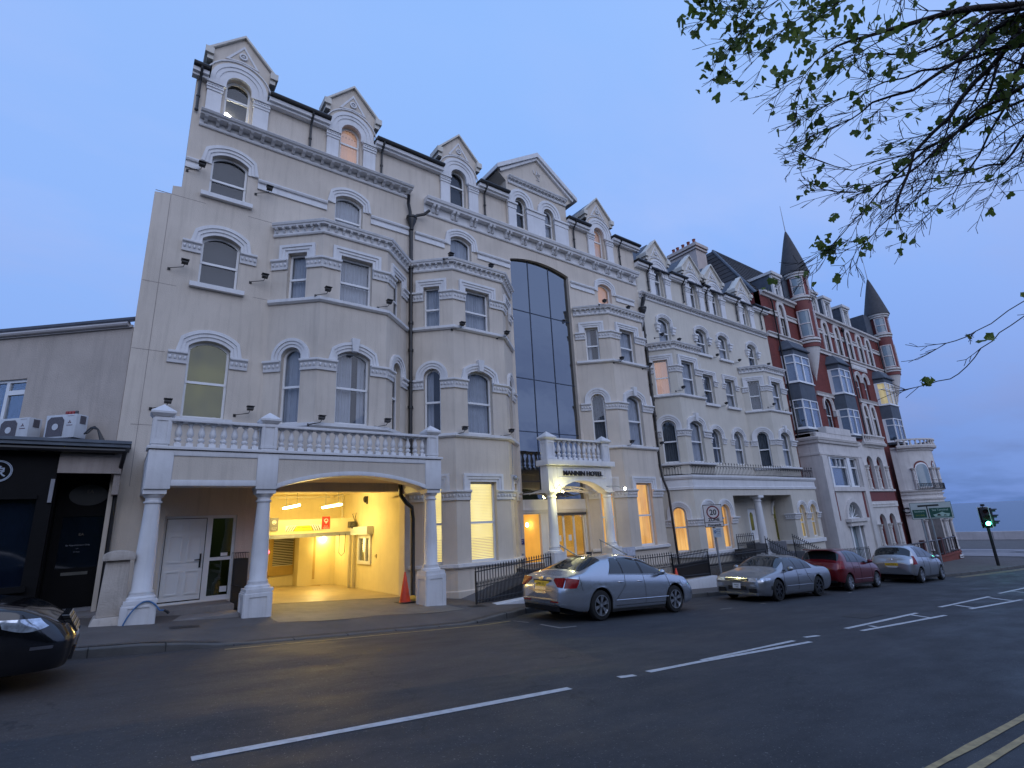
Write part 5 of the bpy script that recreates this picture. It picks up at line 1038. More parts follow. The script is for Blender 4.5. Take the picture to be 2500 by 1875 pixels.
for i in range(9):
    t_ = i / 9; r.hexa([tuple(lfr.p(0, 4.955 + 1.3 * t_, .12 - 2.52 * t_)), tuple(lfr.p(K + .0, 4.955 + 1.3 * t_, .12 - 2.52 * t_)), tuple(lfr.p(K + .0, 4.955 + 1.3 * (t_ + .1), .12 - 2.52 * (t_ + .1))), tuple(lfr.p(0, 4.955 + 1.3 * (t_ + .1), .12 - 2.52 * (t_ + .1)))], [tuple(lfr.p(0, 4.975 + 1.3 * t_, .12 - 2.52 * t_)), tuple(lfr.p(K + .0, 4.975 + 1.3 * t_, .12 - 2.52 * t_)), tuple(lfr.p(K + .0, 4.96 + 1.3 * (t_ + .1), .12 - 2.52 * (t_ + .1))), tuple(lfr.p(0, 4.96 + 1.3 * (t_ + .1), .12 - 2.52 * (t_ + .1)))])
r.build('roof', SLATE, LB)
# shop
SH = empty('black_shop', (-1.6, 13.6, -1.3), 'black painted single-storey shop front with round white emblem under a flat lead roof', 'shop')
sf = Fr((0, 13.62), (1, 0))
m = MB(); m.box(-6, 13.30, 1.93, .05, 15.6, 2.03); m.box(-6, 13.27, 2.0, .07, 15.6, 2.06); m.build('flat_roof', LEAD, SH)
MB().tube([(-6, 13.36, 1.86), (-.02, 13.36, 1.86)], .05, 8).tube([(-.02, 13.36, 1.84), (-.05, 13.5, 1.6), (-.08, 13.9, 1.3), (-.08, 13.92, -1.3)], .04, 8).build('gutter', PIPE, SH, smooth=40)
MB().box(-1.05, 13.55, 1.42, -.04, 13.62, 1.80).box(-.15, 13.60, 1.0, -.04, 14.4, 1.9).box(-.2, 14.1, -1.4, -.1, 14.4, 1.5).build('render_panel', GREYR, SH)
s = MB(); s.fbox(sf, -6, -1.05, .98, 1.84, -.3, 0); s.fbox(sf, -1.28, -1.05, -1.4, .98, -.3, .0); s.fbox(sf, -6, -1.28, -1.45, -.72, -.3, 0); s.fbox(sf, -3.6, -3.45, -.72, .98, -.3, 0); s.fbox(sf, -6, -1.2, -.76, -.66, -.05, .09); s.box(-1.1, 13.95, -1.4, -1.04, 14.7, 1.5); s.fbox(sf, -6, -1.28, .92, 1.0, -.3, .05)
shp = s.build('shop_front', BLKP, SH)
MB().fbox(sf, -6, -1.25, -.72, .98, -.12, -.11).build('shop_window', mat('shop_glass', (.006, .010, .020), .05, .2, 2., spec=.6), SH)
dz_ = MB(); df_ = Fr((-1.04, 14.55), (1, 0)); dz_.plate(df_, [(0, -1.22), (.96, -1.22), (.96, 1.5), (0, 1.5)], [[(.14, -.42), (.82, -.42), (.82, .62), (.14, .62)]], .06, 0); dz_.fbox(df_, .0, .96, 1.5, 1.9, -.1, 0)
dd = dz_.build('shop_door', BLKP, SH); MB().fbox(df_, .1, .86, -.45, .65, -.04, -.035).build('pane', mat('shop_glass'), dd); MB().fbox(df_, .25, .68, -.56, -.50, .0, .015).build('letter_box', mat('dull_brass', (.12, .12, .11), .4, .2), dd)
el = [(.50 + .33 * math.cos(a * math.pi / 12), 1.06 + .22 * math.sin(a * math.pi / 12)) for a in range(24)]; MB().plate(df_, el, [], .006, .008).build('oval_sign', mat('smoky_glass', (.035, .035, .038), .3, .1), dd)
frtext('sign_lettering', 'EA', .10, mat('dull_gold', (.16, .13, .10), .4, .1), dd, df_, .52, 1.10, .012, .001)
frtext('sign_lettering', 'EA', .08, mat('dull_gold'), dd, df_, .48, .22, .002, .001)
for i, (tx, sz) in enumerate((('By Appointment Only', .045), ('info', .028), ('bookings', .028))): frtext('sign_lettering', tx, sz, mat('grey_letters', (.25, .25, .27), .5, .1), dd, df_, .45, .02 - i * .065, .002, .001)
MB().fbox(df_, 0, .96, -1.27, -1.2, -.1, .2).build('door_sill', mat('grey_letters'), dd)
MB().fbox(sf, -1.12, -1.06, .85, 1.3, .0, .05).build('alarm_box', mat('grey_letters'), SH)
ec = (-1.90, 1.44)
def ringp(r0, r1, n0): return MB().plate(sf, [(ec[0] + r1 * math.cos(a * math.pi / 20), ec[1] + r1 * math.sin(a * math.pi / 20)) for a in range(40)], [[(ec[0] + r0 * math.cos(a * math.pi / 20), ec[1] + r0 * math.sin(a * math.pi / 20)) for a in range(40)]], .01, n0)
EMW = mat('emblem_white', (.40, .46, .56), .4, .05); ringp(.172, .188, .02).build('emblem_ring', EMW, SH); ringp(.194, .205, .02).build('emblem_ring', EMW, SH)
frtext('emblem_character', '\u8c61', .24, EMW, SH, sf, ec[0] + .0, ec[1] - .092, .015, .004, bold=.004)
for p, r_ in (((-2.05, 13.9, .68), .02), ((-1.85, 13.9, .44), .014), ((-2.0, 13.9, .55), .03)): MB().ball(p, r_, 8, 6).build('spot_lamp', WARM, SH)
MB().box(-6, 13.62, -1.4, -1.05, 15.5, -1.3).box(-1.05, 13.3, -1.5, -.1, 14.7, -1.26).build('floor', CONC, SH)
MB().box(-6, 15.3, -1.4, .0, 15.4, 1.9).build('back_wall', DARKR, SH)
# air conditioners on the shop roof, standing along the rendered wall
MBLUE = mat('ac_white', (.60, .61, .62), .5, .06, 3., streak=.2)
def aircon(s, label):
    """s: distance along the rendered wall from the hotel corner to the unit's right end"""
    W_, Hh, D_ = .70, .50, .28; base = lfr.p(K - s - W_ / 2, 2.06, .42); e = empty('air_conditioner', base, label, 'air conditioner', 'air conditioners on the flat shop roof'); af = Fr((base.x, base.y), (lfr.U.x, lfr.U.y)); z = 2.20
    body = MB().fbox(af, -W_ / 2, W_ / 2, z, z + Hh, -D_ / 2, D_ / 2).build('casing', MBLUE, e, bevel=.015)
    q = MB().plate(af, [(-W_ / 2 + .05, z + .04), (W_ / 2 - .27, z + .04), (W_ / 2 - .27, z + Hh - .12), (W_ / 2 - .33, z + Hh - .05), (-W_ / 2 + .12, z + Hh - .05), (-W_ / 2 + .05, z + Hh - .12)], [], .004, D_ / 2 + .008).build('fan_grille', mat('grille_grey', (.10, .09, .10), .6, .3, 40.), e)
    MB().plate(af, [(-.10 + .07 * math.cos(a * math.pi / 8), z + .24 + .07 * math.sin(a * math.pi / 8)) for a in range(16)], [], .006, D_ / 2 + .016).build('fan_hub', MBLUE, q)
    k = MB()
    for a in (90, 210, 330):
        cx_, cz_ = W_ / 2 - .14, z + .33; dx, dz2 = math.cos(R_(a)), math.sin(R_(a)); px, pz = -dz2, dx
        k.plate(af, [(cx_, cz_), (cx_ + dx * .022 + px * .012, cz_ + dz2 * .022 + pz * .012), (cx_ + dx * .044, cz_ + dz2 * .044), (cx_ + dx * .022 - px * .012, cz_ + dz2 * .022 - pz * .012)][::1], [], .002, D_ / 2 + .006)
    k.fbox(af, W_ / 2 - .2, W_ / 2 - .07, z + .255, z + .268, D_ / 2, D_ / 2 + .004).fbox(af, W_ / 2 - .21, W_ / 2 - .06, z + .46, z + .464, D_ / 2, D_ / 2 + .004); k.build('emblem', mat('ac_mark', (.10, .03, .05), .5, .1), e)
    MB().fbox(af, W_ / 2 + .001, W_ / 2 + .008, z + .30, z + .47, -.08, .05).build('side_cover', mat('grille_grey'), e)
    MB().fbox(af, -W_ / 2 + .05, -W_ / 2 + .12, 2.06, z, -D_ / 2, D_ / 2).fbox(af, W_ / 2 - .12, W_ / 2 - .05, 2.06, z, -D_ / 2, D_ / 2).build('foot', BLACK, e)
    return e
ac1 = aircon(.46, 'grey-white air conditioning unit nearest the long hotel, with small red cans on top')
aircon(1.55, 'middle air conditioning unit of the row on the flat shop roof, nothing on top'); aircon(2.64, 'leftmost air conditioning unit, cut off by the left edge under the white window')
for i in range(4):
    p = lfr.p(K - .46 - .36 + i * .075, 2.7, .44); o = MB().lathe(p.x, p.y, [(.028, 2.702), (.031, 2.71), (.031, 2.78), (.026, 2.79)], 10).build('tin_can', mat('can_red', (.30, .03, .03), .35, .4, 25.) if i < 3 else mat('can_dark', (.05, .05, .06), .35, .3, 25.), None, smooth=40)
    tag(o, ('leftmost red tin can on the air conditioner', 'second red tin can from the left on the air conditioner', 'third red tin can from the left on the air conditioner', 'dark tin can right of the red ones on the air conditioner')[i], 'can', 'cans on the air conditioner')
q = MB(); c0 = lfr.p(K - .36, 2.3, .42)
for i in range(4): q.tube([(c0.x + .02 * i, c0.y - .05 * i, 2.28), (c0.x + .10 + .02 * i, c0.y - .12, 2.40 + .01 * i), (c0.x + .22, c0.y - .2, 2.36), (c0.x + .30 + .02 * i, c0.y - .26, 2.1)], .018, 6)
tag(q.build('pipe_bundle', BLACK, None, smooth=40), 'black lagged pipes looping onto the flat roof right of the air conditioner', 'pipes')
# ------------------------------------------------------------------ ground
def ground_mats():
    # road: two ages of asphalt, cracks, wet wear
    m = bpy.data.materials.new('asphalt'); m.use_nodes = True; nt = m.node_tree; N = nt.nodes; L = nt.links; MATS['asphalt'] = m
    b = N['Principled BSDF']; tc = N.new('ShaderNodeTexCoord'); P = tc.outputs['Object']
    sp = N.new('ShaderNodeSeparateXYZ'); L.new(P, sp.inputs[0])
    def noise(s, d=4, r=.55, v=None):
        n = N.new('ShaderNodeTexNoise'); n.inputs['Scale'].default_value = s; n.inputs['Detail'].default_value = d; n.inputs['Roughness'].default_value = r; L.new(v or P, n.inputs['Vector']); return n.outputs['Fac']
    def ramp(x, a, c, lo=0, hi=1):
        r = N.new('ShaderNodeMapRange'); r.inputs['From Min'].default_value = a; r.inputs['From Max'].default_value = c; r.inputs['To Min'].default_value = lo; r.inputs['To Max'].default_value = hi; L.new(x, r.inputs['Value']); return r.outputs[0]
    def math_(op, a, c=None, cl=False):
        n = N.new('ShaderNodeMath'); n.operation = op; n.use_clamp = cl
        for i, q in enumerate((a, c)):
            if q is None: continue
            if isinstance(q, (int, float)): n.inputs[i].default_value = q
            else: L.new(q, n.inputs[i])
        return n.outputs[0]
    def mix(f, a, c, t='MIX'):
        n = N.new('ShaderNodeMixRGB'); n.blend_type = t
        for i, q in enumerate((f, a, c)):
            if isinstance(q, tuple): n.inputs[i].default_value = (*q, 1)
            elif isinstance(q, (int, float)): n.inputs[i].default_value = q
            else: L.new(q, n.inputs[i])
        return n.outputs[0]
    wob = math_('MULTIPLY', math_('SUBTRACT', noise(1.2, 6), .5), .5)
    y2 = math_('ADD', sp.outputs['Y'], wob); x2 = math_('ADD', sp.outputs['X'], wob)
    # the older browner strip by the garage, edge slanting
    e1 = ramp(math_('ADD', y2, math_('MULTIPLY', sp.outputs['X'], .07)), 6.15, 6.22)
    e2 = ramp(math_('SUBTRACT', x2, math_('MULTIPLY', y2, .25)), 4.35, 4.25)
    old = math_('MULTIPLY', e1, e2)
    col = mix(old, (.036, .037, .041), (.060, .050, .046))
    # newer patch lower right
    pt = math_('MULTIPLY', ramp(math_('SUBTRACT', y2, math_('MULTIPLY', sp.outputs['X'], -.42)), 5.15, 5.10), ramp(x2, 2.0, 2.05))
    col = mix(math_('MULTIPLY', pt, .4), col, (.024, .025, .028))
    col = mix(1, col, mix(noise(.7, 6, .6), (.55, .55, .56), (1.45, 1.45, 1.44)), 'MULTIPLY'); col = mix(1, col, mix(noise(22, 4, .7), (.55, .55, .55), (1.45, 1.45, 1.45)), 'MULTIPLY')
    sp1 = noise(120, 2); col = mix(1, col, mix(sp1, (.45, .45, .45), (1.6, 1.6, 1.6)), 'MULTIPLY')
    col = mix(math_('MULTIPLY', ramp(noise(48, 1), .69, .72), .6), col, (.22, .21, .20))   # pale grit
    mp = N.new('ShaderNodeMapping'); mp.inputs['Scale'].default_value = (.5, 1.3, 1); L.new(P, mp.inputs[0])
    trk = noise(1.3, 5, .6, mp.outputs[0]); col = mix(math_('MULTIPLY', ramp(trk, .5, .8), .35), col, (.022, .023, .026))
    vo = N.new('ShaderNodeTexVoronoi'); vo.feature = 'DISTANCE_TO_EDGE'; vo.inputs['Scale'].default_value = .42; vo.inputs['Randomness'].default_value = 1
    wv = N.new('ShaderNodeVectorMath'); wv.operation = 'ADD'; nn = N.new('ShaderNodeTexNoise'); nn.inputs['Scale'].default_value = 2.2; nn.inputs['Detail'].default_value = 6; L.new(P, nn.inputs['Vector'])
    sc = N.new('ShaderNodeVectorMath'); sc.operation = 'SCALE'; sc.inputs['Scale'].default_value = .9; L.new(nn.outputs['Color'], sc.inputs[0]); L.new(P, wv.inputs[0]); L.new(sc.outputs[0], wv.inputs[1]); L.new(wv.outputs[0], vo.inputs['Vector'])
    crack = math_('MULTIPLY', ramp(vo.outputs['Distance'], .009, .003), ramp(noise(.5, 2), .50, .58)); col = mix(math_('MULTIPLY', crack, .55), col, (.014, .014, .015))
    # chalky scuffs left of the bay
    sy = math_('MULTIPLY', ramp(y2, 6.5, 6.75), ramp(y2, 7.3, 6.9)); sxm = math_('MULTIPLY', ramp(x2, 1.2, 1.5), ramp(x2, 4.6, 3.6))
    mp2 = N.new('ShaderNodeMapping'); mp2.inputs['Scale'].default_value = (1.2, 8, 1); mp2.inputs['Rotation'].default_value = (0, 0, .12); L.new(P, mp2.inputs[0])
    col = mix(math_('MULTIPLY', math_('MULTIPLY', sy, sxm), math_('MULTIPLY', ramp(noise(3, 7, .75, mp2.outputs[0]), .62, .70), .5)), col, (.13, .115, .095))
    L.new(col, b.inputs['Base Color'])
    L.new(ramp(trk, .35, .7, .82, .52), b.inputs['Roughness']); b.inputs['Specular IOR Level'].default_value = .4
    bp = N.new('ShaderNodeBump'); bp.inputs['Strength'].default_value = .55; bp.inputs['Distance'].default_value = .008; L.new(noise(150, 2), bp.inputs['Height']); L.new(bp.outputs[0], b.inputs['Normal'])
ground_mats()
PAVE = mat('pavement_asphalt', (.112, .096, .086), .85, .18, 1.6, .5, 130, streak=.2)
KERB = mat('kerb_stone', (.105, .10, .095), .8, .2, 3., .3, 40)
LINE = mat('road_paint', (.50, .50, .50), .6, .18, 14., .3, 60, streak=.4, stain=(.10, .10, .10))
YLINE = mat('yellow_paint', (.36, .27, .13), .7, .22, 10., .3, 60, streak=.6, stain=(.07, .06, .05))
SETT = mat('paving_sett', (.085, .07, .062), .85, .25, 5., .3, 30)
def sheet(name, fx, xs, m, kind='structure'):
    """strip of ground: fx(x) -> list of (y, z)"""
    b = MB(); rows_ = [fx(x) for x in xs]; k = len(rows_[0])
    for x, r in zip(xs, rows_):
        for y, z in r: b.v.append((x, y, z))
    for i in range(len(xs) - 1):
        for j in range(k - 1): b.f.append((i * k + j, (i + 1) * k + j, (i + 1) * k + j + 1, i * k + j + 1))
    o = b.build(name, m); o['kind'] = kind; return o
XS = [-60, -40, -25, -15, -8, -4, -2, -1, 0, .5, 1, 1.5, 2, 2.5, 3, 3.5, 4, 4.5, 5, 5.5, 6, 6.4, 6.8, 7.2, 7.5, 7.8, 8.1, 8.4, 8.8, 9.5] + [10 + i for i in range(62)]
sheet('road', lambda x: [(-40, zr(x) + .35), (-6, zr(x) + .01), (0, zr(x)), (5, zr(x)), (kerb_y(x) + .02, zr(x))], XS, MATS['asphalt'])
def kh(x): return .02 if 1.7 < x < 6.0 else (.02 + .10 * min(1, max((1.7 - x) / 1.0, (x - 6.0) / 1.2))) if .7 < x < 7.2 else .12
sheet('pavement', lambda x: [(kerb_y(x) + .13, zr(x) + kh(x)), (kerb_y(x) + .45, zr(x) + max(kh(x), .07)), (kerb_y(x) + 1.0, zp(x, kerb_y(x) + 1.0)), (12.2, zp(x, 12.2)), (14.3, zp(x, 14.3))] if x < 44 else [(kerb_y(x) + .13, zr(x) + .12), (kerb_y(x) + .6, zr(x) + .13), (kerb_y(x) + 1.2, zr(x) + .14), (14.6, zr(x) + .16), (30, zr(x) + .2)], XS[:-1], PAVE)
def kerb_strip():
    b = MB(); xs = XS[3:-1]
    fine = []
    for a, c in zip(xs, xs[1:]):
        n = max(1, int((c - a) / .5)); fine += [a + (c - a) * i / n for i in range(n)]
    for x in fine:
        y, z, h = kerb_y(x), zr(x), kh(x)
        for q in ((y, z - .05), (y + .004, z + h - .015), (y + .018, z + h), (y + .13, z + h + .002), (y + .135, z - .05)): b.v.append((x, *q))
    for i in range(len(fine) - 1):
        for j in range(4): b.f.append((i * 5 + j, (i + 1) * 5 + j, (i + 1) * 5 + j + 1, i * 5 + j + 1))
    o = b.build('kerb', KERB); o['kind'] = 'structure'
    # joints between kerb stones and the row of setts behind
    s = MB(); x = -6.
    while x < 10:
        y, z, h = kerb_y(x), zr(x), kh(x)
        zz = lambda u: zr(u) + kh(u) + .010; s.add([(x, y + .145, zz(x)), (x + .095, y + .145, zz(x + .095)), (x + .095, y + .25, zz(x + .095) + .006), (x, y + .25, zz(x) + .006)], [(0, 1, 2, 3)]); x += .105
    o = s.build('paving_strip', SETT); o['kind'] = 'structure'
    j = MB(); x = -5.6
    while x < 40: j.box(x, kerb_y(x) - .003, zr(x), x + .012, kerb_y(x) + .131, zr(x) + kh(x) + .004); x += .915
    o = j.build('kerb_joint', mat('joint', (.03, .03, .03), .9, .1)); o['kind'] = 'structure'
kerb_strip()
o = sheet('garage_apron', lambda x: [(11.0 + .12 * math.sin(x * 3), zp(x, 11.0) + .006), (14.0, zp(x, 14.0) + .006)], [2.66 + .37 * i for i in range(12)], mat('apron_concrete', (.17, .15, .125), .7, .2, 2., .3, 30, streak=.4))
def mark(name, pts, w, m=LINE, dz=.005, parent=None):
    """painted line along ground points"""
    b = MB(); P = []
    for (a, c) in zip(pts, pts[1:]):
        n = max(1, int(math.hypot(c[0] - a[0], c[1] - a[1]) / .5)); P += [(a[0] + (c[0] - a[0]) * i / n, a[1] + (c[1] - a[1]) * i / n) for i in range(n)]
    P.append(pts[-1])
    for i, p in enumerate(P):
        a = P[max(i - 1, 0)]; c = P[min(i + 1, len(P) - 1)]; L = math.hypot(c[0] - a[0], c[1] - a[1]); nx, ny = -(c[1] - a[1]) / L, (c[0] - a[0]) / L
        j = random.uniform(-.006, .006)
        for s in (-1, 1): b.v.append((p[0] + nx * (w / 2 + j) * s, p[1] + ny * (w / 2 + j) * s, zr(p[0] + nx * w / 2 * s) + dz))
    for i in range(len(P) - 1): b.f.append((2 * i, 2 * i + 2, 2 * i + 3, 2 * i + 1))
    return b
rm = MB()
for pts, w in (([(.65, 4.99), (4.33, 4.93)], .10), ([(5.17, 4.97), (5.42, 4.93)], .10), ([(5.70, 4.96), (6.75, 4.95), (9.73, 4.82)], .10), ([(6.9, 5.0), (9.6, 5.04)], .08), ([(10.1, 5.1), (10.5, 5.04)], .1), ([(11.8, 5.12), (15.75, 5.16)], .1), ([(11.75, 4.82), (15.8, 4.61)], .1), ([(15.25, 5.12), (15.0, 4.66)], .12), ([(12.6, 5.0), (12.5, 4.84)], .1), ([(17.6, 5.22), (21.9, 5.16)], .1), ([(17.7, 4.62), (21.5, 4.34)], .1), ([(18.45, 5.12), (18.1, 4.64)], .14), ([(21.5, 5.08), (20.95, 4.46)], .14), ([(23.3, 5.22), (27.5, 5.1)], .1), ([(24.4, 5.12), (24.1, 4.4)], .14), ([(23.6, 4.25), (27.3, 4.0)], .1)):
    q = mark('', pts, w); rm.add(q.v, q.f)
o = rm.build('road_marking', LINE); o['kind'] = 'structure'
rm = MB()
for pts, w in (([(7.12, 9.78), (7.24, 9.40)], .05), ([(7.27, 9.05), (7.28, 8.42)], .05), ([(12.7, 8.44), (13.2, 8.42)], .05), ([(14.75, 8.52), (15.0, 8.5)], .05), ([(20.0, 8.4), (20.3, 8.4)], .05), ([(26.2, 8.2), (26.5, 8.2)], .05), ([(7.28, 8.44), (7.7, 8.44)], .05)):
    q = mark('', pts, w); rm.add(q.v, q.f)
o = rm.build('bay_marking', mat('thin_paint', (.30, .28, .26), .7, .25, 12., streak=.5)); o['kind'] = 'structure'
ym = MB()
for pts, w in (([(1.55, kerb_y(1.55) - .30), (6.2, 9.62), (7.05, 9.80)], .055), ([(4.2, 1.80), (12.0, 1.45)], .06), ([(4.2, 1.62), (12, 1.27)], .06), ([(30.5, 8.2), (36, 7.6), (44, 6.9)], .08), ([(30.5, 8.0), (36, 7.4), (44, 6.7)], .08)):
    q = mark('', pts, w); ym.add(q.v, q.f)
o = ym.build('yellow_line', YLINE); o['kind'] = 'structure'
# manholes and covers
def cover(x0, y0, x1, y1, zf, label):
    b = MB(); dz = .006
    b.add([(x0, y0, zf(x0, y0) + dz), (x1, y0, zf(x1, y0) + dz), (x1, y1, zf(x1, y1) + dz), (x0, y1, zf(x0, y1) + dz)], [(0, 1, 2, 3)])
    for i in range(1, 6): 
        q = x0 + (x1 - x0) * i / 6; b.add([(q - .01, y0 + .02, zf(q, y0) + dz + .004), (q + .01, y0 + .02, zf(q, y0) + dz + .004), (q + .01, y1 - .02, zf(q, y1) + dz + .004), (q - .01, y1 - .02, zf(q, y1) + dz + .004)], [(0, 1, 2, 3)])
    tag(b.build('manhole_cover', mat('cast_iron', (.03, .028, .028), .6, .3, 20.)), label, 'manhole cover')
cover(13.7, 5.5, 14.9, 6.0, lambda x, y: zr(x), 'dark iron cover set in the road beyond the hatched centre marking')
cover(.95, 11.2, 1.4, 11.45, lambda x, y: zp(x, y), 'worn iron cover in the pavement in front of the white side door steps')
cover(7.05, 11.3, 7.5, 11.6, lambda x, y: zp(x, y), 'small iron cover in the pavement beside the right porch column base')
# ------------------------------------------------------------------ cars
TYRE = mat('tyre_rubber', (.012, .012, .012), .8, .2, 8.); UNDER = mat('underbody_black', (.006, .006, .006), .9, .1)
RIM = mat('alloy', (.60, .61, .63), .32, .06, 5., metal=.9); RIMD = mat('dark_alloy', (.10, .10, .11), .3, .1, 5., metal=.9)
CARG = mat('car_glass', (.010, .014, .016), .035, .2, 1.2, spec=.9); RUBB = mat('black_trim', (.012, .012, .013), .45, .1)
TAILL = mat('tail_lamp', (.22, .004, .008), .25, .35, 14., spec=.4); LAMPG = mat('head_lamp', (.55, .60, .68), .08, .5, 14., metal=.6, coat=1.); AMB = mat('amber_lamp', (.5, .16, .02), .15, .1, spec=.8)
PLY = mat('plate_yellow', (.72, .44, .03), .4, .04); PLW = mat('plate_white', (.70, .71, .72), .4, .04)
def paint(name, col, metal=.55, rough=.32): return mat(name, col, rough, .02, 1.5, metal=metal, coat=.8)
def lerp_pts(P):
    def f(x):
        if x <= P[0][0]: return P[0][1]
        for (a, b), (c, d) in zip(P, P[1:]):
            if x <= c: return b + (d - b) * (x - a) / (c - a)
        return P[-1][1]
    return f
def smoothf(P, w):
    f = lerp_pts(P)
    def g(x): return sum(f(x + w * k / 4) * (5 - abs(k)) for k in range(-4, 5)) / 25
    return g
def car(name, label, cat, loc, rz, slope, L, Wd, axles, wr, top, belt, bottom, pm, side, wind, rear, front_w=.72, rear_w=.80, lean_r=(.70, .35, .14), lean_f=(.55, .35, .22), seams=(), handles=(), rims=(RIM, 5, 0), chrome=False, moulding=None, tau=.27, group='cars parked along the kerb', n_side=3.6, feats=None):
    E_ = empty(name, loc, label, cat, group, 0, local=True)
    E_.rotation_euler = (0, slope, rz); E_.scale = (.93, .93, .93)
    zt = smoothf(top, .14); zb_ = smoothf(belt, .16); zbo = smoothf(bottom, .05); hw = Wd / 2
    def wid(x):
        a, b = .55, .75
        q = 1.
        if x < a: q = rear_w + (1 - rear_w) * math.sqrt(max(0, 1 - (1 - x / a) ** 2))
        if L - x < b: q = min(q, front_w + (1 - front_w) * math.sqrt(max(0, 1 - (1 - (L - x) / b) ** 2)))
        return hw * q
    Ra = wr + .055
    def zlow(x):
        z = zbo(x)
        for xa in axles:
            d = abs(x - xa)
            if d < Ra: z = max(z, wr + math.sqrt(Ra * Ra - d * d))
        return z
    def sh(x, z):
        if x < .45: x = x + (1 - x / .45) * max(0, (z - lean_r[0]) / lean_r[1]) * lean_r[2] + (1 - x / .45) * max(0, (.38 - z) / .2) * .06
        e = L - x
        if e < .5: x = x - (1 - e / .5) * (max(0, (z - lean_f[0]) / lean_f[1]) * lean_f[2] + max(0, (.32 - z) / .2) * .05)
        return x
    def low(x):   # lower side points (y, z)
        w, b, z0 = wid(x), zb_(x), zlow(x); h = b - z0; bb = zbo(x)
        f = lambda q: q
        pts = []
        for t_ in (0, .06, .16, .3, .45, .6, .72, .82, .90, .96, 1.0):
            z = z0 + h * t_; s = (z - bb) / max(.05, (b - bb)); s = min(1, max(0, s))
            y = w * (.93 + .07 * math.sin(min(1, s / .5) * math.pi / 2)) if s < .5 else w * (1 - .055 * max(0, (s - .62) / .38) ** 2)
            if .69 < s < .76: y -= .004
            pts.append((y, z))
        pts[0] = (pts[0][0] - .02, pts[0][1])
        return pts
    def up(x, th):
        y0, b = low(x)[-1]; h = max(.004, zt(x) - b); n = 2.3 + (n_side - 2.3) * min(1, max(0, (h - .12) / .22))
        c_, s_ = max(0, math.cos(th)), max(0, math.sin(th)); z = b + h * s_ ** (2 / n); y = y0 * c_ ** (2 / n) * (1 - tau * max(0, z - b) / .5)
        return y, z
    NT = 16; ths = [math.pi / 2 * (i / NT) for i in range(1, NT + 1)]
    xs = []; x = 0.
    while x < L - 1e-6: xs.append(x); x += .035 if any(abs(x - a) < Ra + .05 for a in axles) or x < .5 or L - x < .7 else .06
    xs.append(L)
    def section(x): 
        l = low(x); u = [up(x, t_) for t_ in ths]; half = l + u
        return [(-y, z) for y, z in half] + [(y, z) for y, z in half[:-1]][::-1]
    secs = [section(x) for x in xs]; k = len(secs[0])
    b = MB(); cx = L / 2
    P = lambda x, y, z: (sh(x, z) - cx, y, z)
    for x, s in zip(xs, secs): b.v += [P(x, y, z) for y, z in s]
    for i in range(len(xs) - 1):
        for j in range(k - 1): b.f.append((i * k + j, i * k + j + 1, (i + 1) * k + j + 1, (i + 1) * k + j))
    # bulging end faces
    for end, i0, sg in ((0, 0, -1), (1, (len(xs) - 1) * k, 1)):
        s = secs[0] if end == 0 else secs[-1]; xe = xs[0] if end == 0 else xs[-1]; zc = sum(z for y, z in s) / k; prev = [i0 + j for j in range(k)]
        for sc_, dx in ((.985, .012), (.93, .03), (.8, .045), (.6, .052), (.3, .056), (.0, .057)):
            base = len(b.v); b.v += [(P(xe, y, z)[0] + sg * dx, y * sc_, zc + (z - zc) * (.25 + .75 * sc_ if sc_ else .0)) for y, z in s] if sc_ else []
            if sc_:
                for j in range(k - 1): f_ = (prev[j], prev[j + 1], base + j + 1, base + j); b.f.append(f_ if sg > 0 else f_[::-1])
                f_ = (prev[k - 1], prev[0], base, base + k - 1); b.f.append(f_ if sg > 0 else f_[::-1]); prev = [base + j for j in range(k)]
            else: b.f.append(tuple(prev) if sg < 0 else tuple(prev[::-1]))
    body = b.build('body', pm, E_, smooth=42)
    # outer surface lookup
    def ysurf(x, z):
        l = low(x) + [up(x, t_ * .5) for t_ in [q * .12 for q in range(1, 27)]]
        for (y0, z0), (y1, z1) in zip(l, l[1:]):
            if z0 <= z <= z1 and z1 > z0: return y0 + (y1 - y0) * (z - z0) / (z1 - z0)
        return l[-1][0] if z > l[-1][1] else l[0][0]
    def patch(nm, m, x0b, x1b, z0, x0t, x1t, z1, off=.006, par=None, nx=14, nz=7, sides=(-1, 1)):
        """panel on the car's flank; bottom edge x0b..x1b at z0, top edge x0t..x1t at z1 (numbers or functions of x)"""
        q = MB()
        for s in sides:
            base = len(q.v)
            for j in range(nz + 1):
                v = j / nz
                for i in range(nx + 1):
                    x = (x0b + (x0t - x0b) * v) + ((x1b + (x1t - x1b) * v) - (x0b + (x0t - x0b) * v)) * i / nx
                    za = z0(x) if callable(z0) else z0; zc = z1(x) if callable(z1) else z1; z = za + (zc - za) * v
                    q.v.append(P(x, s * (ysurf(x, z) + off), z))
            for j in range(nz):
                for i in range(nx):
                    f_ = (base + j * (nx + 1) + i, base + j * (nx + 1) + i + 1, base + (j + 1) * (nx + 1) + i + 1, base + (j + 1) * (nx + 1) + i); q.f.append(f_ if s < 0 else f_[::-1])
        return q.build(nm, m, par or E_, smooth=60)
    def screen(nm, xa, xb, t0, m=CARG, off=.007, nx=16):
        q = MB(); nt = 14
        for i in range(nx + 1):
            x = xa + (xb - xa) * i / nx
            for j in range(2 * nt + 1):
                th = t0 + (math.pi / 2 - t0) * (1 - abs(j - nt) / nt); y, z = up(x, th); s = -1 if j < nt else 1; q.v.append(P(x, s * y, z + off))
        for i in range(nx):
            for j in range(2 * nt): q.f.append((i * (2 * nt + 1) + j, (i + 1) * (2 * nt + 1) + j, (i + 1) * (2 * nt + 1) + j + 1, i * (2 * nt + 1) + j + 1)[::-1])
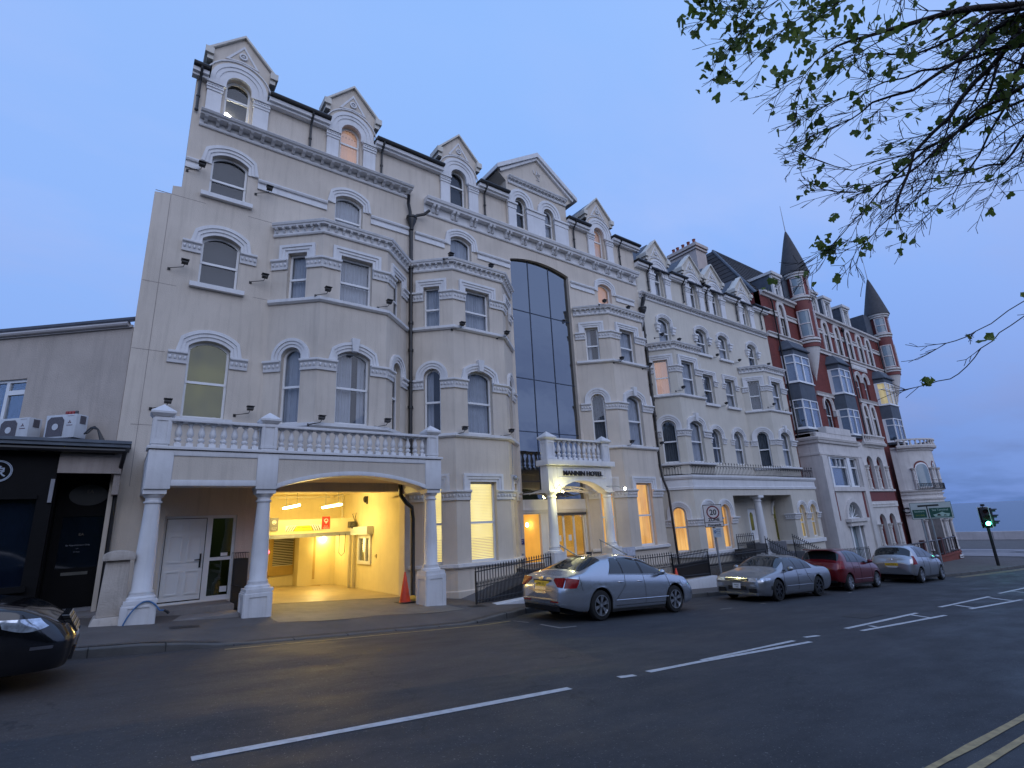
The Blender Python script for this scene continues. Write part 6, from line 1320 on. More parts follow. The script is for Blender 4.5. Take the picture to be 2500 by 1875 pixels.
        return q.build(nm, m, E_, smooth=60)
    screen('windscreen', wind[0], wind[1], R_(wind[2])); screen('rear_window', rear[0], rear[1], R_(rear[2]))
    patch('window_surround', RUBB, side[0][0] - .02, side[-1][1] + .03, lambda x: zb_(x) + .02, side[0][2] - .02, side[-1][3] + .03, lambda x: zb_(x) + (zt(x) - zb_(x)) * .845, off=.002, nx=30)
    for (x0b, x1b, x0t, x1t) in side:
        patch('side_window', CARG, x0b, x1b, lambda x: zb_(x) + .035, x0t, x1t, lambda x: zb_(x) + (zt(x) - zb_(x)) * .82)
    if chrome:
        q = MB(); xa, xb = min(s[0] for s in side) - .03, max(s[1] for s in side) + .03
        for s in (-1, 1): q.tube([P(x, s * (ysurf(x, zb_(x) + .025) + .006), zb_(x) + .025) for x in [xa + (xb - xa) * i / 20 for i in range(21)]], .009, 6); xc, xd = side[0][2] - .02, side[-1][3] + .02; q.tube([P(x, s * (ysurf(x, zb_(x) + (zt(x) - zb_(x)) * .845) + .006), zb_(x) + (zt(x) - zb_(x)) * .845) for x in [xc + (xd - xc) * i / 16 for i in range(17)]], .008, 6)
        q.build('window_trim', CHROME, E_, smooth=60)
    # seams, handles, mouldings
    q = MB()
    for pts in seams:
        fp = [(a[0] + (c_[0] - a[0]) * i / 8, a[1] + (c_[1] - a[1]) * i / 8) for a, c_ in zip(pts, pts[1:]) for i in range(9)]
        for s in (-1, 1): q.tube([P(x, s * (ysurf(x, z) + .001), z) for x, z in fp], .006, 4)
    if q.v: q.build('panel_gap', UNDER, E_)
    q = MB()
    for x, z in handles:
        for s in (-1, 1): y = s * (ysurf(x, z) + .018); a = P(x - .09, y, z); c = P(x + .09, y, z); q.tube([(a[0], y - s * .015, z), (a[0] + .015, y, z), (c[0] - .015, y, z), (c[0], y - s * .015, z)], .012, 6)
    if q.v: q.build('door_handle', CHROME if chrome else pm, E_, smooth=60)
    if moulding:
        x0, x1, z0 = moulding[:3]; q = MB()
        for s in (-1, 1): q.tube([P(x0 + (x1 - x0) * i / 16, s * (ysurf(x0 + (x1 - x0) * i / 16, z0) + .002), z0) for i in range(17)], .011, 6)
        q.build('side_moulding', moulding[3], E_, smooth=60)
    # dark underbody with wheel housings
    q = MB(); wi = hw - .06; seg = [0.35] + [v for a in axles for v in (a - Ra, a + Ra)] + [L - .45]
    for i, (a, c) in enumerate(zip(seg, seg[1:])):
        ww = (wi if i == 2 else hw * .72) if i % 2 == 0 else hw - .27
        q.box(a - cx, -ww, .17 if i % 2 == 0 else .2, c - cx, ww, .72)
    q.build('underbody', UNDER, E_)
    # wheels
    for xa in axles:
        for s in (-1, 1):
            t_ = MB(); yo = s * (hw - .015); wdt = .20; prof = [(wr * .66, 0), (wr * .68, .004), (wr * .92, .006), (wr * .985, .03), (wr, .06), (wr, wdt - .05), (wr * .97, wdt - .02), (wr * .66, wdt)]
            kk = 36; base = 0
            for r_, d in prof:
                for j in range(kk): a = 2 * math.pi * j / kk; t_.v.append((xa - cx + r_ * math.cos(a), yo - s * d, wr + r_ * math.sin(a)))
            for i in range(len(prof) - 1):
                for j in range(kk): f_ = (i * kk + j, i * kk + (j + 1) % kk, (i + 1) * kk + (j + 1) % kk, (i + 1) * kk + j); t_.f.append(f_ if s > 0 else f_[::-1])
            w_ = t_.build('wheel', TYRE, E_, smooth=40)
            rm_, ns, style = rims; q = MB(); R2 = wr * .68
            def ringy(r0, r1, d0, d1):
                base = len(q.v)
                for r_, d in ((r0, d0), (r1, d0), (r1, d1), (r0, d1)):
                    for j in range(kk): a = 2 * math.pi * j / kk; q.v.append((xa - cx + r_ * math.cos(a), yo - s * d, wr + r_ * math.sin(a)))
                for i in range(4):
                    for j in range(kk): q.f.append((base + i * kk + j, base + i * kk + (j + 1) % kk, base + ((i + 1) % 4) * kk + (j + 1) % kk, base + ((i + 1) % 4) * kk + j))
            ringy(R2 * .93, R2, .0, .1); ringy(.001, R2 * .2, .012, .06)
            for j in range(ns):
                for dq in ((-.13, .13) if style == 1 else (0,)):
                    a = 2 * math.pi * (j + .3) / ns; hw_ = .016 if style == 1 else .028 if style == 0 else .045
                    p0 = (R2 * .12 * math.cos(a), R2 * .12 * math.sin(a)); a2 = a + dq * (1 if style == 1 else 0); p1 = (R2 * .95 * math.cos(a2), R2 * .95 * math.sin(a2)); nx_, nz_ = -math.sin(a), math.cos(a)
                    vs = []
                    for d in (.014, .05):
                        for (px, pz), h_ in ((p0, hw_ * .9), (p1, hw_)): vs += [(xa - cx + px + nx_ * h_, yo - s * d, wr + pz + nz_ * h_), (xa - cx + px - nx_ * h_, yo - s * d, wr + pz - nz_ * h_)]
                    q.add(vs, [(0, 1, 3, 2), (4, 6, 7, 5), (0, 2, 6, 4), (1, 5, 7, 3), (2, 3, 7, 6), (0, 4, 5, 1)])
            q.build('rim', rm_, w_, smooth=30)
            ds = MB(); base = 0
            for j in range(24): a = 2 * math.pi * j / 24; ds.v.append((xa - cx + R2 * .97 * math.cos(a), yo - s * .085, wr + R2 * .97 * math.sin(a)))
            ds.f.append(tuple(range(24))); ds.build('wheel_well', UNDER, w_)
    # door mirrors
    mx_ = wind[0] if wind[0] < wind[1] else wind[0]
    for s in (-1, 1):
        xm = wind[0] - .42 if wind[0] > L / 2 else wind[0] + .3; xm = wind[1] - .02 if False else wind[0] - .38; zm = zb_(xm) + .085; ym = s * (ysurf(xm, zb_(xm)) + .12)
        q = MB().ball((xm - cx, ym, zm), .10, 12, 8, (.75, 1.0, .72)); q.tube([(xm - cx + .03, ym - s * .16, zm - .07), (xm - cx, ym - s * .02, zm - .05)], .03, 6); q.build('door_mirror', pm, E_, smooth=60)
    ctx = dict(E=E_, P=P, ysurf=ysurf, patch=patch, zb=zb_, zt=zt, L=L, cx=cx, hw=hw, body=body, up=up, lr=lean_r, lf=lean_f)
    if feats: feats(ctx)
    return E_
def endx(c, z, front):
    l = c['lf'] if front else c['lr']; sh_ = max(0, (z - l[0]) / l[1]) * l[2] + (max(0, (.32 - z) / .2) * .05 if front else max(0, (.38 - z) / .2) * .06)
    return (c['L'] - c['cx'] + .055 - sh_) if front else (-c['cx'] - .055 + sh_)
def endplate(c, nm, m, y0, y1, z0, z1, front, depth=.02, off=.0, par=None, skew=0., bev=0):
    """block on the end face of a car"""
    s = 1 if front else -1; xa, xb = endx(c, z0, front) + s * off, endx(c, z1, front) + s * off
    q = MB().hexa([(xa - s * .06, y0, z0), (xa + s * depth, y0, z0), (xa + s * depth, y1, z0), (xa - s * .06, y1, z0)], [(xb - s * .06, y0, z1), (xb + s * depth, y0, z1), (xb + s * depth, y1, z1), (xb - s * .06, y1, z1)]); return q.build(nm, m, par or c['E'], bevel=bev)
def ptext(c, txt, size, y, z, front, off, m, par):
    s = 1 if front else -1
    return text_mesh('plate_lettering', txt, size, m, par, lambda a, b_, d: (endx(c, z + b_, front) + s * (off + d + .002), y + s * a, z + b_), .001)
SILV = paint('silver_blue_paint', (.50, .53, .58), .80, .27); SILV2 = paint('grey_silver_paint', (.33, .34, .36), .82, .28); SILV3 = paint('pale_silver_paint', (.46, .47, .49), .82, .28); REDC = paint('red_car_paint', (.15, .006, .010), .35, .28); BLKC = paint('black_car_paint', (.004, .004, .006), .0, .15)
def slope_at(x): return -math.atan(-.0725 + .0011 * x) if x > 0 else -math.atan(-.0725)
def f1(c):
    L, hw = c['L'], c['hw']
    c['patch']('tail_light', TAILL, .012, .30, .74, .02, .42, lambda x: .965 - .10 * max(0, x - .0), off=.008, nz=5)
    for s in (-1, 1):
        ex = lambda z: endx(c, z, False) - .008; t_ = MB(); t_.add([(ex(.90), s * .42, .90), (ex(.95), s * .44, .95), (ex(.965) + .02, s * .735, .965), (ex(.76) + .02, s * .735, .76), (ex(.765), s * .60, .765)], [(0, 1, 2, 3, 4)]); t_.v += [(a + .05, b_, d) for a, b_, d in t_.v]; t_.f += [(5, 6, 7, 8, 9), (0, 1, 6, 5), (1, 2, 7, 6), (2, 3, 8, 7), (3, 4, 9, 8), (4, 0, 5, 9)]; t_.build('tail_light', TAILL, c['E'])
    pl = endplate(c, 'number_plate', PLY, -.26, .26, .76, .87, False, .012, .0); ptext(c, 'GMN 55 J', .085, 0, .785, False, .013, RUBB, pl)
    endplate(c, 'plate_recess', RUBB, -.32, .32, .875, .90, False, .012, .0); endplate(c, 'trim_strip', CHROME, -.44, .44, .665, .685, False, .012, .0)
    x = endx(c, .95, False) - .01; q = MB()
    q.v = [(x - .0 - b_, a, .945 + d) for a, d, b_ in [(.045 * math.cos(t_), .045 * math.sin(t_), 0) for t_ in [math.pi * j / 8 for j in range(16)]] + [(.035 * math.cos(t_), .035 * math.sin(t_), .015) for t_ in [math.pi * j / 8 for j in range(16)]]]; q.f = [(j, (j + 1) % 16, 16 + (j + 1) % 16, 16 + j) for j in range(16)] + [tuple(range(16, 32))]; q.build('badge', CHROME, c['E'])
    endplate(c, 'bumper_strip', CHROME, -.62, .62, .475, .49, False, .010, .0)
    endplate(c, 'lower_bumper', RUBB, -.60, .60, .24, .35, False, .008, .0)
    for y in (-.5, .5): endplate(c, 'reflector', TAILL, y - .12, y + .12, .43, .45, False, .008, .0)
    MB().box(-.9, -.012, 1.455, -.72, .012, 1.52).build('roof_aerial', RUBB, c['E'])
    c['patch']('head_light', LAMPG, L - .62, L - .10, .64, L - .75, L - .22, .80, off=.006, nz=4)
Y1 = 9.62
car('silver_saloon_car', 'silver-blue saloon parked nearest in front of the entrance, seen from its rear', 'car', (9.94, 9.52, zr(9.94)), 0, slope_at(10), 4.83, 1.80, (1.10, 3.86), .335,
    [(0, .98), (.10, 1.02), (.40, 1.09), (.62, 1.14), (1.35, 1.42), (1.8, 1.465), (2.35, 1.475), (2.85, 1.41), (3.75, 1.04), (4.35, .93), (4.68, .80), (4.83, .66)],
    [(0, .94), (.5, 1.0), (1.6, .98), (3.6, .93), (4.3, .86), (4.65, .76), (4.83, .62)], [(0, .34), (.4, .24), (1.2, .2), (4.2, .2), (4.83, .24)], SILV,
    [(1.42, 1.90, 1.72, 1.92), (1.95, 2.60, 1.97, 2.58), (2.68, 3.60, 2.66, 3.06)], (3.62, 2.86, 33), (.58, 1.36, 38), seams=([(1.96, 1.0), (1.92, .75), (1.62, .45)], [(2.64, .98), (2.68, .3)], [(3.55, .93), (3.62, .72), (3.58, .35)], [(1.62, .30), (2.64, .30), (3.58, .30)], [(.42, 1.0), (.48, .72), (.5, .68)]), handles=((1.78, .83), (2.48, .83)), rims=(RIM, 6, 1), chrome=True, moulding=(1.6, 3.58, .42, CHROME), feats=f1)
def f2(c):
    L = c['L']
    c['patch']('head_light', LAMPG, L - .42, L - .03, .60, L - .50, L - .05, .70, off=.008, nz=4)
    for s in (-1, 1): endplate(c, 'head_light', LAMPG, *sorted((s * .42, s * .66)), .60, .70, True, .010, .0)
    endplate(c, 'grille', RUBB, -.38, .38, .61, .685, True, .008, .0); endplate(c, 'grille_trim', CHROME, -.39, .39, .685, .70, True, .014, .0); endplate(c, 'grille_bar', SILV2, -.36, .36, .64, .65, True, .014, .0)
    endplate(c, 'air_intake', RUBB, -.30, .30, .34, .46, True, .008, .0)
    for s in (-1, 1): endplate(c, 'air_intake', RUBB, *sorted((s * .40, s * .64)), .28, .40, True, .008, .0); endplate(c, 'fog_lamp', LAMPG, *sorted((s * .46, s * .64)), .46, .52, True, .008, .0); MB().ball((L - c['cx'] - .0, s * .56, .33), .035, 8, 6, (.4, 1.4, .6)).build('fog_lamp', WHITEL if False else LAMPG, c['E'])
    endplate(c, 'front_splitter', SILV2, -.66, .66, .20, .235, True, .03, .0)
    pl = endplate(c, 'number_plate', PLW, -.13, .13, .39, .54, True, .016, .004); ptext(c, 'MANX', .055, 0, .475, True, .022, RUBB, pl); ptext(c, 'T 955', .055, 0, .41, True, .022, RUBB, pl)
    c['patch']('side_vent', RUBB, L - .52, L - .44, .35, L - .52, L - .44, .47, off=.004, nx=2, nz=2)
car('grey_saloon_car', 'low grey-silver saloon with dark spoked wheels, front facing up the hill', 'car', (17.15, 9.27, zr(17.15)), math.pi, -slope_at(17.4), 4.70, 1.74, (1.12, 3.79), .325,
    [(0, .88), (.12, .94), (.45, 1.0), (.95, 1.03), (1.62, 1.31), (2.0, 1.355), (2.6, 1.36), (2.9, 1.32), (3.58, .98), (4.2, .86), (4.55, .76), (4.70, .66)],
    [(0, .84), (.5, .92), (1.6, .90), (3.4, .86), (4.2, .78), (4.55, .71), (4.70, .62)], [(0, .3), (.4, .22), (1.2, .17), (4.2, .17), (4.70, .20)], SILV2,
    [(1.42, 1.86, 1.62, 1.86), (1.9, 2.46, 1.9, 2.44), (2.5, 3.4, 2.48, 2.9)], (3.5, 2.86, 33), (.98, 1.58, 36), seams=([(1.9, .9), (1.86, .7), (1.6, .45)], [(2.5, .88), (2.54, .3)], [(3.36, .86), (3.44, .6), (3.36, .3)]), handles=((1.72, .76), (2.34, .76)), rims=(RIMD, 7, 0), moulding=(1.55, 3.3, .43, SILV2), front_w=.84, rear_w=.86, lean_f=(.62, .3, .10), feats=f2)
def f3(c):
    L = c['L']
    c['patch']('tail_light', TAILL, .01, .26, .80, .03, .30, 1.08, off=.012, nz=5)
    pl = endplate(c, 'number_plate', PLY, -.25, .25, .50, .60, False, .012, .0); endplate(c, 'bumper_line', RUBB, -.6, .6, .30, .38, False, .008, .0)
    q = MB().box(-c['cx'] + .12, -.55, 1.45, -c['cx'] + .42, .55, 1.485); q.build('roof_spoiler', REDC, c['E'], bevel=.01)
car('red_hatchback_car', 'small dark red hatchback parked between the grey saloon and the silver people carrier', 'car', (22.05, 9.34, zr(22.05)), 0, slope_at(22), 3.78, 1.69, (.60, 3.06), .30,
    [(0, .98), (.06, 1.12), (.30, 1.44), (.7, 1.50), (1.4, 1.525), (2.0, 1.46), (2.85, 1.06), (3.3, .96), (3.62, .80), (3.78, .64)],
    [(0, .96), (.4, 1.02), (1.4, .98), (2.7, .92), (3.3, .84), (3.6, .74), (3.78, .60)], [(0, .34), (.4, .26), (1, .22), (3.2, .22), (3.78, .26)], REDC,
    [(.62, .92, .78, .94), (.97, 1.55, .98, 1.54), (1.6, 2.62, 1.6, 2.12)], (2.75, 2.02, 33), (.07, .32, 30), seams=([(.98, 1.0), (1.0, .8), (.98, .62)], [(1.58, .98), (1.6, .3)], [(2.6, .92), (2.62, .3)]), handles=((1.2, .84), (2.2 - .8, .84)), rims=(RIM, 7, 0), front_w=.76, rear_w=.84, lean_r=(.80, .7, .34), tau=.20, moulding=(1.0, 2.6, .40, REDC), feats=f3)
def f4(c):
    L = c['L']
    c['patch']('tail_light', TAILL, .03, .30, .78, .10, .22, 1.12, off=.012, nz=6)
    pl = endplate(c, 'number_plate', PLY, -.25, .25, .72, .82, False, .012, .0); endplate(c, 'plate_surround', CHROME, -.30, .30, .835, .86, False, .012, .0); ptext(c, 'MAN 5241 R', .07, 0, .745, False, .013, RUBB, pl)
    MB().ball((-c['cx'] + .02, 0, .97), .04, 8, 6, (.4, 1, 1)).build('badge', CHROME, c['E'])
car('people_carrier_car', 'pale silver tall hatchback furthest down the hill beside the brick forecourt wall', 'car', (27.55, 8.92, zr(27.55)), 0, slope_at(29), 3.84, 1.76, (.62, 3.19), .315,
    [(0, 1.0), (.06, 1.15), (.26, 1.50), (.7, 1.575), (1.4, 1.59), (2.0, 1.54), (3.05, 1.08), (3.45, .94), (3.72, .78), (3.84, .64)],
    [(0, .98), (.5, 1.06), (1.4, 1.02), (2.9, .94), (3.4, .84), (3.7, .74), (3.84, .60)], [(0, .36), (.4, .28), (1, .24), (3.2, .24), (3.84, .27)], SILV3,
    [(.62, .98, .74, 1.0), (1.02, 1.66, 1.04, 1.66), (1.72, 2.82, 1.72, 2.2)], (3.0, 2.12, 33), (.07, .28, 28), seams=([(1.02, 1.04), (1.06, .85), (1.0, .66)], [(1.68, 1.0), (1.7, .3)], [(2.76, .94), (2.78, .3)]), handles=((1.3, .90), (2.0, .88)), rims=(RIM, 5, 2), front_w=.74, rear_w=.84, lean_r=(.82, .7, .30), tau=.20, feats=f4)
def f5(c):
    L = c['L']
    c['patch']('head_light', LAMPG, L - .62, L - .16, lambda x: .70 - .05 * math.sin(max(0, min(1, (x - L + .62) / .46)) * math.pi), L - .66, L - .24, .79, off=.010, nz=5)
    c['patch']('fog_lamp', mat('dull_silver', (.20, .20, .22), .25, .1, metal=.7), L - .34, L - .14, .455, L - .34, L - .14, .49, off=.008, nz=2)
    for z in (.62, .67, .72): endplate(c, 'grille_bar', CHROME, -.40, .40, z, z + .012, True, .016, .0)
    endplate(c, 'grille', RUBB, -.40, .40, .58, .77, True, .008, .0); endplate(c, 'grille_trim', CHROME, -.42, .42, .765, .78, True, .014, .0)
    endplate(c, 'lower_intake', RUBB, -.50, .50, .28, .44, True, .008, .0)
car('black_car', 'black estate car cut off by the left edge of the view, headlamp showing', 'car', (-2.50, 8.70, zr(-2.5)), 0, slope_at(-1), 4.76, 1.82, (1.05, 3.78), .33,
    [(0, 1.1), (.3, 1.38), (1.5, 1.46), (2.3, 1.45), (2.8, 1.38), (3.6, 1.03), (4.3, .93), (4.6, .84), (4.76, .70)],
    [(0, 1.0), (1.5, .98), (3.5, .93), (4.3, .86), (4.58, .78), (4.76, .64)], [(0, .34), (.4, .24), (1.2, .2), (4.2, .2), (4.76, .22)], BLKC,
    [(1.2, 1.95, 1.3, 1.95), (2.0, 2.62, 2.0, 2.60), (2.68, 3.5, 2.66, 3.0)], (3.5, 2.82, 33), (.1, .4, 38), rims=(RIM, 5, 0), front_w=.66, feats=f5)
# ------------------------------------------------------------------ railings, walls and street furniture
def spear_fence(path, label, gap=.095, low=True, r=.0115, base=0.02, name='iron_railing', posts=True, spike=.12):
    """path: (x, y, z_bottom, z_top_rail)"""
    e = empty(name, (path[0][0], path[0][1], path[0][2]), label, 'railing'); rails = MB(); bars = MB(); q = MB()
    for (a, c) in zip(path, path[1:]):
        L = math.hypot(c[0] - a[0], c[1] - a[1]); k = max(2, int(round(L / gap)))
        rails.tube([(a[0], a[1], a[3]), (c[0], c[1], c[3])], .016, 6).tube([(a[0], a[1], a[2] + .08), (c[0], c[1], c[2] + .08)], .014, 6)
        if low: rails.tube([(a[0], a[1], a[3] - .36), (c[0], c[1], c[3] - .36)], .012, 6)
        for i in range(k + 1):
            t = i / k; x, y, zb, zt = [a[j] + (c[j] - a[j]) * t for j in range(4)]
            bars.tube([(x, y, zb), (x, y, zt + spike * .45)], r, 5); bars.lathe(x, y, [(.004, zt + spike * .35), (.024, zt + spike * .55), (.003, zt + spike)], 6)
            if low and i < k: t = (i + .5) / k; x, y, zb, zt = [a[j] + (c[j] - a[j]) * t for j in range(4)]; bars.tube([(x, y, zb), (x, y, zt - .30)], r, 5); bars.lathe(x, y, [(.004, zt - .33), (.022, zt - .29), (.003, zt - .22)], 6)
        if posts:
            for p in (a, c): q.tube([(p[0], p[1], p[2] - .06), (p[0], p[1], p[3] + .02)], .022, 6)
    rails.build('rails', BLACK, e); bars.build('bars', BLACK, e)
    if posts: q.build('posts', BLACK, e)
    return e
spear_fence([(7.42, 11.72, -1.84, -1.09), (10.15, 12.0, -1.80, -.93)], 'black spear-topped railing sloping up to the entrance portal behind the silver saloon boot')
spear_fence([(13.60, 12.25, -1.9, -1.30), (15.3, 11.75, -1.95, -1.24)], 'black spear-topped railing under the lit bay window and notice board')
spear_fence([(15.3, 11.72, -2.02, -1.32), (17.35, 11.72, -2.08, -1.26)], 'black railing panel with brown mesh behind it above the white wedge wall', gap=.085)
MB().box(15.32, 11.75, -2.06, 17.33, 11.765, -1.60).box(15.32, 11.74, -1.6, 17.33, 11.775, -1.57).build('mesh_panel', mat('brown_mesh', (.24, .19, .15), .8, .35, 60.), bpy.data.objects['iron_railing.002'] if 'iron_railing.002' in bpy.data.objects else None)
spear_fence([(17.42, 12.0, -2.28, -1.50), (21.9, 12.05, -2.55, -1.52)], 'long black railing right of the speed sign pole, in front of the arched lit windows')
spear_fence([(21.0, 12.7, -1.9, -.92), (22.3, 12.7, -1.9, -.92)], 'tall black railing with a planter box left of the round porch column', gap=.14)
spear_fence([(22.5, 12.3, -2.2, -1.08), (24.35, 12.0, -2.75, -1.92)], 'left stair railing sloping down from the column porch', gap=.14)
spear_fence([(24.9, 12.3, -2.2, -1.10), (26.7, 12.0, -2.85, -1.82)], 'right stair railing sloping down from the column porch, with pale handrail', gap=.13)
spear_fence([(28.2, 12.6, -2.75, -2.05), (33.2, 12.4, -2.95, -2.15)], 'black railing in front of the white stone porch of the brick hotel', gap=.16, low=False)
o = MB().box(20.95, 12.55, -1.72, 22.0, 12.85, -1.42).build('planter_box', mat('dark_wood', (.02, .018, .016), .8, .2)); tag(o, 'dark planter box hanging on the tall black railing left of the porch column', 'planter box')
# low white walls carrying the railings (they step with the hill)
def wedge(name, pts, y0, y1, label, m=WHITE):
    b = MB().hexa([(pts[0][0], y0, pts[0][1]), (pts[1][0], y0, pts[1][1]), (pts[1][0], y1, pts[1][1]), (pts[0][0], y1, pts[0][1])], [(pts[0][0], y0, pts[0][2]), (pts[1][0], y0, pts[1][2]), (pts[1][0], y1, pts[1][2]), (pts[0][0], y1, pts[0][2])]); return tag(b.build(name, m, None, bevel=.01), label, 'wall')
wedge('low_wall', [(7.40, -2.3, -1.90), (10.4, -2.4, -1.80)], 11.45, 11.80, 'low white wedge wall left of and behind the silver saloon, under the first railing')
wedge('low_wall', [(12.6, -2.5, -1.93), (15.45, -2.7, -1.97)], 11.55, 11.95, 'low white wall hidden mostly behind the silver saloon roof')
wedge('low_wall', [(15.5, -2.8, -2.10), (17.42, -2.9, -2.07)], 11.50, 11.80, 'white wedge wall between the silver saloon bonnet and the speed sign pole')
wedge('low_wall', [(17.44, -2.9, -2.36), (26.8, -3.3, -2.75)], 11.75, 12.1, 'grey low wall behind the grey saloon under the long railing', mat('grey_plinth', (.16, .16, .17), .8, .15))
wedge('low_wall', [(27.0, -3.3, -2.72), (36.5, -3.6, -3.0)], 11.9, 12.7, 'low grey plinth wall in front of the brick hotel porch', mat('grey_plinth'))
# dark sunken area floor and white area walls behind the railings
MB().box(13.9, 12.1, -2.6, 21.7, 13.9, -2.5).build('area_floor', mat('grey_slab')); bpy.data.objects['area_floor']['kind'] = 'structure'
# cones
def cone(x, y, z, h, r, label, sleeve=True):
    e = empty('traffic_cone', (x, y, z), label, 'traffic cone'); MB().lathe(x, y, [(r * 1.15, z + .03), (r, z + .05), (r * .16, z + h), (r * .10, z + h + .01)], 20).build('cone', ORANGE, e, smooth=35)
    MB().box(x - r * 1.5, y - r * 1.5, z + .002, x + r * 1.5, y + r * 1.5, z + .035).build('base', RUBB if sleeve else UPVC, e, bevel=.008)
    if sleeve == 1: MB().lathe(x, y, [(r * .38, z + h * .74), (r * .22, z + h * .92)], 20).build('sleeve', mat('purple_band', (.04, .02, .10), .5, .2), e)
    if sleeve == 0: MB().lathe(x, y, [(r * 1.02, z + .05), (r * .70, z + h * .4)], 20).build('sleeve', UPVC, e)
    return e
cone(6.02, 12.82, zp(6.02, 12.82), .72, .135, 'tall orange cone with purple band and black base at the garage entrance', 1)
cone(15.02, 11.42, zp(15.02, 11.42) - .02, .70, .13, 'orange and white cone behind the silver saloon bonnet by the railing', 0)
o = MB().lathe(6.42, 13.2, [(.16, zp(6.4, 13.2)), (.16, zp(6.4, 13.2) + .05), (.05, zp(6.4, 13.2) + .12)], 14).build('pipe_shoe', mat('faded_yellow', (.5, .33, .05), .6, .2), None, smooth=40); tag(o, 'squat faded yellow weight between the orange cone and the porch column', 'weight')
# weathered gate pier
e = empty('gate_pier', (.12, 12.25, zp(.1, 12.2)), 'weathered cream gate pier with rounded cap left of the first porch column', 'gate pier'); z0 = zp(.1, 12.2) - .05
b = MB().hexa([(-.20, 12.0, z0), (.36, 12.0, z0), (.36, 12.75, z0), (-.20, 12.75, z0)], [(-.13, 12.06, z0 + .18), (.34, 12.06, z0 + .18), (.34, 12.7, z0 + .18), (-.13, 12.7, z0 + .18)]); b.hexa([(-.10, 12.1, z0 + .18), (.31, 12.1, z0 + .18), (.31, 12.66, z0 + .18), (-.10, 12.66, z0 + .18)], [(-.06, 12.12, z0 + 1.12), (.29, 12.12, z0 + 1.12), (.29, 12.64, z0 + 1.12), (-.06, 12.64, z0 + 1.12)]); b.build('shaft', mat('pier_render', (.50, .44, .38), .85, .12, 3., .4, 30, streak=.6, stain=(.16, .13, .11)), e, bevel=.02)
cp_ = MB(); pf_ = Fr((-.12, 12.04), (1, 0)); ca = [(0, z0 + 1.12), (.48, z0 + 1.12), (.48, z0 + 1.2)] + [(.24 + .24 * math.cos(a * math.pi / 10), z0 + 1.2 + .09 * math.sin(a * math.pi / 10)) for a in range(1, 10)] + [(0, z0 + 1.2)]; cp_.plate(pf_, ca, [], .68, 0, True); cp_.build('cap', mat('pier_render'), e, bevel=.012)
# blue water hose looping out at the column foot
hz = zp(.5, 11.9); pth = []
for i in range(19):
    t = i / 18; pth.append((.30 + .58 * t, 11.86 + .06 * math.sin(t * 3), hz + .02 + .36 * math.sin(min(1, t * 1.12) * math.pi * .86) ** .8))
e = empty('water_hose', (.5, 11.9, hz), 'blue plastic water pipe looping up at the foot of the first porch column', 'hose'); MB().tube(pth, .013, 8).build('pipe', BLUEP, e, smooth=60); p = pth[-1]; MB().tube([p, (p[0] + .05, p[1], p[2] - .03)], .02, 8).tube([(p[0] + .04, p[1], p[2] - .02), (p[0] + .08, p[1], p[2] - .06)], .024, 8).build('fitting', BLACK, e)
# folded black crate screen beside the side door
e = empty('folded_crate', (2.25, 13.4, -1.45), 'stack of dark wire crate panels standing right of the white side door', 'wire crate'); q = MB()
for i in range(5):
    y = 13.25 + i * .09; q.box(2.18 + i * .01, y, -1.46, 2.46, y + .012, -.42)
for i in range(9):
    x = 2.18 + i * .035; q.tube([(x, 13.25, -.42), (x, 13.25, -.30)], .004, 4).tube([(x, 13.6, -.42), (x, 13.6, -.30)], .004, 4)
q.tube([(2.18, 13.25, -.30), (2.46, 13.25, -.30), (2.46, 13.62, -.30), (2.18, 13.62, -.30)], .006, 5); q.tube([(2.15, 13.22, -.95), (2.34, 13.2, -1.0), (2.38, 13.2, -1.1), (2.38, 13.2, -1.5)], .01, 6); q.build('wire_panel', BLACK, e)
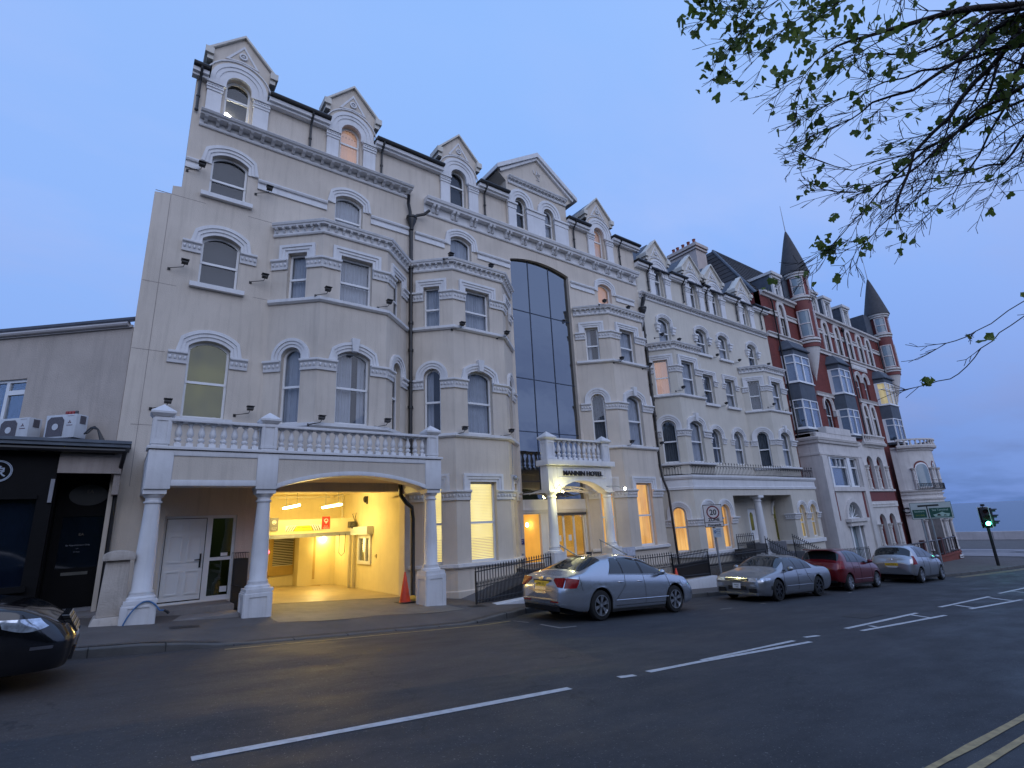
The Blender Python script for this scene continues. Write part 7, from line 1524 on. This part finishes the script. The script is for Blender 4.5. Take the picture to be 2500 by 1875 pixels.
# speed limit sign
def post_sign():
    x, y = 17.72, 11.52; z = zp(x, y); e = empty('speed_sign', (x, y, z), 'white rectangular 20 zone speed sign on a leaning grey post, reading Promenade below', 'road sign'); MB().tube([(x, y, z - .05), (x - .10, y, .33)], .038, 12).build('post', STEEL, e, smooth=60)
    fr = Fr((x - .50, y + .06), (.93, -.37)); s = MB().plate(fr, [(0, -.42), (.80, -.42), (.80, .38), (0, .38)], [], .02, 0, True).build('sign_plate', mat('sign_face_white', (.62, .58, .56), .35, .04), e)
    bd = MB(); z0_, z1_ = -.42, .38
    bd.plate(fr, [(0, z0_), (.80, z0_), (.80, z1_), (0, z1_)], [[(.022, z0_ + .022), (.778, z0_ + .022), (.778, -.262), (.022, -.262)], [(.022, -.24), (.778, -.24), (.778, z1_ - .022), (.022, z1_ - .022)]], .003, .003); bd.build('sign_border', BLACK, s)
    ring = lambda r: [(.40 + r * math.cos(a * math.pi / 24), .105 + r * .86 * math.sin(a * math.pi / 24)) for a in range(48)]
    MB().plate(fr, ring(.272), [ring(.222)], .003, .004).build('red_ring', mat('sign_maroon', (.16, .008, .02), .35, .05), s)
    frtext('sign_lettering', '20', .27, BLACK, s, fr, .40, .015, .004, .001, bold=.006, sx=1.08); frtext('sign_lettering', 'ZONE', .15, BLACK, s, fr, .40, -.205, .004, .001, bold=.005, sx=1.15); frtext('sign_lettering', 'Promenade', .105, BLACK, s, fr, .40, -.375, .004, .001, bold=.004, sx=1.12)
    s2 = MB().fbox(fr, .30, .62, -.78, -.46, -.01, .01).build('parking_plate', mat('plate_pale_blue', (.40, .46, .52), .4, .08, 12.), e); MB().fbox(fr, .33, .41, -.64, -.54, .01, .013).build('parking_symbol', mat('plate_blue', (.01, .08, .22), .4, .05), s2); frtext('sign_lettering', 'P', .08, UPVC, s2, fr, .37, -.62, .014, .001)
    for i in range(3): frtext('sign_lettering', ('Mon-Sat', '8am-6pm', '1 hour')[i], .045, BLACK, s2, fr, .51, -.53 - i * .07, .011, .001)
post_sign()
# traffic light
def traffic_light():
    x, y = 38.6, 8.35; z = zr(x) + .12; e = empty('traffic_light', (x, y, z), 'black two-headed traffic light on the far corner showing green', 'traffic light'); MB().tube([(x, y, z), (x, y, z + 3.0)], .075, 12).build('pole', BLACK, e, smooth=60)
    def head(px, py, ux, uy, lit):
        fr = Fr((px, py), (ux, uy)); h = MB().fbox(fr, -.16, .16, 2.02 + z, 3.02 + z, -.13, .12).build('signal_head', BLACK, e, bevel=.02)
        if lit: MB().plate(fr, [(-.25, z + 1.95), (.25, z + 1.95), (.25, z + 3.09), (-.25, z + 3.09)], [[(-.225, z + 1.975), (.225, z + 1.975), (.225, z + 3.065), (-.225, z + 3.065)]], .01, -.128).build('backboard_edge', UPVC, h); MB().fbox(fr, -.24, .24, z + 1.96, z + 3.08, -.15, -.131).build('backboard', BLACK, h)
        for i in range(3):
            zc = z + 2.85 - i * .32; v = MB(); k = 12; c0 = len(v.v)
            for n_, r_ in ((.12, .125), (.34, .12)):
                for j in range(k + 1): a = math.pi * (-.12 + 1.24 * j / k); v.v.append(tuple(fr.p(r_ * math.cos(a), zc + r_ * math.sin(a), n_ - (.08 if n_ > .2 and (j < 3 or j > k - 3) else 0))))
            v.f = [(j, j + 1, k + 2 + j, k + 1 + j) for j in range(k)]; v.build('visor', BLACK, h)
            disc = [(.11 * math.cos(a * math.pi / 10), zc + .11 * math.sin(a * math.pi / 10)) for a in range(20)]; MB().plate(fr, disc, [], .01, .135).build('lens', GREENL if lit and i == 2 else mat('dark_lens', (.05, .015, .015), .2, .2), h)
    head(x - .12, y - .05, .42, -.91, True); head(x + .34, y - .16, 1.0, .12, False)
    MB().fbox(Fr((x, y), (1, 0)), -.08, .10, z + 3.12, z + 3.24, -.06, .1).tube([(x, y, z + 3.0), (x, y, z + 3.14)], .02, 6).build('sensor', BLACK, e)
    l = bpy.data.lights.new('green_glow', 'POINT'); l.energy = 9; l.color = (.1, 1, .55); l.shadow_soft_size = .1; o = bpy.data.objects.new('green_glow', l); COL.objects.link(o); o.location = (x - .62, y - .32, z + 2.2)
traffic_light()
# direction sign
def dir_sign():
    x, y = 36.6, 10.2; e = empty('direction_sign', (x, y, zp(x, y)), 'wide pale direction sign with two green panels before the brick hotel corner', 'road sign'); fr = Fr((35.9, 10.9), (.72, -.69)); z0, z1 = -.78, .12; Lw = 2.15
    s = MB().plate(fr, [(0, z0), (Lw, z0), (Lw, z1), (0, z1)], [], .03, 0, True).build('sign_plate', mat('sign_grey_face', (.38, .42, .42), .4, .05), e)
    gm = mat('sign_green', (.005, .06, .045), .4, .1); MB().plate(fr, [(.08, z0 + .08), (.78, z0 + .08), (.78, z0 + .52), (.08, z0 + .52)], [], .003, .004).plate(fr, [(.95, z0 + .06), (Lw - .08, z0 + .06), (Lw - .08, z0 + .58), (.95, z0 + .58)], [], .003, .004).build('green_panel', gm, s)
    k = MB().plate(fr, [(.40, z0 + .66), (.84, z0 + .68), (.84, z0 + .04), (.90, z0 + .04), (.90, z0 + .68), (1.50, z0 + .68), (1.50, z0 + .78), (.40, z0 + .76)], [], .003, .004); k.build('road_diagram', BLACK, s)
    MB().plate(fr, [(0, z0), (Lw, z0), (Lw, z1), (0, z1)], [[(.02, z0 + .02), (Lw - .02, z0 + .02), (Lw - .02, z1 - .02), (.02, z1 - .02)]], .004, .002).build('sign_border', gm, s)
    pw = mat('letter_pale', (.30, .42, .38), .4, .05); frtext('sign_lettering', 'Southern', .14, pw, s, fr, .43, z0 + .38, .008, .001, bold=.002); frtext('sign_lettering', '(A1) (A5)', .12, mat('letter_yellow', (.20, .24, .04), .4, .05), s, fr, .43, z0 + .18, .008, .001); frtext('sign_lettering', 'Sea Terminal', .16, pw, s, fr, 1.51, z0 + .42, .008, .001, bold=.002)
    sh = MB().plate(fr, [(1.10, z0 + .22), (1.2, z0 + .10), (1.9, z0 + .10), (1.98, z0 + .26), (1.75, z0 + .28), (1.60, z0 + .36), (1.45, z0 + .30), (1.3, z0 + .26)], [], .003, .008); sh.build('ferry_symbol', pw, s)
    MB().plate(fr, [(1.3, z0 + .15), (1.52, z0 + .15), (1.45, z0 + .25), (1.34, z0 + .25)], [], .002, .011).plate(fr, [(1.62, z0 + .15), (1.84, z0 + .15), (1.7, z0 + .22)], [], .002, .011).build('ferry_windows', BLACK, s)
    q = MB()
    for u in (.5, .98): p = fr.p(u, 0, -.06); q.tube([(p.x, p.y, zp(p.x, p.y)), (p.x, p.y, z1 - .1)], .045, 8)
    q.build('post', STEEL, e, smooth=60)
dir_sign()
# brick forecourt wall with railing at the corner
def forecourt():
    pts = [(31.5, 11.35), (40.5, 11.30), (44.8, 11.5), (46.2, 11.9), (46.8, 12.7), (46.9, 14.2)]; e = empty('forecourt_wall', (40, 11.4, zr(40)), 'low red-brown brick forecourt wall with rounded end and metal railing at the corner', 'wall')
    b = MB(); b.sweep(pts, [(-.15, -3.9), (.12, -3.9), (.12, -3.12), (.16, -3.10), (.16, -3.02), (-.15, -3.02), (-.15, -3.9)]); b.build('brickwork', BRICKW, e); r = MB(); bars = MB()
    for a, c in zip(pts, pts[1:]):
        r.tube([(a[0], a[1], -2.12), (c[0], c[1], -2.12)], .045, 6).tube([(a[0], a[1], -2.92), (c[0], c[1], -2.92)], .02, 6); L = math.hypot(c[0] - a[0], c[1] - a[1]); k = max(1, int(L / .55))
        for i in range(k + 1): x, y = a[0] + (c[0] - a[0]) * i / k, a[1] + (c[1] - a[1]) * i / k; bars.tube([(x, y, -3.02), (x, y, -2.10)], .03, 6)
    r.build('rails', mat('brown_metal', (.06, .05, .055), .5, .1), e); bars.build('posts', mat('brown_metal'), e)
    MB().box(44.0, 11.27, -3.42, 44.7, 11.29, -3.22).build('street_name_plate', UPVC, e); f_ = Fr((44.0, 11.27), (1, 0)); frtext('sign_lettering', 'Promenade', .13, BLACK, e, f_, .35, -3.37, .006, .001)
    for x in (34.2, 38.0, 41.2): MB().box(x, 11.28, -3.0, x + .22, 11.5, -2.0).build('post', mat('red_brown_post', (.10, .03, .025), .6, .1), e)
forecourt()
# ------------------------------------------------------------------ promenade and sea
zq = zr(70)
o = MB().add([(56, -120, zq + .02), (71.3, -120, zq + .02), (71.3, 160, zq + .02), (56, 160, zq + .02)], [(0, 1, 2, 3)]).build('promenade_road', mat('prom_asphalt', (.15, .14, .145), .8, .15, 1.5)); o['kind'] = 'structure'
o = MB().add([(46.5, 3.0, zr(47) + .165), (56.5, 3.0, zr(56) + .16), (56.5, 60, zr(56) + .21), (47.2, 60, zr(47) + .21), (47.2, 7.2, zr(47) + .17)], [(0, 1, 2, 3, 4)]).build('paved_corner', mat('prom_paving', (.25, .225, .225), .8, .2, 2.)); o['kind'] = 'structure'
q = MB()
def band(pts, w, z):
    for a, c in zip(pts, pts[1:]):
        L = math.hypot(c[0] - a[0], c[1] - a[1]); nx, ny = -(c[1] - a[1]) / L * w / 2, (c[0] - a[0]) / L * w / 2; q.add([(a[0] - nx, a[1] - ny, z), (c[0] - nx, c[1] - ny, z), (c[0] + nx, c[1] + ny, z), (a[0] + nx, a[1] + ny, z)], [(0, 1, 2, 3)])
band([(40, 9.2), (44, 8.8), (48, 8.3), (51, 9.0), (52.5, 10.5), (52.3, 12.8), (50, 14.5)], .35, zr(48) + .19); band([(56, 7), (57, 14), (57.5, 25), (57.5, 50)], .5, zq + .2); o = q.build('paving_band', mat('dark_sett', (.05, .045, .05), .8, .2)); o['kind'] = 'structure'
q = MB(); band([(58.5, -60), (58.5, 120)], .15, zq + .03); band([(66.5, -60), (66.5, 120)], .12, zq + .03); band([(68.2, -60), (68.2, 120)], .12, zq + .03); o = q.build('tram_and_edge_line', mat('pale_line', (.45, .40, .28), .7, .2)); o['kind'] = 'structure'
e = empty('sea_wall', (71.4, 14, zq), 'long pale concrete sea wall along the promenade in front of the water', 'wall')
MB().box(71.3, -160, zq - 1, 71.9, 200, zq + .93).build('parapet', CONCL, e); MB().box(71.1, -160, zq, 71.3, 200, zq + .16).build('kerb_step', CONC, e)
q = MB()
for i in range(-20, 40): q.box(71.28, i * 3.6 + .8, zq + .1, 71.31, i * 3.6 + .83, zq + .93)
q.build('joint', KERB, e)
o = MB().tube([(66.5, 17.6, zq), (66.5, 17.6, zq + 2.35)], .16, 10).build('blue_post', mat('royal_blue', (.012, .06, .28), .45, .05)); tag(o, 'plain blue post on the promenade behind the corner railing', 'post')
def sea():
    m = bpy.data.materials.new('sea_water'); m.use_nodes = True; nt = m.node_tree; N = nt.nodes; L = nt.links; b = N['Principled BSDF']; b.inputs['Base Color'].default_value = (.035, .065, .115, 1); b.inputs['Roughness'].default_value = .28; b.inputs['Specular IOR Level'].default_value = .6
    tc = N.new('ShaderNodeTexCoord'); mp = N.new('ShaderNodeMapping'); mp.inputs['Scale'].default_value = (.5, .16, 1); L.new(tc.outputs['Object'], mp.inputs[0]); no = N.new('ShaderNodeTexNoise'); no.inputs['Scale'].default_value = 1.2; no.inputs['Detail'].default_value = 8; no.inputs['Roughness'].default_value = .62; L.new(mp.outputs[0], no.inputs['Vector'])
    bp = N.new('ShaderNodeBump'); bp.inputs['Strength'].default_value = .9; bp.inputs['Distance'].default_value = .5; L.new(no.outputs['Fac'], bp.inputs['Height']); L.new(bp.outputs[0], b.inputs['Normal'])
    o = MB().add([(73, -9000, -9.5), (16000, -9000, -9.5), (16000, 16000, -9.5), (73, 16000, -9.5)], [(0, 1, 2, 3)]).build('sea', m); o['kind'] = 'structure'
    o = MB().add([(71.8, -400, -6.5), (84, -400, -9.6), (84, 400, -9.6), (71.8, 400, -6.5)], [(0, 1, 2, 3)]).build('beach', mat('wet_sand', (.16, .13, .11), .6, .2)); o['kind'] = 'structure'
sea()
# ground sheet under everything and an added unseen mass for trees behind the viewer
o = MB().add([(-3000, -3000, -12), (71.5, -3000, -12), (71.5, 3000, -12), (-3000, 3000, -12)], [(0, 1, 2, 3)]).build('ground', mat('far_ground', (.06, .07, .05), .9, .2, .05)); o['kind'] = 'structure'
def bank():
    b = MB(); nx_, ny_ = 130, 30; rnd = random.Random(3)
    for j in range(ny_ + 1):
        for i in range(nx_ + 1):
            x = -45 + 95 * i / nx_; t = j / ny_; h = 11.5 * min(1, t * 4) ** .5 * (.85 + .22 * math.sin(x * .45) * math.cos(x * .17 + 1)) * (1 - max(0, (x - 30) / 22)); b.v.append((x, -12 - 22 * t + rnd.uniform(-.5, .5), zr(x) + .3 + h + rnd.uniform(-.8, .8) * (1 if t > 0 else 0)))
    b.f = [(j * (nx_ + 1) + i, j * (nx_ + 1) + i + 1, (j + 1) * (nx_ + 1) + i + 1, (j + 1) * (nx_ + 1) + i) for j in range(ny_) for i in range(nx_)]
    o = b.build('hill', mat('unseen_tree_mass', (.030, .045, .020), .95, .5, .8)); o['kind'] = 'structure'  # rough mass added for unseen trees; darkens reflections and the lower facade
bank()
# ------------------------------------------------------------------ the tree whose branches hang into the view
def tree():
    rnd = random.Random(11); BARK = mat('bark', (.035, .028, .025), .9, .3, 12., .5, 40); tx, ty = 9.6, -1.6
    e = empty('tree', (tx, ty, zr(tx)), 'overhanging street tree with bare twigs and small fresh green leaf clusters at upper right', 'tree')
    tr = MB(); tr.tube([(tx, ty, zr(tx) - .2), (tx + .05, ty, zr(tx) + .6), (tx - .1, ty + .1, 1.2), (tx, ty + .2, 3.2), (tx + .1, ty + .3, 5.0)], [.36, .28, .24, .21, .17], 14); tr.build('trunk', BARK, e, smooth=60)
    br = MB(); lf = MB(); crown = Vector((tx, ty + .2, 3.4))
    def ray(px, py, d): v = F * 1267 + RR * (px - 1250) - UU * (py - 937.5); v.normalize(); return v * d
    LEAFS = []
    def leaf(p, size):
        n = Vector((rnd.gauss(0, 1), rnd.gauss(0, 1), rnd.gauss(0, .6) - .3)).normalized(); a = n.cross(Vector((rnd.random(), rnd.random(), rnd.random()))).normalized(); c = n.cross(a); base = len(lf.v)
        drop = Vector((0, 0, -size * .25)); prof = ((0, -.1), (.34, -.30), (.52, .10), (.30, .34), (.22, .62), (0, .80), (-.22, .62), (-.30, .34), (-.52, .10), (-.34, -.30))
        lf.v.append(tuple(p + a * .0 + n * size * .06)); 
        for u, v in prof: lf.v.append(tuple(p + a * (u * size) + c * (v * size) + drop * abs(u) * 2))
        m_ = len(prof)
        for i in range(m_): lf.f.append((base, base + 1 + i, base + 1 + (i + 1) % m_))
    def twig(p, d, L, r, depth, leafy):
        pts = [p]; n = max(3, int(L / .09)); dirv = d.normalized(); curl = Vector((rnd.gauss(0, .05), rnd.gauss(0, .05), rnd.gauss(0, .04)))
        for i in range(n):
            dirv = (dirv + curl * .8 + Vector((rnd.gauss(0, .07), rnd.gauss(0, .07), rnd.gauss(0, .06) - .012))).normalized(); pts.append(pts[-1] + dirv * (L / n))
        br.tube(pts, [max(.0024, r * (1 - .8 * i / n)) for i in range(n + 1)], 4 if r < .008 else 6, False)
        if depth > 0:
            for k in range(rnd.choice((2, 3, 4)) + depth):
                i = rnd.randint(1, n); side = Vector((rnd.gauss(0, 1), rnd.gauss(0, 1), rnd.gauss(0, .7))).normalized(); dd = ((pts[i] - pts[i - 1]).normalized() * 1.1 + side * .75); twig(pts[i], dd, L * rnd.uniform(.35, .62), r * .5 * (1 - .5 * i / n) + .0012, depth - 1, leafy)
        if rnd.random() < leafy:
            for q in range(rnd.choice((1, 2, 3, 4))): leaf(pts[-1] + Vector((rnd.gauss(0, .05), rnd.gauss(0, .05), rnd.gauss(0, .05))), rnd.uniform(.05, .085))
        if rnd.random() < leafy * .6:
            i = rnd.randint(1, n)
            for q in range(rnd.choice((1, 2, 3))): leaf(pts[i] + Vector((rnd.gauss(0, .03), rnd.gauss(0, .03), rnd.gauss(0, .03))), rnd.uniform(.045, .07))
    limbs = [   # (points as view direction and distance, thickness at start, leafiness, twig density)
        ([(2900, -120, 8.2), (2500, 12, 6.8), (2380, 20, 6.4), (2290, 38, 6.1), (2190, 66, 5.9), (2080, 98, 5.7), (2020, 130, 5.6), (1960, 185, 5.5)], .10, .10, 1.2),
        ([(2900, -40, 8.2), (2500, 36, 6.9), (2410, 80, 6.6), (2350, 140, 6.3), (2230, 220, 6.0), (2130, 250, 5.9), (2080, 290, 5.8), (2030, 315, 5.7)], .075, .04, 1.2),
        ([(2900, 20, 8.4), (2500, 80, 7.2), (2380, 200, 6.8), (2320, 284, 6.6), (2230, 374, 6.4), (2200, 465, 6.2), (2185, 520, 6.1), (2140, 560, 6.0), (2108, 590, 5.9)], .07, .03, 1.3),
        ([(2900, 90, 8.4), (2500, 160, 7.2), (2370, 302, 6.9), (2263, 362, 6.6), (2155, 458, 6.3), (2080, 543, 6.1), (2033, 596, 6.0)], .06, .03, 1.3),
        ([(2900, 200, 8.2), (2500, 244, 7.3), (2372, 296, 7.0), (2280, 356, 6.7), (2082, 416, 6.4), (1985, 386, 6.2)], .045, .02, 1.1),
        ([(2900, 260, 8.4), (2500, 292, 7.4), (2430, 338, 7.2), (2340, 410, 6.9), (2238, 486, 6.7)], .035, .02, 1.1),
        ([(2900, 50, 8.2), (2500, 110, 7.0), (2340, 150, 6.5), (2250, 172, 6.2), (2160, 200, 6.0), (2070, 235, 5.8), (2020, 255, 5.7)], .05, .05, 1.2),
        ([(2900, 130, 8.3), (2500, 210, 7.1), (2400, 260, 6.8), (2330, 330, 6.6), (2250, 400, 6.4), (2170, 440, 6.2), (2090, 470, 6.0), (2010, 462, 5.9)], .05, .03, 1.3),
        ([(2900, -60, 8.6), (2500, 60, 7.4), (2440, 130, 7.2), (2410, 240, 7.0), (2330, 330, 6.8), (2250, 460, 6.6)], .075, .02, 1.3),
        ([(2900, 0, 8.6), (2500, 130, 7.5), (2455, 260, 7.3), (2390, 380, 7.1), (2330, 470, 6.9), (2270, 520, 6.8)], .06, .02, 1.3),
        ([(2900, 150, 8.6), (2500, 330, 7.6), (2450, 400, 7.4), (2370, 420, 7.2), (2260, 440, 7.0), (2150, 500, 6.8)], .05, .02, 1.2),
        ([(2900, -20, 8.0), (2500, 20, 6.7), (2420, 30, 6.5), (2330, 90, 6.3), (2240, 130, 6.1), (2120, 130, 5.9), (2040, 175, 5.8)], .07, .04, 1.2),
        ([(2900, 340, 8.8), (2500, 395, 7.8), (2440, 430, 7.6), (2380, 445, 7.4), (2300, 460, 7.2)], .028, .015, 1.3),
        ([(2900, 480, 7.4), (2560, 720, 6.2), (2500, 772, 6.0), (2440, 812, 5.9), (2395, 850, 5.8), (2360, 895, 5.75), (2320, 925, 5.7), (2268, 938, 5.7)], .014, .015, .35),
        ([(2700, 660, 6.6), (2500, 735, 6.1), (2420, 790, 6.0), (2360, 822, 5.9), (2310, 838, 5.85)], .010, .03, .5),
        ([(2500, -260, 7.4), (2300, -150, 6.6), (2150, -60, 6.2), (2080, -10, 6.0), (1990, 20, 5.9), (1930, 60, 5.8), (1880, 110, 5.7)], .04, .16, .9),
        ([(2400, -260, 7.4), (2150, -120, 6.4), (1980, -40, 6.0), (1900, 0, 5.9), (1860, 20, 5.8), (1830, 60, 5.7), (1800, 90, 5.7)], .03, .25, .8),
        ([(2300, -200, 7.2), (2000, -70, 6.3), (1850, -10, 6.0), (1790, 15, 5.9), (1745, 35, 5.8)], .02, .35, .7)]
    for pts, r0, leafy, dens in limbs:
        P_ = [ray(px, py, d * 1.0) for px, py, d in pts]; P_ = [crown.lerp(P_[0], .0)] + [crown.lerp(P_[0], .55) + Vector((0, 0, .25))] + P_
        fine = []
        for a, c in zip(P_, P_[1:]):
            n = max(2, int((c - a).length / .18)); fine += [a.lerp(c, i / n) + (Vector((rnd.gauss(0, .012), rnd.gauss(0, .012), rnd.gauss(0, .012))) if i else Vector()) for i in range(n)]
        fine.append(P_[-1]); N_ = len(fine); rad = [max(.004, r0 * (1 - i / N_) ** 1.1) for i in range(N_)]; br.tube(fine, rad, 7, False)
        st = int(N_ * .22)
        for i in range(st, N_):
            if rnd.random() < dens * .72:
                d = (fine[i] - fine[max(0, i - 2)]).normalized(); side = Vector((rnd.gauss(0, 1), rnd.gauss(0, 1), rnd.gauss(0, .9))).normalized(); Lt = rnd.uniform(.35, .95) * (1 - .62 * i / N_) * (.55 if dens < .6 else 1); twig(fine[i], d * 1.0 + side * .5, Lt * 1.15, max(.004, rad[i] * .45), 2 if rnd.random() < .5 else 1, leafy)
        for q in range(2): twig(fine[-1], (fine[-1] - fine[-3]).normalized() + Vector((rnd.gauss(0, .3), rnd.gauss(0, .3), rnd.gauss(0, .3))), .25, .004, 1, leafy)
    # clusters of fresh leaves where the photograph has them
    for px, py, d, n, s in ((1750, 45, 5.8, 12, 30), (1800, 100, 5.7, 16, 34), (1880, 85, 5.7, 14, 34), (1960, 125, 5.6, 22, 40), (1945, 95, 5.6, 14, 30), (1900, 190, 5.6, 16, 30), (1930, 170, 5.5, 10, 28), (2100, 40, 5.8, 20, 50), (2080, 75, 5.7, 14, 34), (2040, 65, 5.8, 10, 28), (2000, 20, 5.9, 16, 40), (2170, 75, 5.8, 10, 30), (2010, 598, 6.0, 26, 22), (2105, 585, 5.9, 22, 18), (1940, 5, 5.8, 14, 40), (2350, 60, 6.6, 14, 50), (2310, 110, 6.5, 8, 40), (2460, 210, 7.1, 30, 40), (2430, 240, 7.0, 16, 30), (2330, 30, 6.5, 14, 40), (2262, 928, 5.7, 12, 13), (2040, 527, 6.0, 6, 14), (2415, 130, 6.9, 10, 40), (2110, 320, 6.0, 8, 30), (2170, 180, 5.9, 8, 30), (2340, 400, 6.8, 8, 30), (2420, 820, 5.9, 5, 10)):
        for i in range(n): leaf(ray(px + rnd.gauss(0, s * .55), py + rnd.gauss(0, s * .5), d + rnd.gauss(0, .12)), rnd.uniform(.045, .07))
    br.build('branches', BARK, e, smooth=60)
    m = bpy.data.materials.new('fresh_leaf'); m.use_nodes = True; nt = m.node_tree; N = nt.nodes; L = nt.links; b = N['Principled BSDF']; b.inputs['Roughness'].default_value = .55
    oi = N.new('ShaderNodeTexCoord'); no = N.new('ShaderNodeTexNoise'); no.inputs['Scale'].default_value = 6; L.new(oi.outputs['Object'], no.inputs['Vector']); cr = N.new('ShaderNodeValToRGB'); cr.color_ramp.elements[0].position = .3; cr.color_ramp.elements[0].color = (.07, .12, .022, 1); cr.color_ramp.elements[1].position = .7; cr.color_ramp.elements[1].color = (.20, .26, .05, 1); L.new(no.outputs['Fac'], cr.inputs[0]); L.new(cr.outputs[0], b.inputs['Base Color'])
    tl = N.new('ShaderNodeBsdfTranslucent'); L.new(cr.outputs[0], tl.inputs['Color']); ms = N.new('ShaderNodeMixShader'); ms.inputs[0].default_value = .45; L.new(b.outputs[0], ms.inputs[1]); L.new(tl.outputs[0], ms.inputs[2]); L.new(ms.outputs[0], N['Material Output'].inputs[0])
    lf.build('crown', m, e)
tree()
